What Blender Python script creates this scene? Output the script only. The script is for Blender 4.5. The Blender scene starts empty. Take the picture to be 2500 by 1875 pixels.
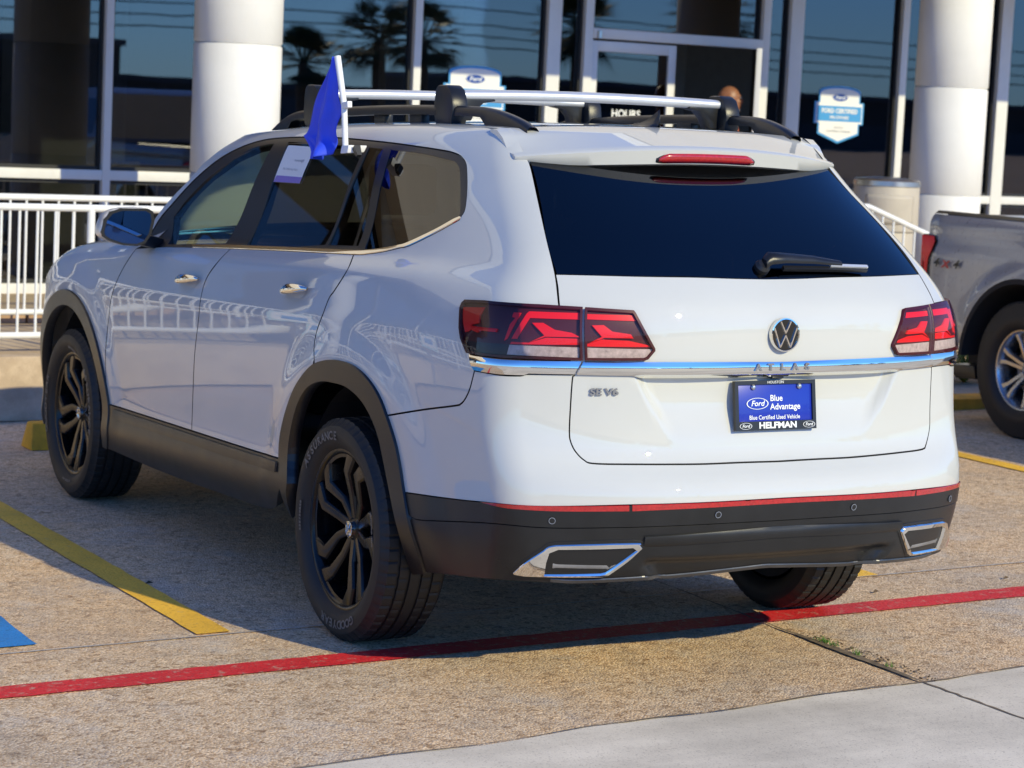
import bpy, bmesh, math, random
import numpy as np
from mathutils import Vector, Matrix, geometry
random.seed(7)
sc = bpy.context.scene
COL = sc.collection
R = math.radians

# ---------------- camera, sky, sun, exposure ----------------
cam_d = bpy.data.cameras.new('camera'); cam = bpy.data.objects.new('camera', cam_d); COL.objects.link(cam)
CP = Vector((-4.23626, -7.28612, 1.83707)); YAW, PITCH, ROLL = 0.49179, -0.11759, 0.03784
_f = Vector((math.sin(YAW)*math.cos(PITCH), math.cos(YAW)*math.cos(PITCH), math.sin(PITCH)))
_r = Vector((math.cos(YAW), -math.sin(YAW), 0)); _u = _r.cross(_f)
_r2 = math.cos(ROLL)*_r + math.sin(ROLL)*_u; _u2 = -math.sin(ROLL)*_r + math.cos(ROLL)*_u
cam.matrix_world = Matrix(((_r2.x,_u2.x,-_f.x,CP.x),(_r2.y,_u2.y,-_f.y,CP.y),(_r2.z,_u2.z,-_f.z,CP.z),(0,0,0,1)))
cam_d.sensor_width = 36; cam_d.lens = 36*5840.82381/2500; cam_d.clip_start = .05; cam_d.clip_end = 3000
cam_d.dof.use_dof = True; cam_d.dof.focus_distance = 7.6; cam_d.dof.aperture_fstop = 6.3
sc.camera = cam
SUN = Vector((.51, -1.88, 1.0)).normalized()
world = bpy.data.worlds.new('World'); sc.world = world; world.use_nodes = True
_nt = world.node_tree; _sky = _nt.nodes.new('ShaderNodeTexSky'); _sky.sky_type = 'NISHITA'; _sky.sun_disc = False
_sky.sun_elevation = math.asin(SUN.z); _sky.sun_rotation = math.atan2(SUN.x, SUN.y)
_sky.air_density = 1.0; _sky.dust_density = 0.0; _sky.ozone_density = 3.0
_tint = _nt.nodes.new('ShaderNodeMix'); _tint.data_type = 'RGBA'; _tint.blend_type = 'MULTIPLY'; _tint.inputs[0].default_value = 1; _tint.inputs[7].default_value = (.50, .95, 1.74, 1)
_nt.links.new(_sky.outputs[0], _tint.inputs[6]); _nt.links.new(_tint.outputs[2], _nt.nodes['Background'].inputs[0]); _nt.nodes['Background'].inputs[1].default_value = .14
_sl = bpy.data.lights.new('sun', 'SUN'); _sl.energy = 4.4; _sl.angle = R(.53); _sl.color = (1, .895, .545)
_so = bpy.data.objects.new('sun', _sl); COL.objects.link(_so); _so.rotation_euler = SUN.to_track_quat('Z', 'Y').to_euler()
sc.view_settings.view_transform = 'Standard'; sc.view_settings.look = 'None'; sc.view_settings.exposure = 0.0; sc.view_settings.gamma = 1
sc.cycles.max_bounces = 10; sc.cycles.transparent_max_bounces = 16; sc.cycles.caustics_reflective = False; sc.cycles.caustics_refractive = False
sc.cycles.sample_clamp_indirect = 6

# ---------------- materials ----------------
class MT:
    def __init__(s, name):
        s.m = bpy.data.materials.new(name); s.m.use_nodes = True; s.t = s.m.node_tree; s.b = s.t.nodes['Principled BSDF']
    def n(s, typ, **kw):
        nd = s.t.nodes.new('ShaderNode'+typ)
        for k, v in kw.items():
            if k in nd.inputs: nd.inputs[k].default_value = v
            else: setattr(nd, k, v)
        return nd
    def l(s, a, b): s.t.links.new(a, b)
    def co(s, scale=1.0, obj=True):
        tc = s.n('TexCoord'); mp = s.n('Mapping'); mp.inputs['Scale'].default_value = (scale,)*3 if not isinstance(scale, tuple) else scale
        s.l(tc.outputs['Object' if obj else 'Generated'], mp.inputs['Vector']); return mp.outputs[0]
    def ramp(s, fac, stops, interp='LINEAR'):
        r = s.n('ValToRGB'); r.color_ramp.interpolation = interp; e = r.color_ramp.elements
        while len(e) < len(stops): e.new(.5)
        for q, (p, c) in zip(e, stops): q.position = p; q.color = (*c, 1) if len(c) == 3 else c
        s.l(fac, r.inputs[0]); return r.outputs[0]
    def mix(s, fac, a, b, mode='MIX'):
        m = s.n('Mix', data_type='RGBA', blend_type=mode)
        for v, i in ((fac, 0), (a, 6), (b, 7)):
            if hasattr(v, 'links'): s.l(v, m.inputs[i])
            else: m.inputs[i].default_value = v if i == 0 else (*v, 1)
        return m.outputs[2]
    def bump(s, h, strength=.3, dist=.01):
        b = s.n('Bump'); b.inputs['Strength'].default_value = strength; b.inputs['Distance'].default_value = dist
        s.l(h, b.inputs['Height']); s.l(b.outputs[0], s.b.inputs['Normal'])
def simple(name, col, rough=.5, metal=0, coat=0, spec=.5, noise=0, nscale=8, bump=0, bscale=60, coatr=.03):
    t = MT(name); b = t.b
    b.inputs['Base Color'].default_value = (*col, 1); b.inputs['Roughness'].default_value = rough; b.inputs['Metallic'].default_value = metal
    b.inputs['Coat Weight'].default_value = coat; b.inputs['Coat Roughness'].default_value = coatr; b.inputs['Specular IOR Level'].default_value = spec
    if noise:
        nz = t.n('TexNoise', Scale=nscale, Detail=6.0, Roughness=.65); t.l(t.co(), nz.inputs['Vector'])
        c = t.ramp(nz.outputs['Fac'], [(.3, tuple(x*(1-noise) for x in col)), (.7, tuple(min(1, x*(1+noise*.6)) for x in col))]); t.l(c, b.inputs['Base Color'])
        rr = t.n('MapRange'); rr.inputs['To Min'].default_value = max(.02, rough-.12*min(1, rough*3)); rr.inputs['To Max'].default_value = min(1, rough+.12*min(1, rough*3))
        t.l(nz.outputs['Fac'], rr.inputs['Value']); t.l(rr.outputs[0], b.inputs['Roughness'])
    if bump:
        n2 = t.n('TexNoise', Scale=bscale, Detail=4.0); t.l(t.co(), n2.inputs['Vector']); t.bump(n2.outputs['Fac'], bump, .004)
    return t.m
def glass(name, tint, ior=1.52, rough=0.0, mul=1.0, refl=(1, 1, 1), wav=0):
    m = bpy.data.materials.new(name); m.use_nodes = True; t = m.node_tree; t.nodes.clear()
    o = t.nodes.new('ShaderNodeOutputMaterial'); mx = t.nodes.new('ShaderNodeMixShader'); tr = t.nodes.new('ShaderNodeBsdfTransparent'); gl = t.nodes.new('ShaderNodeBsdfGlossy'); fr = t.nodes.new('ShaderNodeFresnel')
    tr.inputs[0].default_value = (*tint, 1); gl.inputs['Roughness'].default_value = rough; gl.inputs[0].default_value = (*refl, 1); fr.inputs[0].default_value = ior
    ml = t.nodes.new('ShaderNodeMath'); ml.operation = 'MULTIPLY'; ml.inputs[1].default_value = mul; ml.use_clamp = True
    t.links.new(fr.outputs[0], ml.inputs[0]); t.links.new(ml.outputs[0], mx.inputs[0]); t.links.new(tr.outputs[0], mx.inputs[1]); t.links.new(gl.outputs[0], mx.inputs[2]); t.links.new(mx.outputs[0], o.inputs[0])
    if wav:   # faint roller-wave of plate glass
        tc = t.nodes.new('ShaderNodeTexCoord'); nz = t.nodes.new('ShaderNodeTexNoise'); nz.inputs['Scale'].default_value = 1.6; nz.inputs['Detail'].default_value = 2; bu = t.nodes.new('ShaderNodeBump'); bu.inputs['Strength'].default_value = 1; bu.inputs['Distance'].default_value = wav
        t.links.new(tc.outputs['Object'], nz.inputs['Vector']); t.links.new(nz.outputs['Fac'], bu.inputs['Height']); t.links.new(bu.outputs[0], gl.inputs['Normal'])
    return m
M = {}
M['paint'] = simple('white_car_paint', (.545, .55, .53), .6, coat=1.0, coatr=.012, spec=0.0, noise=.02, nscale=3); M['paint'].node_tree.nodes['Principled BSDF'].inputs['Coat IOR'].default_value = 1.62
M['chrome'] = simple('chrome', (.80, .78, .73), .045, 1.0)
M['satin'] = simple('satin_aluminium', (.74, .75, .76), .34, .55, noise=.05, nscale=12)
M['clad'] = simple('black_textured_plastic', (.013, .013, .014), .33, spec=.45, noise=.22, nscale=9, bump=.10, bscale=900)
M['gloss'] = simple('gloss_black', (.008, .008, .009), .10, coat=.6)
M['trim'] = simple('black_trim', (.012, .012, .013), .32)
M['rubber'] = simple('tyre_rubber', (.010, .010, .0105), .6, noise=.4, nscale=14, bump=.1, bscale=400)
M['rubberletter'] = simple('tyre_letter_rubber', (.13, .122, .112), .6)
M['rim'] = simple('rim_black_paint', (.004, .004, .005), .26, coat=.2, spec=.25, noise=.1)
M['dark'] = simple('dark_underbody_and_gap_shade', (.010, .010, .011), .8, noise=.3)
M['cabin'] = simple('cabin_black', (.016, .016, .018), .75, noise=.3, bump=.15, bscale=200)
M['seat'] = simple('cabin_seat_grey', (.035, .034, .034), .7, noise=.3, bump=.2, bscale=300)
M['disc'] = simple('brake_disc_steel', (.30, .29, .28), .35, 1.0, noise=.2)
M['redlens'] = simple('red_lens', (.80, .008, .012), .35)
M['lenscover'] = glass('lamp_lens_cover', (1, .90, .90), 1.28)
M['redlensdark'] = simple('dark_red_lens', (.055, .003, .006), .4)
M['redstrip'] = simple('red_reflector', (.42, .010, .010), .18, coat=1, noise=.35, nscale=120)
M['clear'] = simple('clear_lens', (.50, .49, .49), .3, noise=.35, nscale=60)
M['clearlamp'] = simple('lamp_dark', (.02, .012, .012), .3)
M['mirror'] = simple('mirror_glass', (.16, .19, .24), .01, 1.0)
M['gfront'] = glass('tinted_green_glass', (.50, .64, .56), 1.55, mul=1.0)
M['gpriv'] = glass('privacy_glass', (.07, .07, .068), 1.62, mul=1.15)
M['grear'] = glass('rear_privacy_glass', (.02, .02, .022), 1.62, mul=1.0)
M['gbld'] = glass('showroom_glass', (.46, .48, .48), 1.9, mul=1.1, refl=(.74, .74, .84), wav=.00022)
M['blue'] = simple('plate_blue', (.012, .03, .36), .25, coat=.3)
M['flagblue'] = simple('flag_blue_cloth', (.03, .075, .74), .55, noise=.15, bump=.1, bscale=200)
M['white'] = simple('white_plastic', (.78, .78, .78), .4)
M['ink'] = simple('white_print', (.80, .82, .84), .5)
M['greyink'] = simple('grey_print', (.25, .27, .32), .5)
M['purple'] = simple('purple_print', (.22, .16, .50), .5)
M['skyblue'] = simple('sign_blue', (.05, .26, .60), .45)
M['lightblue'] = simple('sign_light_blue', (.055, .30, .66), .45)
M['ovalblue'] = simple('oval_blue', (.01, .06, .32), .35)
M['redink'] = simple('red_print', (.45, .015, .02), .4)
M['darkink'] = simple('black_print', (.01, .01, .01), .4)
def ground_mat():
    t = MT('exposed_aggregate'); v = t.co()
    vo = t.n('TexVoronoi', Scale=130.0, Randomness=1.0); t.l(v, vo.inputs['Vector'])
    v2 = t.n('TexVoronoi', Scale=46.0); t.l(v, v2.inputs['Vector'])
    peb = t.ramp(vo.outputs['Color'], [(.0, (.16, .085, .04)), (.17, (.40, .26, .145)), (.42, (.64, .50, .35)), (.7, (.75, .63, .48)), (1, (.90, .81, .69))])
    sp = t.n('SeparateColor'); t.l(v2.outputs['Color'], sp.inputs[0])
    dk = t.ramp(sp.outputs[0], [(.0, (.42, .33, .25)), (.16, (.95, .92, .9)), (.86, (1, 1, 1)), (1, (1.2, 1.17, 1.12))])
    peb = t.mix(.28, peb, (.60, .47, .33)); c = t.mix(.7, peb, dk, 'MULTIPLY')
    n1 = t.n('TexNoise', Scale=.55, Detail=7.0, Roughness=.7); t.l(v, n1.inputs['Vector'])
    n2 = t.n('TexNoise', Scale=3.4, Detail=7.0, Roughness=.72); t.l(v, n2.inputs['Vector'])
    tone = t.ramp(n1.outputs['Fac'], [(.30, (.80, .745, .67)), (.46, (1.08, .99, .85)), (.60, (1.20, 1.02, .78)), (.75, (1.06, 1.0, .92))])
    c = t.mix(.9, c, tone, 'MULTIPLY')
    st = t.ramp(n2.outputs['Fac'], [(.28, (.60, .58, .56)), (.42, (.98, .97, .96)), (.60, (1, 1, 1)), (.78, (1.16, 1.14, 1.10))])
    c = t.mix(.85, c, st, 'MULTIPLY')
    n6 = t.n('TexNoise', Scale=15.0, Detail=6.0, Roughness=.7); t.l(v, n6.inputs['Vector']); md = t.ramp(n6.outputs['Fac'], [(.32, (.74, .72, .70)), (.5, (1, 1, 1)), (.68, (1.16, 1.15, 1.13))]); c = t.mix(.8, c, md, 'MULTIPLY')
    # grey traffic film, drips and tyre-darkened patches
    n4 = t.n('TexNoise', Scale=.9, Detail=9.0, Roughness=.78, Distortion=.6); t.l(v, n4.inputs['Vector'])
    gf = t.ramp(n4.outputs['Fac'], [(.46, (0, 0, 0)), (.66, (.75, .75, .75))]); c = t.mix(gf, c, t.mix(.5, c, (.30, .275, .25)))
    v3 = t.n('TexVoronoi', Scale=1.9, feature='F1'); n5 = t.n('TexNoise', Scale=7.0, Detail=4.0); t.l(v, n5.inputs['Vector']); wv = t.mix(.06, v, n5.outputs['Color'], 'ADD'); t.l(wv, v3.inputs['Vector'])
    dr = t.ramp(v3.outputs['Distance'], [(.02, (.45, .43, .42)), (.075, (.86, .85, .84)), (.13, (1, 1, 1))]); c = t.mix(.7, c, dr, 'MULTIPLY')
    # worn cement film between the pebbles, in patches
    n3 = t.n('TexNoise', Scale=1.7, Detail=8.0, Roughness=.75); t.l(v, n3.inputs['Vector'])
    wf = t.ramp(n3.outputs['Fac'], [(.52, (0, 0, 0)), (.70, (.6, .6, .6))])
    c = t.mix(wf, c, (.60, .56, .50))
    t.l(c, t.b.inputs['Base Color']); t.b.inputs['Roughness'].default_value = .8
    add = t.n('Math', operation='ADD'); m2 = t.n('Math', operation='MULTIPLY'); m2.inputs[1].default_value = -1.0
    t.l(vo.outputs['Distance'], m2.inputs[0]); t.l(m2.outputs[0], add.inputs[0]); t.l(n2.outputs['Fac'], add.inputs[1])
    t.bump(add.outputs[0], .55, .006); return t.m
def concrete(name, col, dark, scale=1.2, pits=1.0):
    t = MT(name); v = t.co()
    n1 = t.n('TexNoise', Scale=scale, Detail=9.0, Roughness=.7); t.l(v, n1.inputs['Vector'])
    n2 = t.n('TexNoise', Scale=150.0, Detail=3.0); t.l(v, n2.inputs['Vector'])
    vs = t.co((scale*.5, scale*4, 1)); n3 = t.n('TexNoise', Scale=1.5, Detail=6.0, Roughness=.6); t.l(vs, n3.inputs['Vector'])
    c = t.ramp(n1.outputs['Fac'], [(.30, tuple(x*.86 for x in dark)), (.42, dark), (.55, col), (.8, tuple(min(1, x*1.12) for x in col))])
    sp = t.ramp(n2.outputs['Fac'], [(.30, (.55, .52, .50)), (.42, (1, 1, 1)), (.62, (1, 1, 1)), (.75, (1.15, 1.13, 1.1))]); c = t.mix(.7*pits, c, sp, 'MULTIPLY')
    stn = t.ramp(n3.outputs['Fac'], [(.3, (.82, .81, .80)), (.6, (1, 1, 1))]); c = t.mix(.8, c, stn, 'MULTIPLY')
    t.l(c, t.b.inputs['Base Color']); t.b.inputs['Roughness'].default_value = .85; t.bump(n2.outputs['Fac'], .25*pits, .003); return t.m
def paintline(name, col, ground=(.50, .39, .28), wear=.45):
    t = MT(name); v = t.co()
    vo = t.n('TexVoronoi', Scale=95.0); t.l(v, vo.inputs['Vector'])
    n1 = t.n('TexNoise', Scale=26.0, Detail=8.0, Roughness=.8); t.l(v, n1.inputs['Vector'])
    n2 = t.n('TexNoise', Scale=2.2, Detail=6.0); t.l(v, n2.inputs['Vector'])
    tone = t.ramp(n2.outputs['Fac'], [(.3, tuple(x*.75 for x in col)), (.6, col), (.85, tuple(min(1, x*1.15) for x in col))])
    w = t.ramp(n1.outputs['Fac'], [(.70-wear*.25, (0, 0, 0)), (.80-wear*.2, (1, 1, 1))])
    sp = t.n('SeparateColor'); t.l(vo.outputs['Color'], sp.inputs[0]); pe = t.ramp(sp.outputs[1], [(.0, (.55, .5, .5)), (.25, (1, 1, 1))])
    c = t.mix(.45, tone, pe, 'MULTIPLY'); c = t.mix(w, c, ground)
    t.l(c, t.b.inputs['Base Color']); t.b.inputs['Roughness'].default_value = .62
    t.bump(vo.outputs['Distance'], .5, -.004); return t.m
M['ground'] = ground_mat()
M['drive'] = concrete('driveway_concrete', (.83, .73, .575), (.69, .605, .475), .9)
M['walk'] = concrete('walkway_concrete', (.62, .49, .34), (.45, .34, .23), 1.3, .6)
M['badge'] = simple('badge_chrome', (.42, .42, .42), .25, .9)
M['exh2'] = simple('exhaust_shelf_grey', (.30, .30, .31), .35, .5, noise=.3)
M['exh'] = simple('exhaust_grey', (.10, .10, .105), .3, .6, noise=.3)
_lm = bpy.data.materials.new('ceiling_lamp_light'); _lm.use_nodes = True; _lm.node_tree.nodes['Principled BSDF'].inputs['Emission Color'].default_value = (1, .97, .9, 1); _lm.node_tree.nodes['Principled BSDF'].inputs['Emission Strength'].default_value = 4.0; M['lampon'] = _lm
M['brick'] = concrete('walkway_brick', (.44, .29, .18), (.30, .19, .12), 3)
M['redline'] = paintline('red_road_paint', (.72, .022, .026), wear=.62)
M['yelline'] = paintline('yellow_road_paint', (1.0, .57, .055), wear=.48)
M['bluepaint'] = paintline('blue_road_paint', (.02, .24, .62), wear=.15)
M['chalk'] = paintline('white_chalk_line', (.62, .58, .52), wear=1.1)
M['yelblock'] = simple('yellow_wheel_stop_paint', (.82, .40, .02), .65, noise=.35, nscale=6, bump=.3, bscale=60)
M['crack'] = simple('joint_dirt', (.24, .175, .11), .9, noise=.6, nscale=30, bump=.6, bscale=80)
M['stucco'] = simple('white_stucco', (.76, .75, .73), .75, noise=.05, nscale=3, bump=.35, bscale=120)
M['beige'] = simple('beige_stucco', (.56, .49, .40), .85, noise=.08, nscale=2, bump=.3, bscale=90)
M['frame'] = simple('white_window_frame', (.70, .70, .70), .35, noise=.04)
M['gasket'] = simple('black_gasket', (.012, .012, .013), .5)
M['railw'] = simple('white_railing_paint', (.80, .80, .78), .38, noise=.08, nscale=10)
M['bin'] = simple('beige_bin', (.50, .44, .35), .55, noise=.08, nscale=5, bump=.1, bscale=150)
M['steel'] = simple('brushed_steel', (.55, .54, .52), .3, 1.0, noise=.1)
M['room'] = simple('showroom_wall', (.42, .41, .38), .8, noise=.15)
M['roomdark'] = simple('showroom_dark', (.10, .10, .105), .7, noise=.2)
M['roomfloor'] = simple('showroom_floor', (.16, .15, .135), .35, noise=.2, nscale=3)
M['skin'] = simple('dark_brown_skin', (.27, .115, .062), .45, noise=.2, nscale=30, bump=.15, bscale=250)
M['beard'] = simple('grey_beard', (.25, .22, .2), .8, noise=.4, nscale=150)
M['shirt'] = simple('salmon_shirt', (.55, .16, .10), .8, noise=.15, bump=.2)
M['trous'] = simple('dark_trousers', (.03, .03, .04), .8, noise=.2)
M['eye'] = simple('eye_white', (.30, .27, .25), .3)
M['tpaint'] = simple('grey_truck_paint', (.33, .325, .315), .30, .2, coat=1, noise=.04, nscale=30)
M['twheel'] = simple('truck_alloy', (.42, .43, .45), .28, .9, noise=.1)
M['leafy'] = simple('yellow_green_leaf', (.30, .32, .055), .6, noise=.5, nscale=9)
M['leafg'] = simple('green_leaf', (.08, .17, .03), .6, noise=.5, nscale=9)
M['grass'] = simple('grass_green', (.10, .24, .03), .6, noise=.4, nscale=30)
M['palm'] = simple('palm_leaf', (.035, .065, .02), .6, noise=.4, nscale=3)
M['bark'] = simple('palm_bark', (.12, .09, .06), .9, noise=.4, nscale=8, bump=.5, bscale=30)
M['far'] = simple('far_building', (.10, .085, .07), .9, noise=.2, nscale=.5)
M['wire'] = simple('cable_black', (.02, .02, .02), .6)
M['signteal'] = simple('sign_teal', (.45, .62, .64), .5)
M['soil'] = simple('bed_soil', (.16, .10, .06), .95, noise=.5, nscale=12, bump=.8, bscale=40)
M['debris'] = simple('leaf_litter', (.12, .08, .045), .9, noise=.4)

# ---------------- helpers ----------------
def tag(o, label=None, cat=None, group=None, kind=None):
    if label: o['label'] = label
    if cat: o['category'] = cat
    if group: o['group'] = group
    if kind: o['kind'] = kind
    return o
def empty(name, loc=(0, 0, 0), rz=0, label=None, cat=None, group=None, mat=None):
    o = bpy.data.objects.new(name, None); COL.objects.link(o); o.empty_display_size = .2
    if mat is not None: o.matrix_world = mat @ Matrix.Translation(loc) @ Matrix.Rotation(rz, 4, 'Z')
    else: o.location = loc; o.rotation_euler = (0, 0, rz)
    return tag(o, label, cat, group)
class MB:
    def __init__(s): s.v = []; s.f = []
    def add(s, vs, fs):
        k = len(s.v); s.v += [tuple(map(float, q)) for q in vs]; s.f += [tuple(i+k for i in f) for f in fs]; return s
    def box(s, x0, x1, y0, y1, z0, z1, rot=None, piv=None):
        vs = [Vector((x, y, z)) for x in (x0, x1) for y in (y0, y1) for z in (z0, z1)]
        if rot is not None:
            pv = Vector(piv or ((x0+x1)/2, (y0+y1)/2, (z0+z1)/2)); vs = [pv+rot@(q-pv) for q in vs]
        return s.add(vs, [(0, 1, 3, 2), (4, 6, 7, 5), (0, 4, 5, 1), (2, 3, 7, 6), (0, 2, 6, 4), (1, 5, 7, 3)])
    def bar(s, a, b, w, h=None, up=(0, 0, 1)):
        a, b = Vector(a), Vector(b); h = h or w; d = (b-a).normalized(); u = Vector(up)
        r = d.cross(u); r = r.normalized() if r.length > 1e-6 else Vector((1, 0, 0)); u = r.cross(d).normalized()
        vs = [q+r*sx*w/2+u*sz*h/2 for q in (a, b) for sx, sz in ((-1, -1), (1, -1), (1, 1), (-1, 1))]
        return s.add(vs, [(0, 3, 2, 1), (4, 5, 6, 7)]+[(i, (i+1) % 4, 4+(i+1) % 4, 4+i) for i in range(4)])
    def tube(s, pts, rad, n=10, cap=True):
        pts = [Vector(q) for q in pts]; m = len(pts); rads = rad if isinstance(rad, (list, tuple)) else [rad]*m
        up = Vector((0, 0, 1)); vs = []; fs = []; prev = None
        for i, q in enumerate(pts):
            d = (pts[min(i+1, m-1)]-pts[max(i-1, 0)]).normalized()
            if prev is None: r = d.cross(up); r = r.normalized() if r.length > .01 else Vector((1, 0, 0))
            else: r = (prev-d*prev.dot(d)).normalized()
            prev = r; b = d.cross(r)
            vs += [q+(r*math.cos(2*math.pi*k/n)+b*math.sin(2*math.pi*k/n))*rads[i] for k in range(n)]
        for i in range(m-1):
            for k in range(n): fs.append((i*n+k, (i+1)*n+k, (i+1)*n+(k+1) % n, i*n+(k+1) % n))
        if cap: fs.append(tuple(range(n))); fs.append(tuple(range((m-1)*n, m*n))[::-1])
        return s.add(vs, fs)
    def lathe(s, prof, n=32, axis='z', cap=False, c=(0, 0, 0)):
        vs = []; fs = []; m = len(prof); c = Vector(c)
        for k in range(n):
            a = 2*math.pi*k/n
            for r, h in prof:
                if axis == 'z': vs.append(c+Vector((r*math.cos(a), r*math.sin(a), h)))
                else: vs.append(c+Vector((h, r*math.cos(a), r*math.sin(a))))
        for k in range(n):
            k2 = (k+1) % n
            for i in range(m-1): fs.append((k*m+i, k2*m+i, k2*m+i+1, k*m+i+1))
        if cap:
            fs.append(tuple(k*m for k in range(n))[::-1]); fs.append(tuple(k*m+m-1 for k in range(n)))
        return s.add(vs, fs)
    def prism(s, poly, a, b):
        """poly: 3-D points; extruded from offset vector a to b"""
        n = len(poly); a, b = Vector(a), Vector(b); vs = [Vector(q)+a for q in poly]+[Vector(q)+b for q in poly]
        return s.add(vs, [tuple(range(n))[::-1], tuple(range(n, 2*n))]+[(i, (i+1) % n, n+(i+1) % n, n+i) for i in range(n)])
    def grid(s, rows):
        m = len(rows); n = len(rows[0])
        return s.add([q for r in rows for q in r], [(i*n+j, (i+1)*n+j, (i+1)*n+j+1, i*n+j+1) for i in range(m-1) for j in range(n-1)])
    def build(s, name, mat, parent=None, smooth=False, bevel=0, sharp=35, solid=0, fix=True, sub=0):
        me = bpy.data.meshes.new(name); bm = bmesh.new(); bv = [bm.verts.new(q) for q in s.v]
        for f in s.f:
            try: bm.faces.new([bv[i] for i in f])
            except ValueError: pass
        if fix: bmesh.ops.recalc_face_normals(bm, faces=bm.faces)
        if bevel:
            ed = [e for e in bm.edges if e.is_manifold and e.calc_face_angle(0) > .6]
            bmesh.ops.bevel(bm, geom=ed, offset=bevel, segments=2, profile=.6, affect='EDGES', clamp_overlap=True)
        bm.to_mesh(me); bm.free()
        if isinstance(mat, str): mat = M[mat]
        me.materials.append(mat)
        if smooth or bevel:
            me.shade_smooth()
            me.set_sharp_from_angle(angle=R(sharp))
        o = bpy.data.objects.new(name, me); COL.objects.link(o); o.parent = parent
        if solid: md = o.modifiers.new('solid', 'SOLIDIFY'); md.thickness = solid; md.offset = 0
        if sub: md = o.modifiers.new('sub', 'SUBSURF'); md.levels = sub; md.render_levels = sub
        return o
def copy_tree(o, parent=None):
    c = o.copy(); COL.objects.link(c); c.parent = parent
    for ch in list(o.children):
        copy_tree(ch, c)
    return c
def text_geo(txt, size, bold=0.0, shear=0.0, space=1.0, ext=0.0, align='CENTER', sx=1.0):
    cu = bpy.data.curves.new('tmp', 'FONT'); cu.body = txt; cu.size = size; cu.align_x = align; cu.align_y = 'CENTER'; cu.offset = bold; cu.shear = shear; cu.space_character = space; cu.extrude = ext; cu.resolution_u = 3
    o = bpy.data.objects.new('tmp', cu); COL.objects.link(o); dg = bpy.context.evaluated_depsgraph_get(); dg.update()
    me = o.evaluated_get(dg).to_mesh(); vs = [(q.co.x*sx, q.co.y, q.co.z) for q in me.vertices]; fs = [tuple(p.vertices) for p in me.polygons]
    o.evaluated_get(dg).to_mesh_clear(); bpy.data.objects.remove(o); bpy.data.curves.remove(cu)
    return vs, fs
def put_text(txt, size, mat, parent, org, ux, uy, name='lettering', lift=.002, **kw):
    """flat or raised lettering on the plane through org with axes ux, uy"""
    vs, fs = text_geo(txt, size, **kw); org, ux, uy = Vector(org), Vector(ux).normalized(), Vector(uy).normalized(); n = ux.cross(uy).normalized(); uy = n.cross(ux)
    mb = MB(); mb.add([org+ux*a+uy*b+n*(c+lift) for a, b, c in vs], fs)
    return mb.build(name, mat, parent, fix=False)
def oval(parent, org, ux, uy, a, b, mat, rim=None, txt='Ford', name='oval_badge', lift=.001, n=40):
    org, ux, uy = Vector(org), Vector(ux).normalized(), Vector(uy).normalized(); nn = ux.cross(uy).normalized()
    P = lambda s_, k, t: org+ux*(a*s_*math.cos(k))+uy*(b*s_*math.sin(k))+nn*t
    ks = [2*math.pi*i/n for i in range(n)]
    mb = MB(); mb.add([P(1, k, lift) for k in ks], [tuple(range(n))]); o = mb.build(name, mat, parent, fix=False)
    r = MB(); r.add([P(.97, k, lift+.0008) for k in ks]+[P(.89, k, lift+.0008) for k in ks], [(i, (i+1) % n, n+(i+1) % n, n+i) for i in range(n)]); r.build('oval_line', 'ink', o, fix=False)
    put_text(txt, b*1.30, 'ink', o, org, ux, uy, lift=lift+.001, shear=.25, bold=b*.02, sx=.98*a/b/2.1)
    return o
# building frame: turned 4.5 degrees to the parked car
_a = R(4.5); _t = -.0108
_ex = Vector((math.cos(_a)*math.cos(_t), math.sin(_a)*math.cos(_t), math.sin(_t))); _ey = Vector((-math.sin(_a), math.cos(_a), 0)); _ez = _ex.cross(_ey)
BM = Matrix(((_ex.x, _ey.x, _ez.x, 0), (_ex.y, _ey.y, _ez.y, 0), (_ex.z, _ey.z, _ez.z, 0), (0, 0, 0, 1)))

# ================= the setting =================
def sheet(name, poly, z, mat, label, cat, jit=0, step=.12, seed=1, kind='structure'):
    """flat painted or poured sheet with a slightly uneven outline"""
    rnd = random.Random(seed); pts = []
    n = len(poly)
    for i in range(n):
        a, b = Vector((*poly[i], 0)), Vector((*poly[(i+1) % n], 0)); k = max(1, int((b-a).length/step)); nn = Vector((-(b-a).y, (b-a).x, 0)).normalized()
        for j in range(k): pts.append(a.lerp(b, j/k)+nn*(rnd.uniform(-jit, jit) if j else 0))
    mb = MB(); mb.add([(q.x, q.y, z) for q in pts], [tuple(range(len(pts)))])
    bm_o = mb.build(name, mat, fix=False); tag(bm_o, label, cat, kind=kind); return bm_o
g = MB(); g.add([(-900, -900, 0), (900, -900, 0), (900, 900, 0), (-900, 900, 0)], [(0, 1, 2, 3)])
tag(g.build('ground', 'ground', fix=False), 'brown exposed aggregate parking lot paving', 'ground', kind='structure')
dl = lambda x: -1.245+.102*x
rnd = random.Random(3)
edge = [(x/8, dl(x/8)+.012*math.sin(x*.9)+rnd.uniform(-.008, .008)) for x in range(-160, 161)]
mb = MB(); mb.add([(x, y, .004) for x, y in edge]+[(x, y-9-.0*x, .004) for x, y in edge], [(i, len(edge)+i, len(edge)+i+1, i+1) for i in range(len(edge)-1)])
tag(mb.build('driveway', 'drive', fix=False), 'grey concrete drive lane in front of the parking bays', 'driveway', kind='structure')
rl = lambda x: (-.143+.0590*x, -.287+.0560*x)
sheet('red_line', [(-9, rl(-9)[1]), (9, rl(9)[1]), (9, rl(9)[0]), (-9, rl(-9)[0])], .005, 'redline', 'long red painted fire lane line behind the parked car', 'painted line', .004, .06, 5)
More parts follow.
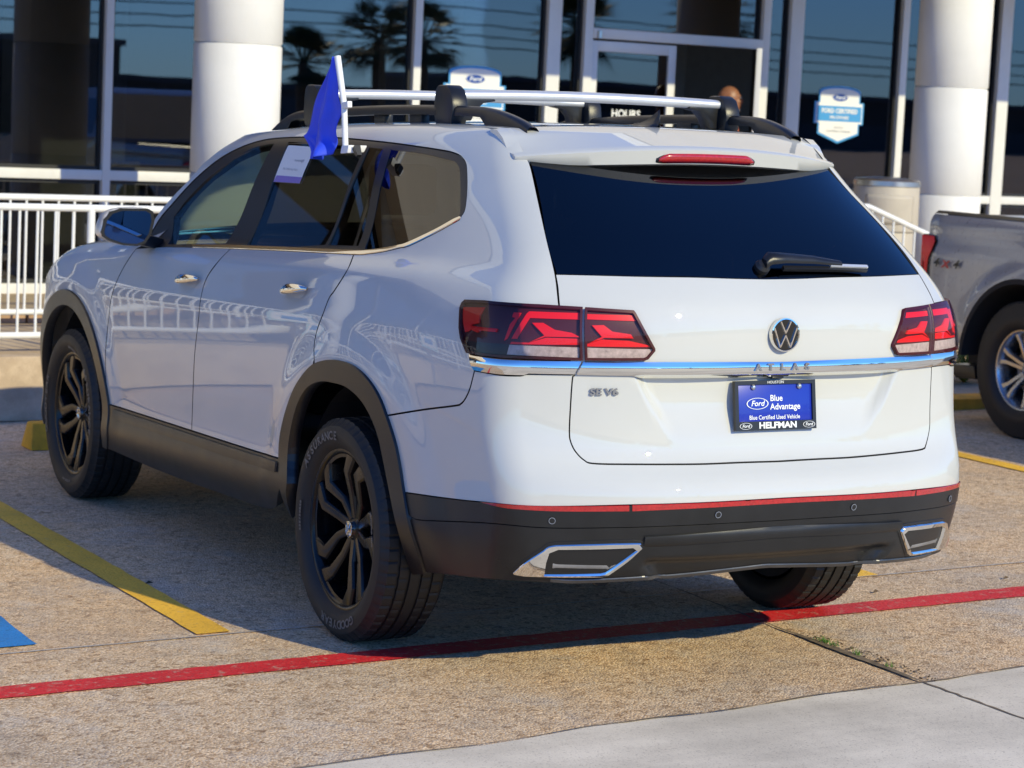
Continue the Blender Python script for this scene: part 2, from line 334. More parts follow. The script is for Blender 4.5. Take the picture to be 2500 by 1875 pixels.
sheet('chalk_line', [(-9, .251+.0553*-9), (9, .251+.0553*9), (9, .263+.0553*9), (-9, .263+.0553*-9)], .005, 'chalk', 'thin faded white setting-out line across the bays', 'painted line', .003, .05, 6)
for k, (xa, ya, xb, yb, lab) in enumerate([(-1.335, .21, -1.375, 5.2, 'yellow bay line running from beside the rear wheel towards the front left wheel'), (1.49, .34, 1.46, 4.1, 'yellow bay line ending behind the far rear tyre'), (4.12, .45, 4.07, 4.1, 'yellow bay line between the white car and the pickup'), (-4.45, .02, -4.5, 5.2, 'yellow bay line at the far side of the blue marked bay')]):
    sheet('yellow_line', [(xa-.062, ya-.004), (xa+.062, ya+.004), (xb+.06, yb), (xb-.06, yb)], .0052, 'yelline', lab, 'painted line', .003, .08, 10+k)
sheet('blue_marking', [(-3.5, .16), (-1.943, .235), (-1.93, 1.75), (-3.5, 1.70)], .0054, 'bluepaint', 'bright blue painted square in the bay left of the car', 'painted marking', .003, .08, 21)
# slab joint with dirt and grass
def strip(pts, z, name, mat, parent=None):
    mb = MB(); vs = []
    for x, y, wl, wr in pts: vs += [(x-wl, y, z), (x+wr, y, z)]
    mb.add(vs, [(2*i, 2*i+2, 2*i+3, 2*i+1) for i in range(len(pts)-1)]); return mb.build(name, mat, parent, fix=False)
rj = random.Random(8); jp = []
for i in range(150):
    y = 3.5-i*.036
    wd = .003+.026*max(0, 1-abs((y+.78)/.45))**.8 if y > -1.20 else .005
    jp.append((.60+.012*math.sin(y*1.7)+rj.uniform(-.003, .003), y, wd*.25+rj.uniform(.0, .003), wd+rj.uniform(.0, .005)))
tag(strip(jp, .0062, 'slab_joint', 'crack'), 'dark dirt-filled joint between paving slabs behind the car', 'joint', kind='structure')
jp = [(x/10, dl(x/10)+.012*math.sin(x*.72)+rj.uniform(-.006, .006), 0, 0) for x in range(-50, 60)]
mb = MB(); vs = []
for x, y, _, _ in jp: w_ = rj.uniform(.001, .007); vs += [(x, y-w_, .0068), (x, y+w_, .0068)]
mb.add(vs, [(2*i, 2*i+2, 2*i+3, 2*i+1) for i in range(len(jp)-1)]); tag(mb.build('edge_joint', 'crack', fix=False), 'thin dark joint along the edge of the grey drive lane', 'joint', kind='structure')
mb = MB(); rg = random.Random(4)
for i in range(150):
    cl = rg.choice([(-.60, .022), (-.60, .022), (-.60, .022), (-.66, .015), (-.80, .012), (-.98, .01)]); y = rg.gauss(cl[0], cl[1]); x = .612+rg.gauss(.004, .006); h = rg.uniform(.010, .032); a = rg.uniform(0, 6.28); t = rg.uniform(.3, 1.2)
    c, s_ = math.cos(a), math.sin(a); w_ = .0013
    rows = [[(x+c*h*t*u*u-w_*(1-u)*s_, y+s_*h*t*u*u+w_*(1-u)*c, .006+h*(u-.25*u*u)), (x+c*h*t*u*u+w_*(1-u)*s_, y+s_*h*t*u*u-w_*(1-u)*c, .006+h*(u-.25*u*u))] for u in (0, .35, .7, 1)]
    mb.grid(rows)
tag(mb.build('grass', 'grass', fix=False), 'small tufts of green grass growing in the slab joint', 'grass', kind='stuff')
mb = MB()
for i in range(110):
    y = rg.uniform(-1.2, -.45); x = .63+rg.uniform(-.02, .05)*(1 if y < -.5 else .4); s_ = rg.uniform(.0015, .005); z0 = .006
    a = rg.uniform(0, 3); mb.box(x-s_, x+s_, y-s_*.6, y+s_*.6, z0, z0+s_*rg.uniform(.4, 1), Matrix.Rotation(a, 3, 'Z'))
tag(mb.build('gravel', 'debris', fix=False), 'loose dark crumbs of dirt and stone in the slab joint', 'gravel', kind='stuff')
for (x, y, lab) in [(1.33, .06, 'small dark leaf scrap lying above the red line on the right'), (-1.27, 1.05, 'small dark leaf scrap lying on the paving near the left bay line'), (2.02, .12, 'tiny dark leaf scrap on the paving at the right edge')]:
    mb = MB(); mb.add([(x-.014, y, .006), (x, y-.008, .012), (x+.016, y+.003, .007), (x+.002, y+.010, .014)], [(0, 1, 2, 3)]); tag(mb.build('leaf_scrap', 'debris', solid=.002), lab, 'leaf')

# ---- raised walkway, kerb ----
mb = MB(); mb.box(-16, 6.6, 5.40, 9.30, 0, .36); wk = mb.build('walkway', 'walk', bevel=.02); wk.matrix_world = BM; tag(wk, 'raised tan concrete walkway along the showroom', 'walkway', kind='structure')
mb = MB(); mb.box(6.6, 22, 6.4, 9.28, -.05, .20); mb.box(6.6, 22, 4.45, 6.4, -.1, .12); w2 = mb.build('low_walkway', 'walk', bevel=.015); w2.matrix_world = BM; tag(w2, 'lower tan concrete walk behind the pickup', 'walkway', kind='structure')
mb = MB(); mb.box(2.4, 6.597, 4.45, 5.397, -.1, .125); w2 = mb.build('side_walkway', 'walk', bevel=.015); w2.matrix_world = BM; tag(w2, 'tan concrete strip between yellow kerb and raised walkway', 'walkway', kind='structure')
mb = MB(); mb.box(2.4, 20, 4.20, 4.447, -.1, .135); kb = mb.build('yellow_kerb', 'yelblock', bevel=.02); kb.matrix_world = BM; tag(kb, 'yellow painted concrete kerb under the tail of the pickup', 'kerb', kind='structure')
# brick edging along the back of the ramp
for i in range(36):
    mb = MB(); mb.box(-.096, .096, -.06, .06, 0, .075)
    if i == 0: br = mb.build('brick', 'brick', wk, bevel=.006)
    else: br = br.copy(); COL.objects.link(br); br.parent = wk
    br.location = (-4.2+i*.206, 7.22, .361)
def block(name, x0, x1, y0, y1, h, lab):
    mb = MB(); t = .045; P = [(x0, y0, 0), (x1, y0, 0), (x1, y1, 0), (x0, y1, 0), (x0+.02, y0+t, h), (x1-.02, y0+t, h), (x1-.02, y1-t, h), (x0+.02, y1-t, h)]
    mb.add(P, [(3, 2, 1, 0), (4, 5, 6, 7), (0, 1, 5, 4), (1, 2, 6, 5), (2, 3, 7, 6), (3, 0, 4, 7)]); return tag(mb.build(name, 'yelblock', bevel=.012), lab, 'wheel stop', 'yellow wheel stops')
block('wheel_stop', -.74, .98, 4.33, 4.52, .135, 'yellow concrete wheel stop in front of the white car\'s front left wheel')

# ---- showroom building ----
FY = 9.35
bld = empty('showroom_building', (6, FY, 0), 0, 'white framed glass showroom with round columns and beige canopy', 'building', mat=BM)
def bp(name, mb, mat, parent=None, **kw):
    o = mb.build(name, mat, parent or bld, **kw)
    if (parent or bld) is bld: o.location = (-6, -FY, 0)
    return o
MULL = [(-9.6, -9.53), (-7.7, -7.63), (-5.8, -5.73), (-3.85, -3.78), (-1.9, -1.83), (.06, .125), (2.017, 2.077), (3.30, 3.37), (4.575, 4.641), (5.807, 5.934), (6.165, 6.246), (7.991, 8.071), (8.29, 8.434), (9.555, 9.632), (10.742, 10.88), (12.3, 12.37), (13.8, 13.87), (15.4, 15.47)]
for a, b in MULL:
    mb = MB(); mb.box(a, b, FY-.055, FY+.055, .43, 3.6); bp('mullion', mb, 'frame', bevel=.004)
    mb = MB(); mb.box(a-.022, b+.022, FY-.01, FY+.045, .43, 3.6); bp('gasket', mb, 'gasket')
for (a, b) in zip(MULL[:-1], MULL[1:]):
    x0, x1 = a[1], b[0]
    door = abs(x0-6.246) < .01; narrow = x1-x0 < .3
    if not door:
        mb = MB(); mb.box(x0, x1, FY-.05, FY+.05, 1.18, 1.252); bp('sill_rail', mb, 'frame', bevel=.004)
        mb = MB(); mb.box(x0, x1, FY-.06, FY+.06, .355, .43); bp('base_rail', mb, 'frame', bevel=.004)
        for z0, z1 in ((.44, 1.17), (1.26, 3.58)):
            mb = MB(); mb.box(x0+.003, x1-.003, FY+.012, FY+.024, z0, z1); bp('pane', mb, 'gbld' if not narrow else 'gbld')
            for q in ((x0, x1, z0-.01, z0+.018), (x0, x1, z1-.018, z1+.01)): mb = MB(); mb.box(q[0]+.001, q[1]-.001, FY-.012, FY+.011, q[2], q[3]); bp('gasket', mb, 'gasket')
    else:
        mb = MB(); mb.box(x0, x1, FY-.06, FY+.06, 2.44, 2.522); bp('door_header', mb, 'frame', bevel=.004)
        mb = MB(); mb.box(x0+.003, x1-.003, FY+.012, FY+.024, 2.53, 3.58); bp('pane', mb, 'gbld')
def leaf(nm, w_, lab=None):
    r = bpy.data.objects.new(nm, None); COL.objects.link(r); r.parent = bld
    mb = MB(); mb.box(0, .075, -.022, .022, 0, 2.06); mb.box(w_-.075, w_, -.022, .022, 0, 2.06); mb.box(.075, w_-.075, -.022, .022, 1.975, 2.06); mb.box(.075, w_-.075, -.022, .022, 0, .16); mb.build('leaf_frame', 'frame', r, bevel=.003)
    mb = MB(); mb.box(.078, w_-.078, -.004, .004, .163, 1.972); mb.build('pane', 'gbld', r)
    mb = MB(); mb.tube([(w_-.1, -.05, .75), (w_-.1, -.05, 1.25)], .012); mb.bar((w_-.1, -.05, .78), (w_-.1, -.02, .78), .014); mb.bar((w_-.1, -.05, 1.22), (w_-.1, -.02, 1.22), .014); mb.build('handle', 'steel', r, smooth=True)
    return r
dl_ = leaf('door_leaf', .865); dl_.location = (6.248-6, 0, .362)
mb = MB(); mb.tube([(6.30-6, -.07, 2.44), (6.30-6, -.07, 2.50)], .02, 12); mb.build('closer', 'steel', bld, smooth=True)
put_text('HOURS', .088, 'ink', dl_, (.39, -.008, 1.475), (1, 0, 0), (0, 0, 1), bold=.002)
put_text('Monday - Saturday', .072, 'ink', dl_, (.40, -.008, 1.385), (1, 0, 0), (0, 0, 1), bold=.001)
put_text('8:00 AM - 8:00 PM', .055, 'ink', dl_, (.40, -.008, 1.30), (1, 0, 0), (0, 0, 1)) if False else None
dr_ = leaf('door_leaf', .865); dr_.location = (7.985-6, -.02, .362); dr_.rotation_euler = (0, 0, R(180+52))
mb = MB(); mb.box(-17, 22, 6.45, 9.60, 3.60, 6.4); bp('canopy', mb, 'beige', bevel=.03)
mb = MB(); mb.box(-17, 22, 6.40, 6.447, 6.15, 6.45); bp('canopy_cap', mb, 'stucco', bevel=.01)
mb = MB(); mb.box(-17, 22, 9.62, 9.9, 3.60, 6.9); bp('upper_wall', mb, 'beige')
for cx in (-4.1, 2.289, 8.70, 15.1):
    root = bpy.data.objects.new('column', None); COL.objects.link(root); root.parent = bld; root.location = (cx-6, 7.70-FY, 0)
    for z0, z1 in ((.10, .445), (.445, 1.308), (1.308, 2.172), (2.172, 3.036), (3.036, 3.61)):
        mb = MB(); mb.lathe([(.29, z0), (.284, z0+.001), (.295, z0+.012), (.295, z1-.012), (.284, z1-.001), (.28, z1)], 56); mb.build('drum', 'stucco', root, smooth=True, sharp=60)
# showroom interior
mb = MB(); mb.box(-17, 22, FY+.1, 17, .30, .36); bp('room_floor', mb, 'roomfloor')
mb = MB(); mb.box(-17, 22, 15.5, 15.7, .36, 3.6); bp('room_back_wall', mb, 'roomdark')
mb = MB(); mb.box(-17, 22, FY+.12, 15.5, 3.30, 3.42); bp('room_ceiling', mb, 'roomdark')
mb = MB(); mb.box(1.95, 2.75, 10.6, 11.2, .36, 3.3); bp('inner_wall', mb, 'room')
mb = MB(); mb.box(6.2, 7.0, 12.6, 12.75, .36, 3.3); bp('inner_wall', mb, 'room')
mb = MB(); mb.box(7.7, 8.6, 11.2, 11.35, .36, 3.3); bp('inner_wall', mb, 'room')
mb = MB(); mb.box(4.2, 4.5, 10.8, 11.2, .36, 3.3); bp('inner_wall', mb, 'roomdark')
for k, (x, y, rz) in enumerate([(.35, 10.3, .4), (.95, 10.6, -.5), (1.35, 10.2, 2.6), (-.5, 10.5, 1.2), (-1.3, 10.3, .2), (3.0, 10.6, .8)]):
    ch = empty('showroom_chair', (x, y, .36), rz, ['grey showroom chair behind the glass nearest the left edge', 'grey showroom chair behind the glass beside a tall table', 'grey showroom chair left of the first mullion', 'showroom chair behind the railing at far left', 'showroom chair deep behind the left windows', 'showroom chair behind the left column'][k], 'chair', 'chairs inside the showroom', mat=BM)
    mb = MB(); mb.box(-.22, .22, -.22, .22, .42, .48); mb.build('seat', 'room', ch, bevel=.02)
    mb = MB(); mb.box(-.22, .22, .19, .23, .52, .92); mb.build('backrest', 'room', ch, bevel=.02)
    for sx in (-1, 1):
        for sy in (-1, 1): mb = MB(); mb.tube([(sx*.2, sy*.2, 0), (sx*.19, sy*.19, .45)], .011, 8); mb.build('leg', 'steel', ch, smooth=True)
tb = empty('showroom_table', (.75, 10.0, .36), 0, 'pale round table inside the showroom behind the left railing', 'table', mat=BM)
mb = MB(); mb.lathe([(.0, .72), (.42, .72), (.43, .735), (.42, .75), (.0, .75)], 32); mb.build('table_top', 'white', tb, smooth=True); mb = MB(); mb.tube([(0, 0, 0), (0, 0, .72)], .03); mb.lathe([(.0, 0), (.26, 0), (.24, .02), (.0, .03)], 24); mb.build('leg', 'steel', tb, smooth=True)

for k, (x, y) in enumerate([(0.2, 12.5), (4.0, 12.5), (8.2, 12.8), (10.2, 12.4)]):
    mb = MB(); mb.box(x-.6, x+.6, y-.15, y+.15, 3.285, 3.298); lo2 = mb.build('ceiling_lamp', 'lampon', bld); lo2.location = (-6, -FY, 0)
for k, (x, w_, lab) in enumerate([(-.2, 1.2, 'grey reception desk deep inside behind the left windows'), (9.1, 1.3, 'grey desk inside behind the shield sign'), (4.9, 1.1, 'grey desk inside behind the middle windows')]):
    dk = empty('showroom_desk', (x, 12.0, .36), 0, lab, 'desk', 'desks inside the showroom', mat=BM)
    mb = MB(); mb.box(-w_/2, w_/2, -.35, .35, .70, .74); mb.build('desk_top', 'room', dk, bevel=.005); mb = MB(); mb.box(-w_/2+.03, w_/2-.03, .28, .31, 0, .70); mb.build('front_panel', 'room', dk)
    for sx in (-1, 1): mb = MB(); mb.box(sx*w_/2-.03*sx-.015, sx*w_/2-.03*sx+.015, -.32, .30, 0, .70); mb.build('side_panel', 'room', dk)
# ---- window shields ----
def shield(bx, bz, w_, h_, lab):
    s = empty('window_sign', (bx, FY+.008, bz), 0, lab, 'sign', 'blue and white window shields', mat=BM)
    def out(k):
        W, H = w_/2-(1-k)*.2, h_/2-(1-k)*.2; e = W*.84
        p = [(-e, H*.80)]+[(-e*math.cos(t), H*.80+H*.20*math.sin(t)) for t in [math.pi*i/16 for i in range(1, 16)]]+[(e, H*.80), (e, H*.44), (W, H*.44), (W, -H*.32), (e, -H*.32), (e, -H*.68), (0, -H), (-e, -H*.68), (-e, -H*.32), (-W, -H*.32), (-W, H*.44), (-e, H*.44)]
        return p
    for k, m, nm, d in ((1, 'lightblue', 'border', 0), (.90, 'white', 'face', -.003)):
        mb = MB(); mb.prism([(x, d, z) for x, z in out(k)], (0, 0, 0), (0, -.002, 0)); mb.build(nm, m, s)
    mb = MB(); mb.box(-w_*.445, w_*.445, -.0075, -.0055, -h_*.115, h_*.15); bd = mb.build('band', 'lightblue', s)
    put_text('FORD CERTIFIED', h_*.108, 'ink', bd, (0, -.008, h_*.062), (1, 0, 0), (0, 0, 1), bold=.0018)
    put_text('PRE-OWNED', h_*.075, 'ink', bd, (0, -.008, -h_*.050), (1, 0, 0), (0, 0, 1), bold=.0008)
    oval(s, (0, -.0056, h_*.30), (1, 0, 0), (0, 0, 1), w_*.165, h_*.070, 'ovalblue')
    put_text('Backed by', h_*.05, 'greyink', s, (0, -.0056, -h_*.22), (1, 0, 0), (0, 0, 1)); put_text('Ford Motor Company', h_*.06, 'greyink', s, (0, -.0056, -h_*.285), (1, 0, 0), (0, 0, 1))
    return s
shield(8.93, 1.922, .56, .50, 'blue and white shield sign on the window right of the open door')
shield(5.175, 1.90, .58, .52, 'blue and white shield sign on the window above the car roof')

# ---- railings ----
def railing(by, bx0, bx1, ztop, zbot, lab, sp=.104, rt=.021):
    r = empty('railing', (bx0, by, .36), 0, lab, 'railing', 'white pipe railings along the ramp', mat=BM); L_ = bx1-bx0
    mb = MB(); mb.tube([(0, 0, ztop-.36), (L_, 0, ztop-.36)], rt, 14); mb.build('top_rail', 'railw', r, smooth=True)
    mb = MB(); mb.tube([(0, 0, zbot-.36), (L_, 0, zbot-.36)], rt*.9, 14); mb.build('bottom_rail', 'railw', r, smooth=True)
    mb = MB(); mb.tube([(0, 0, zbot-.36), (0, 0, ztop-.36)], .0085, 8, cap=False); b0 = None
    n = int(L_/sp)
    for i in range(1, n):
        if i % 15 == 0: continue
        if b0 is None: b0 = mb.build('baluster', 'railw', r, smooth=True); b = b0
        else: b = b0.copy(); COL.objects.link(b); b.parent = r
        b.location = (i*sp, 0, 0)
    p0 = None
    for i in range(0, n+1, 15):
        if p0 is None: m2 = MB(); m2.tube([(0, 0, 0), (0, 0, ztop-.36)], .022, 12); p0 = m2.build('post', 'railw', r, smooth=True); b = p0
        else: b = p0.copy(); COL.objects.link(b); b.parent = r
        b.location = (i*sp, 0, 0)
    return r
railing(5.50, -9.0, 5.6, 1.165, .462, 'nearer white pipe railing on the edge of the raised walkway')
railing(7.02, -9.0, 1.55, 1.15, .445, 'farther white pipe railing between ramp and showroom windows')
r = empty('stair_railing', (5.9, 6.3, .36), 0, 'white sloping stair railing between tailgate and beige bin', 'railing', mat=BM)
sl = lambda x: 1.242-(x-6.704)*.33
mb = MB(); mb.tube([(0, 0, .89), (.78, 0, .89), (.85, 0, sl(6.75)-.36), (2.5, 0, sl(8.4)-.36)], .021, 12); mb.build('top_rail', 'railw', r, smooth=True)
mb = MB(); mb.tube([(.8, 0, sl(6.7)-.36-.72), (2.5, 0, sl(8.4)-.36-.72)], .018, 12); mb.build('bottom_rail', 'railw', r, smooth=True)
for i in range(16):
    x = .82+i*.105; z1 = sl(5.9+x)-.36; mb = MB(); mb.tube([(x, 0, z1-.72), (x, 0, z1)], .0085, 8, cap=False); mb.build('baluster', 'railw', r, smooth=True)
mb = MB(); mb.tube([(2.5, 0, -.40), (2.5, 0, sl(8.4)-.36)], .022, 12); mb.build('post', 'railw', r, smooth=True)
# ---- bin ----
t = empty('trash_bin', (7.46, 7.0, .20), 0, 'tall beige round bin with steel rim beside the right column', 'bin', mat=BM)
mb = MB(); mb.lathe([(.0, 0), (.235, 0), (.24, .02), (.236, .83), (.232, .84)], 40); mb.build('base', 'bin', t, smooth=True)
mb = MB(); mb.lathe([(.232, .84), (.252, .845), (.256, .87), (.250, 1.17), (.246, 1.18)], 40); mb.build('upper_body', 'bin', t, smooth=True)
mb = MB(); mb.lathe([(.246, 1.178), (.254, 1.185), (.254, 1.222), (.238, 1.236), (.10, 1.25), (.0, 1.252)], 40); mb.build('rim', 'steel', t, smooth=True)
mb = MB(); A = [R(-168+i*6) for i in range(16)]; mb.grid([[(.2575*math.cos(a), .2575*math.sin(a), z) for z in (.90, .93, 1.09, 1.12)] for a in A]); pn = mb.build('door_panel', 'bin', t, smooth=True, solid=.006)
# ---- planting by the kerb ----
for k, (x, y) in enumerate([(6.25, 4.95), (6.55, 5.05), (6.85, 4.9), (7.15, 5.05), (5.95, 5.1)]):
    pl = empty('strap_leaf_plant', (x, y, .12), 0, ['yellow-green strap-leaf plant under the truck tail, nearest the tailgate', 'yellow-green strap-leaf plant under the middle of the truck tail', 'yellow-green strap-leaf plant next to the truck tyre', 'green strap-leaf plant hidden by the truck tyre', 'green strap-leaf plant behind the tailgate edge'][k], 'plant', 'plants in the bed behind the pickup', mat=BM)
    rp = random.Random(50+k); mb = MB(); m2 = MB()
    for i in range(60):
        a = rp.uniform(0, 6.28); ln = rp.uniform(.16, .36); up = rp.uniform(.10, .26); w_ = rp.uniform(.007, .014); P = []
        for j in range(5):
            u = j/4; rr = ln*u; z = up*math.sin(min(1, u*1.15)*math.pi*.62)-.05*u*u; ww = w_*(1-.9*u**2); c, s_ = math.cos(a), math.sin(a)
            P.append([(rr*c-ww*s_, rr*s_+ww*c, z), (rr*c, rr*s_, z-.004), (rr*c+ww*s_, rr*s_-ww*c, z)])
        (mb if rp.random() < .65 else m2).grid(P)
    mb.build('foliage', 'leafy', pl, fix=False); m2.build('foliage', 'leafg', pl, fix=False)
# ---- accessible-bay signs beside the ramp (left of the view, mirrored in the car's doors) ----
for k, bx in enumerate((-2.6, -5.2)):
    s = empty('bay_sign', (bx, 5.40, 0), 0, ['blue and white accessible bay sign on a post nearer the car', 'blue and white accessible bay sign on a post farther left'][k], 'sign', 'accessible bay signs', mat=BM)
    mb = MB(); mb.tube([(0, 0, 0), (0, 0, 1.45)], .022, 10); mb.build('post', 'steel', s, smooth=True)
    mb = MB(); mb.box(-.17, .17, -.03, -.025, 0.56, 1.06); mb.build('panel', 'signteal', s)
    mb = MB(); mb.box(-.145, .145, -.034, -.031, 0.60, 1.02); mb.build('face', 'white', s)
    mb = MB(); mb.box(-.085, .085, -.038, -.035, 0.68, 0.86); mb.build('symbol_square', 'bluepaint', s)
# ---- across the road, mirrored in the showroom glass ----
def palm(bx, by, h, cr_, lab, seed):
    rp = random.Random(seed); p = empty('palm_tree', (bx, by, 0), 0, lab, 'palm tree', 'palms across the road', mat=BM)
    mb = MB(); mb.tube([(0, 0, 0), (.03, .02, h*.4), (.0, .03, h*.85), (0, 0, h)], [.22, .17, .18, .12], 12); mb.build('trunk', 'bark', p, smooth=True)
    mb = MB()
    for i in range(60):
        az = rp.uniform(0, 6.28); el = rp.uniform(-.75, 1.35); st = cr_*rp.uniform(.45, .6); d = Vector((math.cos(az)*math.cos(el), math.sin(az)*math.cos(el), math.sin(el))); b = Vector((0, 0, h)); e = b+d*st
        mb.bar(b, e, .02); sd = d.cross(Vector((0, 0, 1))).normalized(); up = sd.cross(d)
        for j in range(17):
            a = -1.25+2.5*j/16; dd = d*math.cos(a)+sd*math.sin(a); ln = cr_*rp.uniform(.45, .6)*(1-.25*abs(a)/1.25); tip = e+dd*ln+Vector((0, 0, -.18*ln))+up*.0; q = e+dd*ln*.45; ww = sd*math.cos(a)*.022-d*math.sin(a)*.022
            mb.add([e, q+ww, tip, q-ww], [(0, 1, 2, 3)])
    mb.build('crown', 'palm', p, fix=False); return p
for k, (x, y, z, c, lab) in enumerate([(26.3, -30, 3.55, 1.45, 'tall fan palm across the road mirrored left of the flag'), (24.6, -31, 2.9, 1.2, 'short fan palm across the road, leftmost of the mirrored palms'), (27.9, -30.5, 3.65, 1.3, 'fan palm across the road mirrored just left of a mullion'), (32.6, -30, 4.2, 1.5, 'fan palm across the road mirrored beside the door'), (36.6, -29, 4.8, 1.8, 'tallest fan palm across the road mirrored above the door'), (40, -33, 3.2, 1.2, 'fan palm across the road at far right of the row')]): palm(x, y, z, c, lab, 60+k)
for k, (x0, x1, y0, h, lab) in enumerate([(5, 27, -60, 3.35, 'long low brown building across the road on the left'), (27, 31, -58, 3.9, 'stepped taller end of the building across the road'), (31.5, 52, -66, 2.7, 'low dark building across the road in the middle'), (53, 95, -70, 3.6, 'long low building across the road on the right'), (-60, 4, -75, 4.0, 'low warehouse across the road at far left')]):
    b = empty('far_building', ((x0+x1)/2, y0, 0), 0, lab, 'building', 'buildings across the road', mat=BM); w_ = (x1-x0)/2
    mb = MB(); mb.box(-w_, w_, -8, 0, 0, h-.25); mb.build('wall', 'far', b); mb = MB(); mb.box(-w_-.15, w_+.15, -8.1, .15, h-.25, h); mb.build('parapet', 'roomdark', b)
    mb = MB(); mb.box(-w_*.8, w_*.8, .02, .06, .3, 2.1); mb.build('window', 'roomdark', b)
for k, bx in enumerate((8.0, 78.0)):
    p = empty('utility_pole', (bx, -36, 0), 0, ['wooden utility pole across the road at left', 'wooden utility pole across the road at right'][k], 'pole', 'utility poles across the road', mat=BM)
    mb = MB(); mb.tube([(0, 0, 0), (0, 0, 6.2)], [.16, .12], 12); mb.build('shaft', 'bark', p, smooth=True); mb = MB(); mb.box(-.06, .06, -.9, .9, 5.6, 5.75); mb.build('crossarm', 'bark', p)
for k, (z, y) in enumerate([(3.62, -35.4), (3.95, -36), (4.3, -36.6), (4.75, -36)]):
    mb = MB(); pts = [(-60+i*5, y, z+.25*(((-60+i*5-28) % 40)/20-1)**2) for i in range(35)]; mb.tube(pts, .022, 6); w = mb.build('overhead_cable', 'wire', smooth=True); w.matrix_world = BM
    tag(w, ['lowest overhead cable across the road', 'second lowest overhead cable across the road', 'third overhead cable across the road', 'highest overhead cable across the road'][k], 'cable', 'overhead cables')

# ---- body surface of the car: section profile x plan outline ----
def nspl(x,y):
    x=np.asarray(x,float);y=np.asarray(y,float);n=len(x);h=np.diff(x)
    A=np.zeros((n,n));b=np.zeros(n);A[0,0]=A[-1,-1]=1
    for i in range(1,n-1):
        A[i,i-1]=h[i-1];A[i,i]=2*(h[i-1]+h[i]);A[i,i+1]=h[i];b[i]=6*((y[i+1]-y[i])/h[i]-(y[i]-y[i-1])/h[i-1])
    M=np.linalg.solve(A,b)
    def f(t):
        t=np.clip(np.asarray(t,float),x[0],x[-1]);i=np.clip(np.searchsorted(x,t)-1,0,n-2)
        a=(x[i+1]-t);c=(t-x[i]);hi=h[i]
        return M[i]*a**3/(6*hi)+M[i+1]*c**3/(6*hi)+(y[i]/hi-M[i]*hi/6)*a+(y[i+1]/hi-M[i+1]*hi/6)*c
    return f
def sstep(a,b,t):
    t=np.clip((np.asarray(t,float)-a)/(b-a),0,1);return t*t*t*(t*(6*t-15)+10)
# body section (half width, height): sill to roof centre
PROF=[(.80,.22),(.87,.275),(.928,.335),(.966,.40),(.984,.46),(.984,.50),(.975,.545),(.969,.60),(.973,.68),(.9795,.77),(.984,.87),(.9858,.97),(.986,1.045),(.985,1.085),(.973,1.145),(.958,1.215),(.943,1.258),(.910,1.288),(.884,1.312),(.869,1.342),(.838,1.43),(.810,1.52),(.783,1.60),(.766,1.648),(.748,1.687),(.724,1.716),(.69,1.739),(.64,1.751),(.5,1.762),(.25,1.771),(0,1.774)]
_pw=np.array(PROF);_pv=np.r_[0,np.cumsum(np.hypot(*np.diff(_pw,axis=0).T))]
VMAX=_pv[-1]
fW=nspl(_pv,_pw[:,0]);fH=nspl(_pv,_pw[:,1])
fYR=nspl([.15,.30,.36,.45,.55,.62,.66,.69,.72,.75,.79,.86,.95,1.03,1.10,1.16,1.21,1.26,1.31,1.38,1.45,1.54,1.62,1.68,1.72,1.76,1.79],
         [-.95,-1.06,-1.13,-1.19,-1.217,-1.225,-1.222,-1.205,-1.172,-1.140,-1.128,-1.129,-1.136,-1.144,-1.148,-1.146,-1.132,-1.092,-1.042,-.968,-.885,-.778,-.68,-.60,-.54,-.45,-.4])
_hE=[.15,.45,.6,.70,.83,.92,1.0,1.08,1.16,1.24,1.31,1.36,1.46,1.57,1.64,1.72,1.80]
fXE=nspl(_hE,[.80,.845,.858,.863,.871,.874,.873,.866,.850,.815,.768,.737,.692,.653,.632,.598,.55])
fYE=nspl(_hE,[-.86,-.955,-.975,-.958,-.914,-.899,-.892,-.891,-.884,-.866,-.838,-.80,-.69,-.565,-.50,-.42,-.33])
UF=4.15;US=5.0;UB=.2;UC=1.15;UT=2*(US+UC);PE=2.8
fZF=nspl([1.8,2.2,2.6,3.0,3.3,3.6,3.9,4.2],[1.30,1.235,1.195,1.155,1.10,1.01,.88,.74])
WH=((-.01,.376),(2.97,.376))
def zshift(y,h):
    ys=np.maximum(y,-.4)
    s=1-.55*sstep(1.35,1.72,h)
    return -.045*s*ys-.020*sstep(1.45,1.75,h)*((y-.35)/.9)**2
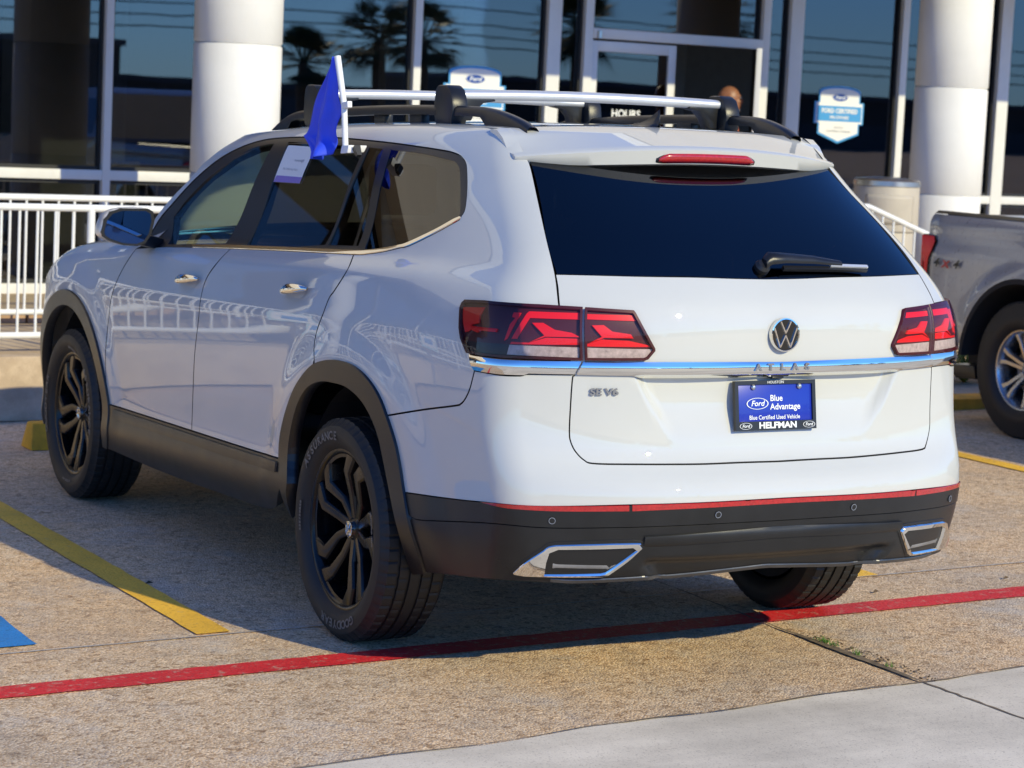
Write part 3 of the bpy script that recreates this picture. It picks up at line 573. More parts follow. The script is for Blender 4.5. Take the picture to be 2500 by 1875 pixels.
def S(u,v):
    u=np.asarray(u,float);v=np.asarray(v,float)
    u,v=np.broadcast_arrays(u,v)
    mir=u>US+UC;uu=np.where(mir,UT-u,u)
    h=fH(v);w0=fW(v);yr=fYR(h);xe=fXE(h)+.014;ye=fYE(h)-.016
    y=UF+(ye+.08-UF)*np.minimum(uu/US,1)
    def side(y):
        z=h+zshift(y,h)
        g=1-.012*((y-1.3)/1.9)**2*(y>1.3)
        fr=np.clip((y-3.15)/.85,0,.999);g=g*(1-fr**2.6)**(1/2.6)
        w=w0*g
        t=np.clip((.3-y)/(.3-ye),0,1.2);w=w-(w-xe)*t*t
        for (wy,wz) in WH:
            r=np.hypot(y-wy,z-wz)
            w=w+.016*(1-sstep(.57,.74,r))*sstep(.25,.6,z)
        t=np.clip((z-(fZF(y)-.11))/.115,0,.985)
        return w-sstep(2.2,2.6,y)*.12*(1-np.sqrt(1-t*t))
    oE=ye-yr;xr=xe-.075
    rear=lambda x:yr+oE*np.abs(np.clip(x/xe,0,2))**PE
    # corner: cubic blend between side and rear
    p1x,p1y=side(ye+.08),ye+.08
    e=1e-3;t1x,t1y=(side(ye+.08-e)-p1x)/e,-1.0
    p2x,p2y=xr,rear(xr);t2x,t2y=-1.0,-(oE*PE*(xr/xe)**(PE-1)/xe)
    L=np.hypot(p2x-p1x,p2y-p1y)*1.08
    n1=np.hypot(t1x,t1y);n2=np.hypot(t2x,t2y)
    q1x,q1y=p1x+t1x/n1*L/3,p1y+t1y/n1*L/3;q2x,q2y=p2x-t2x/n2*L/3,p2y-t2y/n2*L/3
    b=np.clip((uu-US)/UB,0,1);a=1-b
    bx=a**3*p1x+3*a*a*b*q1x+3*a*b*b*q2x+b**3*p2x;by=a**3*p1y+3*a*a*b*q1y+3*a*b*b*q2y+b**3*p2y
    xq=xr*np.clip(1-(uu-US-UB)/(UC-UB),0,1)
    x=np.where(uu<=US,side(y),np.where(uu<=US+UB,bx,xq))
    yy=np.where(uu<=US,y,np.where(uu<=US+UB,by,rear(xq)))
    z=h+zshift(yy,h)
    # number-plate recess under the chrome bar, diffuser recess in the bumper, bumper crease
    ax=np.abs(x);rs=sstep(US+.20,US+.35,uu)
    xe=.475-.62*(1.01-z)
    yy=yy+rs*.040*sstep(.79,.97,z)*(1-sstep(1.012,1.03,z))*(1-sstep(xe-.035,xe+.03,ax))
    xd=.50-.9*(.50-z)
    yy=yy+rs*.045*(1-sstep(.435,.475,z))*(1-sstep(xd-.05,xd+.04,ax))
    x=np.where(mir,x,-x)
    return np.stack([x,yy,z],-1)
def N(u,v,e=1e-3):
    a=S(np.minimum(u+e,UT),v)-S(u-e,v);b=S(u,np.minimum(v+e,VMAX))-S(u,v-e)
    n=np.cross(a,b);n/=np.linalg.norm(n,axis=-1,keepdims=True)+1e-12
    return n
def yz2uv(y,z):
    vs=np.linspace(0,VMAX*.999,1500);h=fH(vs);zz=h+zshift(np.full_like(h,y),h)
    i=np.argmax(zz>z) if (zz>z).any() else len(vs)-1
    v=vs[i-1]+(vs[i]-vs[i-1])*(z-zz[i-1])/(zz[i]-zz[i-1]) if i>0 else vs[0]
    return float(US*(y-UF)/(fYE(fH(v))+.064-UF)),float(v)

# panel outlines on that surface, as (u, v)
TR={'dlo_top':[[1.9428,1.2201],[1.9536,1.2315],[1.9646,1.2431],[1.976,1.2547],[1.9881,1.266],[2.0011,1.2767],[2.0154,1.2866],[2.0293,1.295],[2.0424,1.3019],[2.0561,1.3083],[2.0722,1.3152],[2.0925,1.3236],[2.1187,1.3343],[2.1524,1.3479],[2.1923,1.3638],[2.2363,1.3814],[2.2821,1.3999],[2.3274,1.4187],[2.37,1.4365],[2.4107,1.4535],[2.4511,1.4705],[2.4912,1.4871],[2.5309,1.503],[2.5705,1.5177],[2.6096,1.5311],[2.6482,1.5429],[2.6864,1.5532],[2.7243,1.5622],[2.7618,1.5704],[2.7991,1.5777],[2.8361,1.5846],[2.873,1.5909],[2.9098,1.5966],[2.9463,1.6016],[2.9829,1.6061],[3.0197,1.6099],[3.0567,1.6132],[3.0926,1.6158],[3.1276,1.6176],[3.1631,1.6187],[3.2008,1.6193],[3.2424,1.6195],[3.2894,1.6194],[3.3436,1.619],[3.404,1.6182],[3.4673,1.6172],[3.5307,1.6162],[3.5915,1.6152],[3.6469,1.6142],[3.6946,1.6133],[3.7363,1.6125],[3.7759,1.6115],[3.8171,1.6103],[3.8635,1.6087],[3.9185,1.6068],[3.9851,1.6043],[4.0602,1.6017],[4.139,1.599],[4.2173,1.5965],[4.2896,1.5943],[4.3503,1.5924],[4.4015,1.5906],[4.4473,1.5888],[4.4885,1.587],[4.5259,1.5852],[4.5601,1.5836],[4.5917,1.5821],[4.621,1.5808],[4.6479,1.5795],[4.6723,1.5783],[4.6945,1.5771],[4.7142,1.576],[4.7316,1.5749],[4.7462,1.574],[4.7579,1.5732],[4.7676,1.5724],[4.776,1.5716],[4.7838,1.5706],[4.7919,1.5695],[4.7999,1.5682],[4.8075,1.5668],[4.8146,1.5653],[4.821,1.5636],[4.827,1.5617],[4.8325,1.5597],[4.8374,1.5574],[4.8417,1.5549],[4.8455,1.5523],[4.8489,1.5494],[4.8519,1.5464],[4.8544,1.5431],[4.8566,1.5401],[4.8583,1.5372],[4.8595,1.5342],[4.8604,1.5305],[4.8608,1.5257],[4.8607,1.5191],[4.8599,1.5104],[4.8585,1.4997],[4.8564,1.4878],[4.8538,1.4754],[4.8508,1.4633],[4.8476,1.4523],[4.8443,1.4421],[4.8406,1.4323],[4.8368,1.4228],[4.8329,1.4138],[4.829,1.4055],[4.8251,1.3977],[4.8213,1.3906],[4.8177,1.384],[4.8141,1.3778],[4.8104,1.3721],[4.8065,1.3667],[4.8024,1.3617],[4.7979,1.3572],[4.7932,1.3533],[4.7882,1.3496],[4.7832,1.3462],[4.7781,1.3428],[4.7732,1.3392]],
'dlo_bot':[[4.7645,1.3305],[4.7388,1.3215],[4.713,1.3127],[4.6874,1.3043],[4.6616,1.2959],[4.6357,1.2877],[4.6097,1.2797],[4.5823,1.2714],[4.5535,1.2629],[4.5245,1.2544],[4.4968,1.2464],[4.4716,1.2395],[4.4504,1.2339],[4.4343,1.2302],[4.4223,1.228],[4.4129,1.2268],[4.4044,1.2261],[4.3951,1.2253],[4.3834,1.2237],[4.3694,1.2215],[4.3543,1.219],[4.3387,1.2164],[4.3224,1.2137],[4.3056,1.2111],[4.2887,1.2086],[4.2711,1.2063],[4.2527,1.2039],[4.2341,1.2016],[4.2151,1.1993],[4.196,1.1973],[4.1772,1.1954],[4.1632,1.1938],[4.1545,1.1924],[4.1457,1.1913],[4.1315,1.1903],[4.106,1.1894],[4.0633,1.1885],[3.9976,1.1877],[3.9099,1.1868],[3.8067,1.186],[3.6961,1.1852],[3.5855,1.1842],[3.4831,1.1831],[3.3866,1.1818],[3.2894,1.1803],[3.1935,1.1786],[3.1004,1.1769],[3.0123,1.1753],[2.9314,1.1737],[2.8601,1.1723],[2.7979,1.1709],[2.7418,1.1696],[2.6891,1.1683],[2.6369,1.167],[2.5823,1.1656],[2.5261,1.1642],[2.471,1.1628],[2.4165,1.1614],[2.3619,1.16],[2.3068,1.1585],[2.2505,1.157]],
'dlo_front':[[2.2278,1.1579],[2.02,1.1582],[1.9428,1.2201]],
'pane_front':[[2.2211,1.1749],[2.1784,1.296],[2.2794,1.3498],[2.5466,1.4528],[2.8061,1.5347],[3.0353,1.5742],[3.2231,1.5876],[2.8333,1.1958]],
'pane_rear':[[3.0605,1.1965],[3.2183,1.3749],[3.3795,1.5852],[3.391,1.5877],[3.7609,1.58],[4.149,1.5742],[3.9772,1.4027],[3.7957,1.2205],[3.429,1.2003]],
'pane_fixed':[[3.8222,1.2201],[4.0041,1.4031],[4.1906,1.5714],[4.3136,1.5681],[4.195,1.3958],[4.0763,1.224]],
'pane_quarter':[[4.3784,1.5652],[4.4359,1.564],[4.4913,1.5631],[4.5432,1.562],[4.5907,1.5601],[4.6334,1.5571],[4.6723,1.5533],[4.7092,1.5492],[4.7455,1.5453],[4.7455,1.5453],[4.759,1.5437],[4.7727,1.5424],[4.7854,1.5406],[4.7957,1.5378],[4.8032,1.534],[4.8087,1.5294],[4.8127,1.5239],[4.8155,1.5172],[4.8172,1.5105],[4.8176,1.5036],[4.8167,1.4939],[4.8141,1.4788],[4.8083,1.4541],[4.7987,1.4227],[4.7879,1.3925],[4.7793,1.3704],[4.7742,1.3588],[4.771,1.3533],[4.7684,1.3503],[4.7656,1.346],[4.7452,1.3352],[4.6122,1.2934],[4.5164,1.2644],[4.4488,1.2473],[4.3677,1.2339],[4.2692,1.2227],[4.1658,1.2148],[4.135,1.2132],[4.1347,1.2229],[4.2509,1.3864]],
'chrome_belt':[[4.7732,1.3392],[4.7734,1.3383],[4.7757,1.338],[4.7779,1.3377],[4.7782,1.3367],[4.7744,1.3345],[4.7645,1.3305],[4.7472,1.3241],[4.7239,1.3159],[4.6965,1.3068],[4.6671,1.2974],[4.6374,1.2882],[4.6097,1.2797],[4.5823,1.2714],[4.5535,1.2629],[4.5245,1.2544],[4.4968,1.2464],[4.4716,1.2395],[4.4504,1.2339],[4.4343,1.2302],[4.4223,1.228],[4.4129,1.2268],[4.4044,1.2261],[4.3951,1.2253],[4.3834,1.2237],[4.3694,1.2215],[4.3543,1.219],[4.3387,1.2164],[4.3224,1.2137],[4.3056,1.2111],[4.2887,1.2086],[4.2711,1.2063],[4.2527,1.2039],[4.2341,1.2016],[4.2151,1.1993],[4.196,1.1973],[4.1772,1.1954],[4.1632,1.1938],[4.1545,1.1924],[4.1457,1.1913],[4.1315,1.1903],[4.106,1.1894],[4.0633,1.1885],[3.9976,1.1877],[3.9099,1.1868],[3.8067,1.186],[3.6961,1.1852],[3.5855,1.1842],[3.4831,1.1831],[3.3871,1.1818],[3.2908,1.1804],[3.1959,1.1787],[3.1033,1.177],[3.0146,1.1754],[2.9314,1.1737],[2.8561,1.1721],[2.7886,1.1705],[2.7259,1.1688],[2.6654,1.1672],[2.6042,1.1655],[2.5394,1.1638],[2.5132,1.1767],[2.5773,1.1791],[2.6379,1.1814],[2.6982,1.1836],[2.7608,1.1858],[2.8285,1.1878],[2.9045,1.1896],[2.9888,1.1913],[3.0787,1.1928],[3.1727,1.1943],[3.269,1.1957],[3.3666,1.1969],[3.4637,1.1981],[3.5671,1.1992],[3.6785,1.2002],[3.7899,1.2011],[3.8939,1.202],[3.9828,1.2028],[4.0497,1.2037],[4.0934,1.2044],[4.12,1.2051],[4.1353,1.2059],[4.145,1.2067],[4.1543,1.2077],[4.1684,1.2088],[4.1862,1.2102],[4.2035,1.2116],[4.2205,1.2132],[4.2372,1.2149],[4.2538,1.2167],[4.2703,1.2185],[4.2872,1.2203],[4.3044,1.2223],[4.3214,1.2243],[4.3378,1.2263],[4.3536,1.2284],[4.3682,1.2304],[4.3802,1.2319],[4.3897,1.2329],[4.3984,1.234],[4.4083,1.2355],[4.421,1.238],[4.4383,1.2421],[4.4617,1.248],[4.4901,1.2555],[4.5213,1.264],[4.5533,1.2728],[4.584,1.2814],[4.6113,1.2893],[4.6352,1.2964],[4.6573,1.3033],[4.6782,1.31],[4.6984,1.3166],[4.7185,1.3232],[4.7393,1.33]],
'front_door':[[1.7132,.454],[1.7087,.4642],[1.7043,.4733],[1.7004,.4826],[1.6973,.4929],[1.6957,.5054],[1.696,.5212],[1.6977,.5408],[1.6997,.5635],[1.7022,.5882],[1.7048,.6139],[1.7071,.6396],[1.709,.6642],[1.7109,.6884],[1.7125,.7132],[1.7139,.738],[1.7156,.7623],[1.7182,.7854],[1.7218,.8067],[1.7262,.8263],[1.7312,.8445],[1.7365,.8616],[1.7422,.8776],[1.7489,.8929],[1.7569,.9076],[1.7655,.9214],[1.7736,.9342],[1.7804,.9462],[1.7867,.9577],[1.7925,.969],[1.7983,.9805],[1.8048,.9921],[1.8128,1.0037],[1.8222,1.0152],[1.8324,1.0264],[1.8432,1.0371],[1.854,1.0473],[1.865,1.057],[1.8767,1.0664],[1.8885,1.0753],[1.8996,1.0836],[1.9092,1.0915],[1.9169,1.0987],[1.9227,1.1051],[1.9269,1.1107],[1.9295,1.1158],[1.9313,1.1207],[1.9317,1.1259],[1.9301,1.1318],[2.2505,1.157],[2.3068,1.1585],[2.3619,1.16],[2.4165,1.1614],[2.471,1.1628],[2.5261,1.1642],[2.5823,1.1656],[2.6369,1.167],[2.6891,1.1683],[2.7418,1.1696],[2.7979,1.1709],[2.8601,1.1723],[2.9314,1.1737],[2.9448,1.174],[2.9439,1.1725],[2.943,1.1716],[2.9421,1.1707],[2.9414,1.1691],[2.9413,1.1661],[2.9424,1.1608],[2.9443,1.1533],[2.9462,1.1441],[2.9471,1.1339],[2.945,1.1233],[2.9393,1.1128],[2.9302,1.1027],[2.9178,1.0926],[2.9024,1.0821],[2.8855,1.071],[2.8692,1.0594],[2.8547,1.0474],[2.8432,1.0351],[2.835,1.0226],[2.8294,1.0097],[2.8263,.9966],[2.8252,.9833],[2.8253,.9697],[2.8253,.9557],[2.825,.9418],[2.824,.9279],[2.822,.9137],[2.8194,.8987],[2.8163,.8827],[2.8123,.8651],[2.807,.846],[2.8004,.8256],[2.7929,.8041],[2.785,.7816],[2.7771,.7581],[2.7695,.7339],[2.7619,.708],[2.7535,.6804],[2.7436,.6518],[2.7328,.6231],[2.7214,.5951],[2.7104,.5686],[2.7001,.5439],[2.691,.5203],[2.6834,.4976],[2.6782,.4755],[2.6764,.4536],[2.6786,.4317],[2.6012,.4332],[2.5224,.4347],[2.4425,.4363],[2.3613,.4378],[2.2791,.4394],[2.1959,.4409],[2.1118,.4425],[2.0268,.444],[1.9407,.4455],[1.8555,.4473],[1.7892,.451],[1.7132,.454]],
'rear_door':[[2.6786,.4317],[2.6764,.4536],[2.6782,.4755],[2.6834,.4976],[2.691,.5203],[2.7001,.5439],[2.7104,.5686],[2.7214,.5951],[2.7328,.6231],[2.7436,.6518],[2.7535,.6804],[2.7619,.708],[2.7695,.7339],[2.7771,.7581],[2.785,.7816],[2.7929,.8041],[2.8004,.8256],[2.807,.846],[2.8123,.8651],[2.8163,.8827],[2.8194,.8987],[2.822,.9137],[2.824,.9279],[2.825,.9418],[2.8253,.9557],[2.8253,.9697],[2.8252,.9833],[2.8263,.9966],[2.8294,1.0097],[2.835,1.0226],[2.8432,1.0351],[2.8547,1.0474],[2.8692,1.0594],[2.8855,1.071],[2.9024,1.0821],[2.9178,1.0926],[2.9302,1.1027],[2.9393,1.1128],[2.945,1.1233],[2.9471,1.1339],[2.9462,1.1441],[2.9443,1.1533],[2.9424,1.1608],[2.9413,1.1661],[2.9414,1.1691],[2.9421,1.1707],[2.943,1.1716],[2.9439,1.1725],[2.9448,1.174],[3.0123,1.1753],[3.1004,1.1769],[3.1935,1.1786],[3.2894,1.1803],[3.3866,1.1818],[3.4831,1.1831],[3.5855,1.1842],[3.6961,1.1852],[3.8067,1.186],[3.9099,1.1868],[3.9976,1.1877],[4.0633,1.1885],[4.0683,1.1881],[4.0692,1.187],[4.0697,1.1867],[4.0702,1.1863],[4.0711,1.1853],[4.0726,1.1827],[4.0759,1.1779],[4.0819,1.1704],[4.0911,1.1608],[4.1023,1.1494],[4.113,1.1371],[4.1203,1.1248],[4.1222,1.1131],[4.1179,1.1012],[4.1085,1.0884],[4.0954,1.0754],[4.0815,1.0627],[4.0685,1.0509],[4.0579,1.041],[4.0496,1.0338],[4.0429,1.0287],[4.0372,1.0246],[4.0322,1.0209],[4.0275,1.0165],[4.0228,1.0105],[4.0182,1.0031],[4.0143,.9949],[4.0109,.986],[4.0077,.9767],[4.0044,.9671],[4.0005,.9573],[3.9954,.947],[3.989,.936],[3.9816,.9248],[3.9742,.9135],[3.9677,.9026],[3.963,.8924],[3.9603,.8829],[3.9591,.8739],[3.959,.8653],[3.9597,.857],[3.9609,.8489],[3.9623,.8409],[3.964,.8332],[3.9662,.8259],[3.9686,.8187],[3.9707,.8116],[3.9724,.8045],[3.9733,.7972],[3.953,.7532],[3.9287,.7423],[3.905,.7301],[3.8818,.7171],[3.8591,.7035],[3.8371,.6892],[3.8151,.6735],[3.7924,.6557],[3.7682,.6351],[3.7429,.6121],[3.7182,.5883],[3.6961,.5654],[3.6773,.544],[3.6614,.5231],[3.6486,.5024],[3.6392,.4817],[3.6347,.4608],[3.6356,.4401],[3.6403,.4196],[3.6453,.3991],[3.6169,.4206],[3.6081,.4206],[3.6033,.4206],[3.5986,.4206],[3.5898,.4206],[3.5727,.4208],[3.5413,.421],[3.4783,.4194],[3.4048,.4183],[3.3374,.4193],[3.2646,.4205],[3.1904,.4217],[3.1187,.4229],[3.049,.4242],[2.9775,.4256],[2.9044,.4271],[2.8302,.4286],[2.7549,.4301],[2.6786,.4317]],
'body_frame':[[1.9428,1.2201],[1.9536,1.2315],[1.9646,1.2431],[1.976,1.2547],[1.9881,1.266],[2.0011,1.2767],[2.0154,1.2866],[2.0293,1.295],[2.0424,1.3019],[2.0561,1.3083],[2.0722,1.3152],[2.0925,1.3236],[2.1187,1.3343],[2.1524,1.3479],[2.1923,1.3638],[2.2363,1.3814],[2.2821,1.3999],[2.3274,1.4187],[2.37,1.4365],[2.4107,1.4535],[2.4511,1.4705],[2.4912,1.4871],[2.5309,1.503],[2.5705,1.5177],[2.6096,1.5311],[2.6482,1.5429],[2.6864,1.5532],[2.7243,1.5622],[2.7618,1.5704],[2.7991,1.5777],[2.8361,1.5846],[2.873,1.5909],[2.9098,1.5966],[2.9463,1.6016],[2.9829,1.6061],[3.0197,1.6099],[3.0567,1.6132],[3.0926,1.6158],[3.1276,1.6176],[3.1631,1.6187],[3.2008,1.6193],[3.2424,1.6195],[3.2894,1.6194],[3.3436,1.619],[3.404,1.6182],[3.4673,1.6172],[3.5307,1.6162],[3.5915,1.6152],[3.6469,1.6142],[3.6946,1.6133],[3.7363,1.6125],[3.7759,1.6115],[3.8171,1.6103],[3.8635,1.6087],[3.9185,1.6068],[3.9851,1.6043],[4.0602,1.6017],[4.139,1.599],[4.2173,1.5965],[4.2896,1.5943],[4.3503,1.5924],[4.4015,1.5906],[4.4473,1.5888],[4.4885,1.587],[4.5259,1.5852],[4.5601,1.5836],[4.5917,1.5821],[4.621,1.5808],[4.6479,1.5795],[4.6723,1.5783],[4.6945,1.5771],[4.7142,1.576],[4.7316,1.5749],[4.7462,1.574],[4.7579,1.5732],[4.7676,1.5724],[4.776,1.5716],[4.7838,1.5706],[4.7919,1.5695],[4.7999,1.5682],[4.8075,1.5668],[4.8146,1.5653],[4.821,1.5636],[4.827,1.5617],[4.8325,1.5597],[4.8374,1.5574],[4.8417,1.5549],[4.8455,1.5523],[4.8489,1.5494],[4.8519,1.5464],[4.8544,1.5431],[4.8566,1.5401],[4.8583,1.5372],[4.8595,1.5342],[4.8604,1.5305],[4.8608,1.5257],[4.8607,1.5191],[4.8599,1.5104],[4.8585,1.4997],[4.8564,1.4878],[4.8538,1.4754],[4.8508,1.4633],[4.8476,1.4523],[4.8443,1.4421],[4.8406,1.4323],[4.8368,1.4228],[4.8329,1.4138],[4.829,1.4055],[4.8251,1.3977],[4.8213,1.3906],[4.8177,1.384],[4.8141,1.3778],[4.8104,1.3721],[4.8065,1.3667],[4.8024,1.3617],[4.7979,1.3572],[4.7932,1.3533],[4.7882,1.3496],[4.7832,1.3462],[4.7781,1.3428],[4.7732,1.3392],[4.7645,1.3305],[4.7388,1.3215],[4.713,1.3127],[4.6874,1.3043],[4.6616,1.2959],[4.6357,1.2877],[4.6097,1.2797],[4.5823,1.2714],[4.5535,1.2629],[4.5245,1.2544],[4.4968,1.2464],[4.4716,1.2395],[4.4504,1.2339],[4.4343,1.2302],[4.4223,1.228],[4.4129,1.2268],[4.4044,1.2261],[4.3951,1.2253],[4.3834,1.2237],[4.3694,1.2215],[4.3543,1.219],[4.3387,1.2164],[4.3224,1.2137],[4.3056,1.2111],[4.2887,1.2086],[4.2711,1.2063],[4.2527,1.2039],[4.2341,1.2016],[4.2151,1.1993],[4.196,1.1973],[4.1772,1.1954],[4.1632,1.1938],[4.1545,1.1924],[4.1457,1.1913],[4.1315,1.1903],[4.106,1.1894],[4.0683,1.1881],[4.0692,1.187],[4.0697,1.1867],[4.0702,1.1863],[4.0711,1.1853],[4.0726,1.1827],[4.0759,1.1779],[4.0819,1.1704],[4.0911,1.1608],[4.1023,1.1494],[4.113,1.1371],[4.1203,1.1248],[4.1222,1.1131],[4.1179,1.1012],[4.1085,1.0884],[4.0954,1.0754],[4.0815,1.0627],[4.0685,1.0509],[4.0579,1.041],[4.0496,1.0338],[4.0429,1.0287],[4.0372,1.0246],[4.0322,1.0209],[4.0275,1.0165],[4.0228,1.0105],[4.0182,1.0031],[4.0143,.9949],[4.0109,.986],[4.0077,.9767],[4.0044,.9671],[4.0005,.9573],[3.9954,.947],[3.989,.936],[3.9816,.9248],[3.9742,.9135],[3.9677,.9026],[3.963,.8924],[3.9603,.8829],[3.9591,.8739],[3.959,.8653],[3.9597,.857],[3.9609,.8489],[3.9623,.8409],[3.964,.8332],[3.9662,.8259],[3.9686,.8187],[3.9707,.8116],[3.9724,.8045],[3.9733,.7972],[3.9778,.7624],[4.0037,.7697],[4.0306,.7754],[4.0572,.7798],[4.0822,.7832],[4.1048,.7855],[4.1259,.7868],[4.147,.7871],[4.1696,.7867],[4.1942,.7859],[4.2199,.7845],[4.2459,.782],[4.271,.7779],[4.2958,.7719],[4.3204,.7644],[4.344,.7557],[4.3657,.7458],[4.3856,.7347],[4.4039,.7224],[4.4203,.7091],[4.435,.6952],[4.4471,.6808],[4.4569,.6656],[4.4652,.6497],[4.494,.6513],[4.5334,.6577],[4.5696,.665],[4.6021,.6721],[4.6325,.6788],[4.6627,.6854],[4.6945,.692],[4.7291,.6988],[4.7649,.7055],[4.7995,.712],[4.8312,.7179],[4.8583,.7231],[4.8794,.7273],[4.8934,.7303],[4.9014,.7321],[4.9055,.7333],[4.9075,.7343],[4.9093,.7356],[4.9128,.7375],[4.9174,.7399],[4.9216,.7426],[4.9256,.7454],[4.9296,.7486],[4.9335,.7522],[4.9377,.7563],[4.942,.7607],[4.9463,.7654],[4.9506,.7706],[4.9549,.7762],[4.9593,.7825],[4.9636,.7896],[4.9678,.7976],[4.972,.8065],[4.976,.8161],[4.9798,.826],[4.9834,.8359],[4.9869,.8454],[4.9866,.8482],[4.9562,.8979],[4.9137,.9403],[4.8992,.9692],[4.8828,1.0288],[4.8866,1.0454],[4.8995,1.0553],[4.9969,1.0612],[5.2129,1.0629],[5.2749,1.0619],[5.2764,1.0639],[5.2703,1.0791],[5.2639,1.0943],[5.2571,1.1108],[5.2494,1.1305],[5.2408,1.1542],[5.2317,1.179],[5.222,1.2005],[5.2125,1.219],[5.2037,1.2367],[5.1961,1.2546],[5.1901,1.2726],[5.186,1.2905],[5.1832,1.3085],[5.1814,1.3266],[5.1803,1.3449],[5.1795,1.3633],[5.1789,1.3823],[5.1785,1.4019],[5.1784,1.4234],[5.1785,1.4469],[5.1786,1.4711],[5.1785,1.4943],[5.1779,1.5148],[5.1769,1.5313],[5.1754,1.5432],[5.1737,1.5515],[5.1719,1.5574],[5.1699,1.562],[5.1678,1.5667],[5.1654,1.5724],[5.1627,1.5791],[5.1597,1.5858],[5.1565,1.5925],[5.1531,1.5994],[5.1495,1.6064],[5.146,1.6137],[5.0932,1.7651],[4.9511,1.7651],[4.809,1.7651],[4.6669,1.7651],[4.5249,1.7651],[4.3828,1.7651],[4.2407,1.7651],[4.0986,1.7651],[3.9566,1.7651],[3.8145,1.7651],[3.6724,1.7651],[3.5303,1.7651],[3.3883,1.7651],[3.2462,1.7651],[2.7737,1.6761],[2.7668,1.654],[2.7408,1.6386],[2.7092,1.625],[2.6756,1.6123],[2.6418,1.6],[2.6081,1.5875],[2.5735,1.5749],[2.5394,1.5621],[2.5068,1.5491],[2.4768,1.5362],[2.4499,1.5237],[2.4288,1.5126],[2.4138,1.5031],[2.4017,1.4941],[2.3892,1.4845],[2.3727,1.4733],[2.3487,1.4598],[2.3144,1.4431],[2.2714,1.4245],[2.2233,1.4055],[2.1739,1.3872],[2.1274,1.3703],[2.0882,1.3556],[2.0563,1.3426],[2.0289,1.3304],[2.0049,1.3186],[1.9833,1.3071],[1.9627,1.2957],[1.9425,1.2841],[1.9237,1.2723],[1.9083,1.2604],[1.8973,1.2488],[1.8917,1.2379],[1.8883,1.2278],[1.8854,1.2189],[1.8945,1.2115],[1.9008,1.2051],[1.9054,1.1995],[1.9098,1.194],[1.9152,1.1883],[1.9233,1.1817]],
'bumper_upper':[[4.494,.6513],[4.5334,.6577],[4.5696,.665],[4.6021,.6721],[4.6325,.6788],[4.6627,.6854],[4.6945,.692],[4.7291,.6988],[4.7649,.7055],[4.7995,.712],[4.8312,.7179],[4.8583,.7231],[4.8794,.7273],[4.8934,.7303],[4.9014,.7321],[4.9055,.7333],[4.9075,.7343],[4.9093,.7356],[4.9128,.7375],[4.9174,.7399],[4.9216,.7426],[4.9256,.7454],[4.9296,.7486],[4.9335,.7522],[4.9377,.7563],[4.942,.7607],[4.9463,.7654],[4.9506,.7706],[4.9549,.7762],[4.9593,.7825],[4.9636,.7896],[4.9678,.7976],[4.972,.8065],[4.976,.8161],[4.9798,.826],[4.9834,.8359],[4.9869,.8454],[4.9866,.8482],[4.9866,.8482],[5.0354,.8479],[5.079,.8464],[5.1153,.8452],[5.1467,.8452],[5.1741,.8462],[5.1951,.8474],[5.2024,.8491],[5.2047,.8515],[5.2189,.8536],[5.259,.8552],[5.3122,.8564],[5.3525,.8569],[5.3652,.8565],[5.3636,.8556],[5.3619,.8548],[5.3619,.8548],[5.3609,.8537],[5.3598,.8536],[5.3587,.8536],[5.3577,.8525],[5.3569,.8492],[5.3564,.8427],[5.3561,.8319],[5.3559,.8177],[5.3555,.8012],[5.3551,.7839],[5.3545,.7672],[5.3539,.7523],[5.3532,.7389],[5.3524,.7256],[5.3516,.713],[5.3508,.7011],[5.3501,.6905],[5.3496,.6813],[5.3493,.674],[5.3492,.6685],[5.3493,.6641],[5.3498,.6602],[5.3506,.6564],[5.3516,.6521],[5.353,.6472],[5.3547,.6422],[5.3567,.6373],[5.3589,.6325],[5.3615,.6278],[5.3644,.6232],[5.3676,.6188],[5.3712,.6143],[5.375,.6099],[5.379,.6059],[5.3831,.6022],[5.3873,.5992],[5.3907,.5967],[5.393,.5947],[5.3957,.593],[5.3998,.5917],[5.4066,.5906],[5.4172,.5897],[5.4314,.589],[5.4483,.5886],[5.468,.5883],[5.4907,.5882],[5.5167,.5881],[5.5463,.588],[5.5816,.5877],[5.6233,.5873],[5.6688,.5869],[5.7157,.5864],[5.7609,.5859],[5.8015,.5855],[5.8374,.5853],[5.8706,.5854],[5.9018,.5855],[5.9313,.5857],[5.9599,.5858],[5.988,.5858],[6.0151,.5857],[6.0404,.5855],[6.0645,.5854],[6.0882,.5851],[6.1119,.5849],[6.1363,.5847],[6.15,.5847],[6.15,.4797],[6.1319,.4797],[6.0728,.4794],[6.0142,.479],[5.9564,.4784],[5.9,.4777],[5.8453,.477],[5.7926,.4764],[5.7428,.4758],[5.6959,.4752],[5.6504,.4746],[5.6053,.4739],[5.5594,.4731],[5.5117,.4721],[5.4606,.4705],[5.4068,.4684],[5.3527,.466],[5.3007,.4635],[5.2527,.4613],[5.2105,.4598],[5.1685,.459],[5.1254,.4581],[5.0817,.4569],[5.0356,.4548],[4.9873,.451],[4.9444,.4466],[4.9057,.4425],[4.8721,.439],[4.8417,.436],[4.8128,.4332],[4.7839,.4307],[4.7553,.4284],[4.7272,.4266],[4.699,.425],[4.6684,.4231],[4.6332,.4204],[4.5959,.4173],[4.5582,.4142],[4.5348,.4166],[4.5248,.438],[4.5168,.4588],[4.5104,.4791],[4.5054,.4986],[4.5016,.5173],[4.4983,.5357],[4.4946,.5544],[4.4902,.5741],[4.4851,.5943],[4.4792,.6141],[4.4724,.6327]],
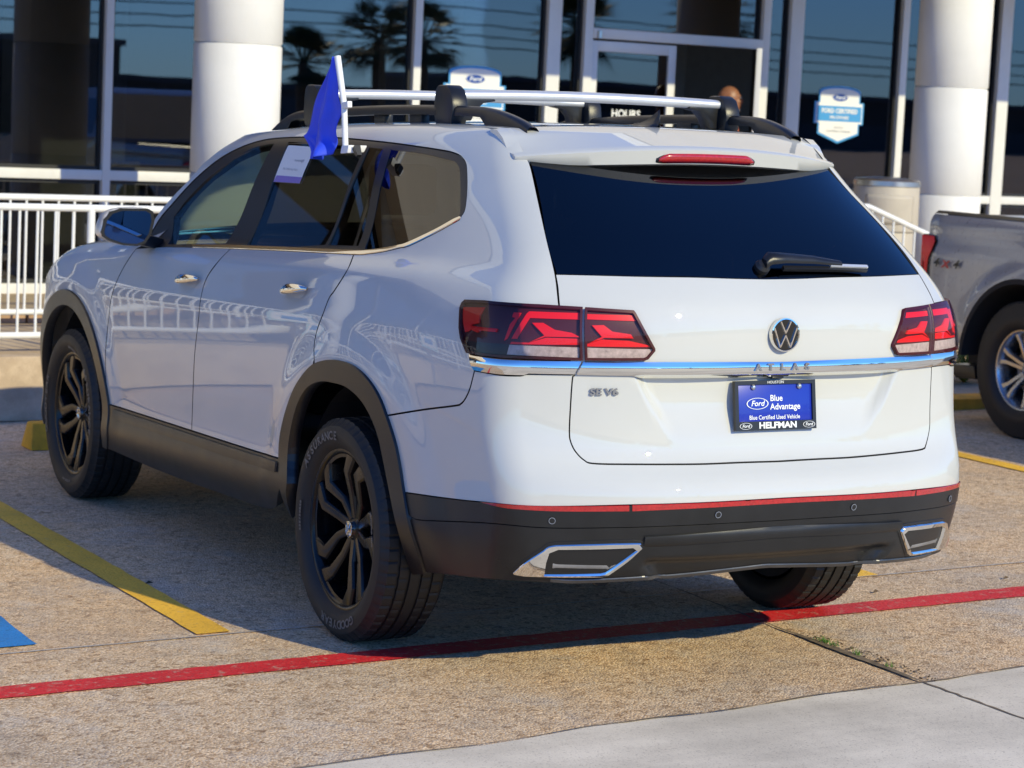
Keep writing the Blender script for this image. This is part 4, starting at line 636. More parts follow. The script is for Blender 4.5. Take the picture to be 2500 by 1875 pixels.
'bumper_band':[[4.5582,.4142],[4.5959,.4173],[4.6332,.4204],[4.6684,.4231],[4.699,.425],[4.7272,.4266],[4.7553,.4284],[4.7839,.4307],[4.8128,.4332],[4.8417,.436],[4.8721,.439],[4.9057,.4425],[4.9444,.4466],[4.9873,.451],[5.0356,.4548],[5.0817,.4569],[5.1254,.4581],[5.1685,.459],[5.2105,.4598],[5.2527,.4613],[5.3007,.4635],[5.3527,.466],[5.4068,.4684],[5.4606,.4705],[5.5117,.4721],[5.5594,.4731],[5.6053,.4739],[5.6504,.4746],[5.6959,.4752],[5.7428,.4758],[5.7926,.4764],[5.8453,.477],[5.9,.4777],[5.9564,.4784],[6.0142,.479],[6.0728,.4794],[6.1319,.4797],[6.15,.4797],[6.15,.409],[6.0813,.409],[6.0099,.4092],[5.9376,.4091],[5.867,.4086],[5.8003,.4079],[5.7396,.407],[5.6863,.406],[5.6421,.4052],[5.6053,.4044],[5.5729,.4037],[5.5421,.4031],[5.5104,.4024],[5.4752,.4017],[5.4361,.4007],[5.3952,.3994],[5.3538,.398],[5.313,.3966],[5.274,.3954],[5.2378,.3948],[5.2044,.3949],[5.1682,.3955],[5.1301,.3958],[5.089,.3951],[5.0425,.3927],[4.9885,.3873],[4.9333,.3794],[4.8733,.3704],[4.8122,.361],[4.7611,.3535],[4.7183,.3476],[4.6807,.3426],[4.6536,.3395],[4.6384,.3385],[4.6314,.3389],[4.6285,.3401],[4.6256,.3412],[4.6185,.3417],[4.5755,.3454],[4.5609,.3708],[4.5469,.3946]],
'bumper_lower':[[4.6185,.3417],[4.6256,.3412],[4.6285,.3401],[4.6314,.3389],[4.6384,.3385],[4.6536,.3395],[4.6807,.3426],[4.7183,.3476],[4.7611,.3535],[4.8122,.361],[4.8733,.3704],[4.9333,.3794],[4.9885,.3873],[5.0425,.3927],[5.089,.3951],[5.1301,.3958],[5.1682,.3955],[5.2044,.3949],[5.2378,.3948],[5.274,.3954],[5.313,.3966],[5.3538,.398],[5.3952,.3994],[5.4361,.4007],[5.4752,.4017],[5.5104,.4024],[5.5421,.4031],[5.5729,.4037],[5.6053,.4044],[5.6421,.4052],[5.6863,.406],[5.7396,.407],[5.8003,.4079],[5.867,.4086],[5.9376,.4091],[6.0099,.4092],[6.0813,.409],[6.15,.409],[6.15,.2315],[6.1335,.2315],[6.1067,.2302],[6.0789,.2288],[6.0488,.2273],[6.0155,.2257],[5.9787,.2238],[5.9393,.2215],[5.8982,.219],[5.8561,.2164],[5.8138,.2139],[5.772,.2117],[5.7289,.2099],[5.6662,.2146],[5.6041,.2193],[5.5623,.2173],[5.5236,.2153],[5.4893,.2134],[5.4597,.2118],[5.4336,.2103],[5.4099,.2091],[5.3878,.2081],[5.3664,.2074],[5.3448,.2069],[5.3239,.2066],[5.3043,.2067],[5.2853,.207],[5.2664,.2074],[5.2467,.2079],[5.2256,.2084],[5.2019,.2089],[5.1729,.2091],[5.1412,.2085],[5.1084,.207],[5.0757,.2047],[5.045,.2017],[5.0175,.1984],[4.995,.1952],[4.9771,.1922],[4.9609,.1895],[4.9439,.1866],[4.924,.1833],[4.9008,.1794],[4.8759,.1752],[4.8501,.1709],[4.8243,.1666],[4.7987,.1621],[4.7739,.1575],[4.7497,.1527],[4.7258,.1478],[4.7021,.1426],[4.6781,.1373],[4.6534,.1316],[4.6274,.1256],[4.596,.1167],[4.6028,.1409],[4.6068,.1623],[4.6089,.1829],[4.61,.2042],[4.6092,.2265],[4.6064,.2489],[4.602,.2717],[4.5959,.2948],[4.5875,.3195]],
'exhaust_o':[[5.1334,.2444],[5.1436,.2542],[5.1537,.2638],[5.1678,.2755],[5.1885,.2908],[5.2111,.3076],[5.2325,.3239],[5.2325,.3239],[5.2368,.3281],[5.2411,.3322],[5.2463,.3357],[5.2529,.3379],[5.2604,.3396],[5.2679,.3412],[5.2679,.3412],[5.3611,.3465],[5.4586,.3506],[5.5315,.3523],[5.5577,.3522],[5.5547,.3512],[5.5508,.3494],[5.5554,.3465],[5.5591,.3428],[5.5629,.3391],[5.5629,.3391],[5.5487,.3257],[5.5346,.3121],[5.5195,.2984],[5.5009,.2832],[5.4814,.2677],[5.4661,.2555],[5.458,.249],[5.4537,.2463],[5.448,.2446],[5.4387,.2432],[5.4282,.2427],[5.4176,.2422],[5.2983,.2389],[5.1713,.2367],[5.1373,.2394]],
'exhaust_i':[[5.2445,.2456],[5.2467,.2864],[5.2534,.3155],[5.2783,.3267],[5.5286,.3364],[5.5401,.3298],[5.4895,.2915],[5.4469,.2575],[5.4304,.2532],[5.2969,.2474]],
'reflector':[[[4.959,.4487],[5.0089,.4537],[5.059,.4569],[5.1022,.4588],[5.1414,.4603],[5.1779,.4613],[5.2105,.4615],[5.2105,.4615],[5.5077,.4712],[5.5083,.4534],[5.4404,.4524],[5.3746,.4507],[5.3186,.4492],[5.2761,.4482],[5.242,.4477],[5.2103,.4475],[5.1761,.4476],[5.1404,.4475],[5.1018,.4465]],[[5.5178,.4721],[5.6043,.4741],[5.6945,.4753],[5.7926,.4764],[5.902,.4776],[6.0202,.4788],[6.1422,.4793],[6.1439,.4647],[6.0217,.464],[5.9033,.4628],[5.7938,.4611],[5.6955,.4591],[5.6051,.4567],[5.5185,.4535]]],
'tailgate':[[5.2317,1.179],[5.2523,1.1794],[5.2722,1.1797],[5.2924,1.1801],[5.3137,1.1804],[5.3368,1.1807],[5.3628,1.1809],[5.3922,1.181],[5.4246,1.181],[5.4593,1.181],[5.4955,1.1809],[5.5325,1.1808],[5.5694,1.1808],[5.6072,1.1808],[5.6467,1.1809],[5.6872,1.1809],[5.7275,1.1809],[5.7666,1.1808],[5.8033,1.1804],[5.8372,1.1798],[5.8689,1.179],[5.899,1.178],[5.928,1.1771],[5.9566,1.1762],[5.9853,1.1754],[6.0138,1.1748],[6.0414,1.1743],[6.0686,1.1738],[6.0955,1.1734],[6.1225,1.173],[6.15,1.173],[6.15,.5847],[6.1363,.5847],[6.1119,.5849],[6.0882,.5851],[6.0645,.5854],[6.0404,.5855],[6.0151,.5857],[5.988,.5858],[5.9599,.5858],[5.9313,.5857],[5.9018,.5855],[5.8706,.5854],[5.8374,.5853],[5.8015,.5855],[5.7609,.5859],[5.7157,.5864],[5.6688,.5869],[5.6233,.5873],[5.5816,.5877],[5.5463,.588],[5.5167,.5881],[5.4907,.5882],[5.468,.5883],[5.4483,.5886],[5.4314,.589],[5.4172,.5897],[5.4066,.5906],[5.3998,.5917],[5.3957,.593],[5.393,.5947],[5.3907,.5967],[5.3873,.5992],[5.3831,.6022],[5.379,.6059],[5.375,.6099],[5.3712,.6143],[5.3676,.6188],[5.3644,.6232],[5.3615,.6278],[5.3589,.6325],[5.3567,.6373],[5.3547,.6422],[5.353,.6472],[5.3516,.6521],[5.3506,.6564],[5.3498,.6602],[5.3493,.6641],[5.3492,.6685],[5.3493,.674],[5.3496,.6813],[5.3501,.6905],[5.3508,.7011],[5.3516,.713],[5.3524,.7256],[5.3532,.7389],[5.3539,.7523],[5.3545,.7672],[5.3551,.7839],[5.3555,.8012],[5.3559,.8177],[5.3561,.8319],[5.3564,.8427],[5.3569,.8492],[5.3577,.8525],[5.3587,.8536],[5.3598,.8536],[5.3609,.8537],[5.3619,.8548],[5.3191,.9492],[5.2764,1.0639]],
'rear_glass':[[6.15,1.1781],[6.1252,1.1781],[6.0981,1.1785],[6.0711,1.1789],[6.0438,1.1794],[6.016,1.1799],[5.9874,1.1805],[5.9586,1.1812],[5.9299,1.1821],[5.9008,1.1829],[5.8706,1.1838],[5.8387,1.1846],[5.8047,1.1851],[5.7678,1.1855],[5.7285,1.1857],[5.688,1.1857],[5.6474,1.1856],[5.6077,1.1855],[5.5697,1.1855],[5.5326,1.1856],[5.4954,1.1856],[5.459,1.1857],[5.4242,1.1857],[5.3917,1.1857],[5.3622,1.1856],[5.3362,1.1854],[5.3131,1.1853],[5.2919,1.1851],[5.2718,1.1849],[5.2518,1.1847],[5.2313,1.1844],[5.2313,1.1844],[5.2212,1.2047],[5.2123,1.2222],[5.2044,1.2391],[5.1978,1.2561],[5.1927,1.2732],[5.1889,1.2906],[5.1862,1.3084],[5.1844,1.3265],[5.1832,1.3448],[5.1824,1.3634],[5.1818,1.3825],[5.1815,1.4021],[5.1813,1.4233],[5.1814,1.4464],[5.1814,1.4702],[5.1814,1.4929],[5.1811,1.513],[5.1804,1.5291],[5.1797,1.5407],[5.1788,1.5486],[5.178,1.5542],[5.1772,1.5585],[5.1764,1.5629],[5.1754,1.5684],[5.1954,1.5776],[6.15,1.5776]],
'lamp_outer':[[4.956,.8987],[4.9158,.9401],[4.9005,.9693],[4.8841,1.0289],[4.8883,1.0447],[4.9012,1.0547],[4.9973,1.0604],[5.2132,1.0617],[5.3533,1.0592],[5.3818,.9021],[5.2059,.9004],[5.1085,.8988]],
'lamp_inner':[[5.3616,1.0587],[5.5291,1.0539],[5.5368,1.0482],[5.5746,1.0034],[5.6239,.9428],[5.6249,.9356],[5.6031,.9099],[5.5896,.9058],[5.3899,.9023]],
'lamp_outer_bits':{'red_a':[[4.8933,1.0339],[4.9989,1.0428],[4.9883,1.0185],[4.9912,.9946],[4.9525,.9847],[4.9499,.9662],[4.9259,.9597],[4.911,.9867]],
'red_a2':[[4.9534,.9819],[5.0848,.9838],[5.0818,.9728],[5.0072,.9719],[4.9921,.9644],[4.9534,.9706]],
'red_top':[[5.1804,1.0352],[5.1873,1.0426],[5.3502,1.044],[5.3545,1.0248],[5.1956,1.0232],[5.165,.9586],[5.1445,.9575]],
'red_bar':[[5.1327,1.0368],[5.1615,1.0367],[5.1294,.9567],[5.1177,.95],[5.1293,1.0006],[5.1447,1.0215],[5.1306,1.0227]],
'red_arrow':[[5.2066,1.0085],[5.2398,1.01],[5.2792,.9908],[5.3341,.9836],[5.3635,.9714],[5.255,.9686],[5.2085,.9494],[5.2503,.9724]],
'red_low':[[5.1463,.9485],[5.2067,.9486],[5.2593,.9668],[5.3656,.9667],[5.3685,.9484],[5.1427,.9415]],
'clear':[[5.1406,.939],[5.3664,.9404],[5.3701,.9096],[5.1359,.9096]],
'dark':[[4.9319,.9353],[5.1378,.9405],[5.1333,.9094],[4.9583,.9049]]},'lamp_inner_bits':{'red_top':[[5.3696,1.0419],[5.5284,1.0418],[5.5451,1.025],[5.3743,1.0262]],
'red_arrow':[[5.3952,1.0084],[5.4341,1.0103],[5.4664,.9914],[5.531,.9846],[5.5422,.9723],[5.4432,.972],[5.3962,.9536],[5.4339,.9746]],
'red_low':[[5.388,.9514],[5.4352,.9666],[5.5297,.9645],[5.6065,.9506],[5.6128,.9467],[5.3891,.9442]],
'clear':[[5.391,.9403],[5.6167,.9395],[5.6002,.9135],[5.3956,.9099]]},'chrome_outer':[[4.9585,.8966],[5.1089,.8965],[5.2457,.8982],[5.3793,.8992],[5.3743,.8856],[5.36,.8579],[5.2188,.8551],[5.2034,.8489],[5.1152,.8467],[4.9879,.8492]],
'chrome_bar':[[5.3843,.8994],[5.4093,.8997],[5.4337,.9],[5.4584,.9002],[5.4844,.9004],[5.5125,.9007],[5.5439,.9009],[5.5803,.9013],[5.6214,.9015],[5.6653,.9018],[5.7101,.9019],[5.7534,.9019],[5.7928,.9018],[5.8278,.9017],[5.8598,.9016],[5.8898,.9014],[5.9185,.9012],[5.9467,.901],[5.9755,.9008],[6.0044,.9005],[6.0324,.9002],[6.0599,.8999],[6.0872,.8996],[6.1147,.8992],[6.15,.8992],[6.15,.8524],[6.1166,.8524],[6.0874,.8531],[6.058,.8537],[6.0282,.8542],[5.9977,.8548],[5.9675,.8552],[5.9382,.8556],[5.9086,.8558],[5.8778,.8561],[5.845,.8563],[5.8093,.8565],[5.7697,.8566],[5.7271,.8565],[5.6834,.8562],[5.6403,.8558],[5.592,.8567],[5.5501,.8571],[5.5158,.857],[5.4841,.8569],[5.4539,.8569],[5.4248,.8569],[5.3961,.8568],[5.3672,.8565]],
'rear_flare':[[3.6132,.4206],[3.6099,.4389],[3.6087,.4571],[3.6111,.4759],[3.6183,.4953],[3.6301,.5152],[3.645,.5356],[3.6626,.5564],[3.6829,.5777],[3.7065,.6006],[3.7326,.6245],[3.759,.6476],[3.7841,.6684],[3.8069,.686],[3.8287,.7015],[3.8508,.7158],[3.8743,.7298],[3.8993,.7441],[3.9255,.7581],[3.9524,.7708],[3.9796,.7814],[4.0078,.7896],[4.037,.7959],[4.0657,.8007],[4.0925,.8045],[4.1164,.8071],[4.1386,.8086],[4.1606,.809],[4.1837,.8086],[4.2084,.8077],[4.234,.8061],[4.2596,.8033],[4.2846,.799],[4.3093,.793],[4.3338,.7855],[4.3575,.7768],[4.3797,.7668],[4.4006,.7554],[4.4204,.7426],[4.4384,.7289],[4.4543,.7146],[4.4672,.7],[4.4775,.6848],[4.4861,.6687],[4.494,.6513],[4.5019,.6319],[4.5091,.6109],[4.5153,.5896],[4.5203,.5694],[4.5239,.5508],[4.5266,.533],[4.5291,.5151],[4.5321,.4962],[4.5358,.4766],[4.5406,.4566],[4.5477,.4359],[4.5582,.4142],[4.5725,.3903],[4.5889,.3646],[4.6033,.3387],[4.614,.3143],[4.6222,.2916],[4.6287,.2694],[4.6338,.2475],[4.6369,.225],[4.6379,.2022],[4.6372,.1789],[4.634,.1539],[4.6274,.1256],[4.5153,.0938],[4.5226,.1076],[4.5286,.1196],[4.5344,.1331],[4.5407,.1508],[4.546,.1726],[4.549,.1961],[4.5499,.2204],[4.5492,.2448],[4.5468,.2701],[4.5411,.2959],[4.5312,.3208],[4.5178,.3441],[4.5016,.367],[4.484,.3902],[4.4679,.4131],[4.4547,.4351],[4.4446,.4562],[4.4374,.4768],[4.4323,.4967],[4.4284,.5159],[4.4256,.5342],[4.4234,.5516],[4.4209,.5684],[4.417,.5847],[4.4113,.6007],[4.404,.6163],[4.3953,.6313],[4.3852,.6453],[4.3739,.6582],[4.3614,.6704],[4.3469,.6816],[4.3297,.6919],[4.3092,.7015],[4.286,.7102],[4.2612,.7178],[4.2362,.7236],[4.2105,.7272],[4.1838,.7291],[4.1576,.7298],[4.1333,.7303],[4.1121,.7307],[4.0931,.7307],[4.0748,.73],[4.0557,.7285],[4.0352,.726],[4.0141,.7227],[3.9932,.7186],[3.9732,.7135],[3.9547,.708],[3.9371,.7018],[3.9196,.6942],[3.901,.6844],[3.8806,.672],[3.8587,.6576],[3.8362,.6412],[3.8139,.6232],[3.7917,.6028],[3.7694,.5802],[3.7484,.5568],[3.73,.5338],[3.7151,.5121],[3.7037,.491],[3.6961,.4695],[3.6928,.4467],[3.6955,.4221],[3.7047,.3963],[3.7183,.37],[3.7279,.3437],[3.7001,.2085],[3.6924,.2328],[3.6723,.2933],[3.6484,.3559]],
'front_flare':[[.6852,.2752],[.6798,.2833],[.6743,.2916],[.6687,.2998],[.6631,.3079],[.6577,.3158],[.6525,.3235],[.6478,.3309],[.6436,.3379],[.64,.3445],[.637,.3507],[.6343,.3567],[.6319,.3624],[.6297,.3681],[.6275,.3738],[.6253,.3796],[.6228,.3855],[.6235,.3655],[.6231,.4119],[.627,.4573],[.6353,.5019],[.6478,.5457],[.6645,.5883],[.6849,.6293],[.7085,.6685],[.7349,.7056],[.7639,.7405],[.7956,.7728],[.8299,.8024],[.8665,.8291],[.9052,.8526],[.9457,.8729],[.9878,.8898],[1.0313,.9032],[1.076,.913],[1.1215,.9191],[1.1675,.9215],[1.2137,.9203],[1.2598,.9153],[1.3055,.9066],[1.3505,.8944],[1.3945,.8786],[1.4372,.8594],[1.4781,.8368],[1.5168,.8111],[1.553,.7824],[1.5867,.7509],[1.6173,.7169],[1.6441,.6804],[1.6665,.6418],[1.6847,.6013],[1.6996,.5592],[1.7121,.5158],[1.7226,.4714],[1.7314,.4263],[1.7384,.3801],[1.743,.3339],[1.743,.3339],[1.7423,.3295],[1.7419,.3251],[1.7416,.3208],[1.7413,.3164],[1.7407,.3119],[1.7398,.3075],[1.7382,.3029],[1.7359,.2982],[1.7328,.2935],[1.7289,.2886],[1.7244,.2837],[1.7196,.2787],[1.7145,.2736],[1.7093,.2686],[1.7043,.2635],[1.6996,.2583],[1.6397,.2612],[1.6621,.2915],[1.6649,.3034],[1.663,.345],[1.6584,.3874],[1.6515,.4294],[1.6427,.4704],[1.632,.5107],[1.6193,.5499],[1.6043,.5877],[1.5864,.6239],[1.5652,.6582],[1.5403,.6903],[1.5118,.72],[1.4805,.7471],[1.4467,.7714],[1.4109,.7927],[1.3735,.8109],[1.3346,.8259],[1.2945,.8375],[1.2537,.8457],[1.2125,.8504],[1.1711,.8515],[1.1299,.8491],[1.0891,.8431],[1.0491,.8337],[1.0101,.8209],[.9724,.8047],[.9363,.7853],[.902,.7629],[.8698,.7375],[.8397,.7095],[.8119,.6789],[.7864,.646],[.7636,.611],[.7438,.5741],[.7276,.5358],[.7153,.4961],[.7069,.4556],[.7026,.4143],[.7023,.3719],[.7059,.3299],[.7081,.335],[.725,.2733]],
'rocker':[[1.7132,.454],[1.7892,.451],[1.8555,.4473],[1.9407,.4455],[2.0268,.444],[2.1118,.4425],[2.1959,.4409],[2.2791,.4394],[2.3613,.4378],[2.4425,.4363],[2.5224,.4347],[2.6012,.4332],[2.6786,.4317],[2.7549,.4301],[2.8302,.4286],[2.9044,.4271],[2.9775,.4256],[3.049,.4242],[3.1187,.4229],[3.1904,.4217],[3.2646,.4205],[3.3374,.4193],[3.4048,.4183],[3.4783,.4194],[3.5413,.421],[3.5727,.4208],[3.5898,.4206],[3.5986,.4206],[3.6033,.4206],[3.6081,.4206],[3.6169,.4206],[3.6484,.3559],[3.6651,.3291],[3.572,.237],[3.5576,.2336],[3.5469,.2298],[3.5375,.2259],[3.5274,.222],[3.5145,.2183],[3.4966,.215],[3.4716,.2123],[3.4374,.2103],[3.3932,.2092],[3.3407,.2087],[3.2815,.2087],[3.2171,.2092],[3.1491,.21],[3.0791,.211],[3.0084,.2121],[2.9388,.2132],[2.8689,.2143],[2.797,.2154],[2.7232,.2167],[2.648,.2182],[2.5716,.2199],[2.4945,.2219],[2.417,.2242],[2.3394,.2268],[2.2613,.2299],[2.1822,.2335],[2.1023,.2374],[2.0218,.2416],[1.9411,.2459],[1.8603,.2502],[1.7797,.2543],[1.6996,.2583],[1.6996,.2583],[1.7043,.2635],[1.7093,.2686],[1.7145,.2736],[1.7196,.2787],[1.7244,.2837],[1.7289,.2886],[1.7328,.2935],[1.7359,.2982],[1.7382,.3029],[1.7398,.3075],[1.7407,.3119],[1.7413,.3164],[1.7416,.3208],[1.7419,.3251],[1.7423,.3295],[1.743,.3339]],
'fender':[[1.7132,.454],[1.7087,.4642],[1.7043,.4733],[1.7004,.4826],[1.6973,.4929],[1.6957,.5054],[1.696,.5212],[1.6977,.5408],[1.6997,.5635],[1.7022,.5882],[1.7048,.6139],[1.7071,.6396],[1.709,.6642],[1.7109,.6884],[1.7125,.7132],[1.7139,.738],[1.7156,.7623],[1.7182,.7854],[1.7218,.8067],[1.7262,.8263],[1.7312,.8445],[1.7365,.8616],[1.7422,.8776],[1.7489,.8929],[1.7569,.9076],[1.7655,.9214],[1.7736,.9342],[1.7804,.9462],[1.7867,.9577],[1.7925,.969],[1.7983,.9805],[1.8048,.9921],[1.8128,1.0037],[1.8222,1.0152],[1.8324,1.0264],[1.8432,1.0371],[1.854,1.0473],[1.865,1.057],[1.8767,1.0664],[1.8885,1.0753],[1.8996,1.0836],[1.9092,1.0915],[1.9169,1.0987],[1.9227,1.1051],[1.9269,1.1107],[1.9295,1.1158],[1.9313,1.1207],[1.9317,1.1259],[1.9301,1.1318],[2.1367,1.2424],[2.1182,1.2386],[2.1008,1.2347],[2.084,1.2307],[2.0669,1.2268],[2.0491,1.223],[2.0298,1.2193],[2.0085,1.2159],[1.9846,1.2129],[1.9574,1.2102],[1.9276,1.2079],[1.8957,1.2059],[1.8623,1.2041],[1.8281,1.2024],[1.7937,1.2007],[1.7598,1.1989],[1.7269,1.197],[1.6952,1.1948],[1.6639,1.1927],[1.6329,1.1905],[1.6018,1.1882],[1.5704,1.1859],[1.5382,1.1834],[1.5051,1.1809],[1.4706,1.1781],[1.4341,1.1753],[1.3952,1.1725],[1.355,1.1696],[1.3144,1.1666],[1.2741,1.1634],[1.2351,1.1599],[1.1983,1.1561],[1.1646,1.1519],[1.1341,1.1474],[1.1063,1.1428],[1.0804,1.1381],[1.056,1.1333],[1.0323,1.1284],[1.0088,1.1233],[.985,1.1182],[.9601,1.113],[.9339,1.1074],[.9067,1.1014],[.879,1.0952],[.8516,1.089],[.8251,1.083],[.7999,1.0774],[.7767,1.0723],[.7562,1.0679],[.7386,1.0642],[.7236,1.0611],[.7107,1.0585],[.6991,1.0561],[.6883,1.0539],[.6777,1.0518],[.6667,1.0496],[.6547,1.0471],[.6547,1.0471],[.6557,.9843],[.6574,.9209],[.6597,.8614],[.6625,.8091],[.6662,.7672],[.6707,.7328],[.6754,.7012],[.6795,.6682],[.711,.6158],[.7336,.653],[.7588,.6883],[.7865,.7214],[.8166,.7521],[.8491,.7803],[.8838,.8056],[.9206,.828],[.9591,.8473],[.9991,.8634],[1.0403,.8761],[1.0826,.8854],[1.1256,.8912],[1.1692,.8936],[1.2129,.8924],[1.2566,.8876],[1.2999,.8794],[1.3425,.8678],[1.3841,.8528],[1.4243,.8345],[1.4628,.813],[1.4992,.7886],[1.5335,.7614],[1.5652,.7315],[1.5939,.6991],[1.6188,.6645],[1.6397,.6278],[1.657,.5894],[1.6713,.5494],[1.6834,.5081],[1.6937,.4659]],
'front_bumper':[[.6547,1.0471],[.604,1.0329],[.5534,1.0187],[.5029,1.0043],[.4524,.9895],[.402,.9743],[.3517,.9587],[.3014,.943],[.2512,.9275],[.2512,.9275],[.2473,.8771],[.2428,.8257],[.2382,.7744],[.2341,.7238],[.2309,.6749],[.2292,.6284],[.2295,.5847],[.2316,.5435],[.2349,.504],[.239,.4653],[.2432,.4266],[.2472,.3866],[.2474,.356],[.6442,.3179],[.6231,.4119],[.627,.4573],[.6353,.5019],[.6478,.5457],[.6645,.5883],[.6849,.6293],[.6795,.6682],[.6754,.7012],[.6707,.7328],[.6662,.7672],[.6625,.8091],[.6597,.8614],[.6574,.9209],[.6557,.9843],[.6547,1.0471]],
'vR':1.7651,'roofedge':[[5.0932,1.7651],[4.9511,1.7651],[4.809,1.7651],[4.6669,1.7651],[4.5249,1.7651],[4.3828,1.7651],[4.2407,1.7651],[4.0986,1.7651],[3.9566,1.7651],[3.8145,1.7651],[3.6724,1.7651],[3.5303,1.7651],[3.3883,1.7651],[3.2462,1.7651]],
'apil':[[2.7737,1.6761],[2.7668,1.654],[2.7408,1.6386],[2.7092,1.625],[2.6756,1.6123],[2.6418,1.6],[2.6081,1.5875],[2.5735,1.5749],[2.5394,1.5621],[2.5068,1.5491],[2.4768,1.5362],[2.4499,1.5237],[2.4288,1.5126],[2.4138,1.5031],[2.4017,1.4941],[2.3892,1.4845],[2.3727,1.4733],[2.3487,1.4598],[2.3144,1.4431],[2.2714,1.4245],[2.2233,1.4055],[2.1739,1.3872],[2.1274,1.3703],[2.0882,1.3556],[2.0563,1.3426],[2.0289,1.3304],[2.0049,1.3186],[1.9833,1.3071],[1.9627,1.2957],[1.9425,1.2841],[1.9237,1.2723],[1.9083,1.2604],[1.8973,1.2488],[1.8917,1.2379],[1.8883,1.2278],[1.8854,1.2189],[1.8945,1.2115],[1.9008,1.2051],[1.9054,1.1995],[1.9098,1.194],[1.9152,1.1883],[1.9233,1.1817]],
'seamFD':[[1.7132,.454],[1.7087,.4642],[1.7043,.4733],[1.7004,.4826],[1.6973,.4929],[1.6957,.5054],[1.696,.5212],[1.6977,.5408],[1.6997,.5635],[1.7022,.5882],[1.7048,.6139],[1.7071,.6396],[1.709,.6642],[1.7109,.6884],[1.7125,.7132],[1.7139,.738],[1.7156,.7623],[1.7182,.7854],[1.7218,.8067],[1.7262,.8263],[1.7312,.8445],[1.7365,.8616],[1.7422,.8776],[1.7489,.8929],[1.7569,.9076],[1.7655,.9214],[1.7736,.9342],[1.7804,.9462],[1.7867,.9577],[1.7925,.969],[1.7983,.9805],[1.8048,.9921],[1.8128,1.0037],[1.8222,1.0152],[1.8324,1.0264],[1.8432,1.0371],[1.854,1.0473],[1.865,1.057],[1.8767,1.0664],[1.8885,1.0753],[1.8996,1.0836],[1.9092,1.0915],[1.9169,1.0987],[1.9227,1.1051],[1.9269,1.1107],[1.9295,1.1158],[1.9313,1.1207],[1.9317,1.1259],[1.9301,1.1318]],
'sticker':[[3.3858,1.5836],[3.6681,1.5715],[3.5381,1.4357],[3.2727,1.4393]],
'sticker_band':[[3.3031,1.4629],[3.5657,1.4575],[3.5381,1.4357],[3.2727,1.4393]],
'rock_top':[[1.7892,.451],[1.8555,.4473],[1.9407,.4455],[2.0268,.444],[2.1118,.4425],[2.1959,.4409],[2.2791,.4394],[2.3613,.4378],[2.4425,.4363],[2.5224,.4347],[2.6012,.4332],[2.6786,.4317],[2.7549,.4301],[2.8302,.4286],[2.9044,.4271],[2.9775,.4256],[3.049,.4242],[3.1187,.4229],[3.1904,.4217],[3.2646,.4205],[3.3374,.4193],[3.4048,.4183],[3.4783,.4194],[3.5413,.421],[3.5727,.4208],[3.5898,.4206],[3.5986,.4206],[3.6033,.4206],[3.6081,.4206]],
'lip':[[5.2637,.2132],[5.2762,.2127],[5.288,.212],[5.2998,.2112],[5.3126,.2106],[5.327,.2103],[5.3439,.2105],[5.3631,.211],[5.3837,.2117],[5.4062,.2127],[5.4309,.2139],[5.458,.2154],[5.488,.2171],[5.5223,.2189],[5.5609,.2209],[5.6025,.223],[5.666,.2178],[5.727,.2137],[5.7698,.2156],[5.8116,.2178],[5.8538,.2203],[5.8959,.2228],[5.937,.2253],[5.9763,.2276],[6.0132,.2295],[6.0465,.2311],[6.0765,.2326],[6.1043,.234],[6.1311,.2353],[6.15,.2353]],
'crease':[[5.5709,.3738],[5.5892,.3745],[5.6063,.375],[5.6235,.3755],[5.6423,.3761],[5.664,.3769],[5.69,.3779],[5.7223,.3792],[5.7604,.3808],[5.802,.3823],[5.8447,.3838],[5.8859,.3851],[5.923,.3861],[5.9551,.387],[5.9842,.3878],[6.0113,.3886],[6.0375,.3892],[6.0638,.3899],[6.0914,.3906],[6.15,.3906]],
'handles':[[[2.5607,1.0094],[2.8028,1.0256]],[[3.6374,1.0141],[3.8694,1.0319]]],
'sensors':[[5.2533,.4191],[5.8475,.4388]],
'wiper':[[6.1364,1.2125],[6.1631,1.2207],[6.2387,1.222],[6.3903,1.2207],[6.5441,1.2118]],
'blade':[[6.2281,1.2017],[6.682,1.1945]],
'badge':[[5.397,.8048],[5.4647,.8061],[5.5346,.807]]}

# ================= the white car =================
car = empty('suv', (0, 0, 0), 0, 'white mid-size SUV with black wheels and silver roof bars seen from behind', 'car')
def resample(poly, step):
    out = []; n = len(poly)
    for i in range(n):
        a, b = np.array(poly[i]), np.array(poly[(i+1) % n]); d = np.hypot(*(b-a))
        if d < 1e-5: continue
        k = max(1, int(math.ceil(d/step)))
        for j in range(k): out.append(a+(b-a)*j/k)
    # drop near-duplicates
    res = [out[0]]
    for q in out[1:]:
        if np.hypot(*(q-res[-1])) > 6e-4: res.append(q)
    if np.hypot(*(res[0]-res[-1])) < 6e-4: res.pop()
    return np.array(res)
def area2(P): return .5*np.sum(P[:, 0]*np.roll(P[:, 1], -1)-np.roll(P[:, 0], -1)*P[:, 1])
def inset(P, d):
    """miter inset of a closed polygon (positive = inwards)"""
    if d == 0: return P
    s = 1 if area2(P) > 0 else -1; a = np.roll(P, 1, 0); b = np.roll(P, -1, 0)
    e1 = P-a; e2 = b-P; e1 /= np.linalg.norm(e1, axis=1)[:, None]+1e-12; e2 /= np.linalg.norm(e2, axis=1)[:, None]+1e-12
    n1 = np.c_[-e1[:, 1], e1[:, 0]]*s; n2 = np.c_[-e2[:, 1], e2[:, 0]]*s; m = n1+n2; m /= np.linalg.norm(m, axis=1)[:, None]+1e-9
    k = np.clip(1/np.maximum((m*n1).sum(1), .35), 1, 2.2); return P+m*(d*k)[:, None]
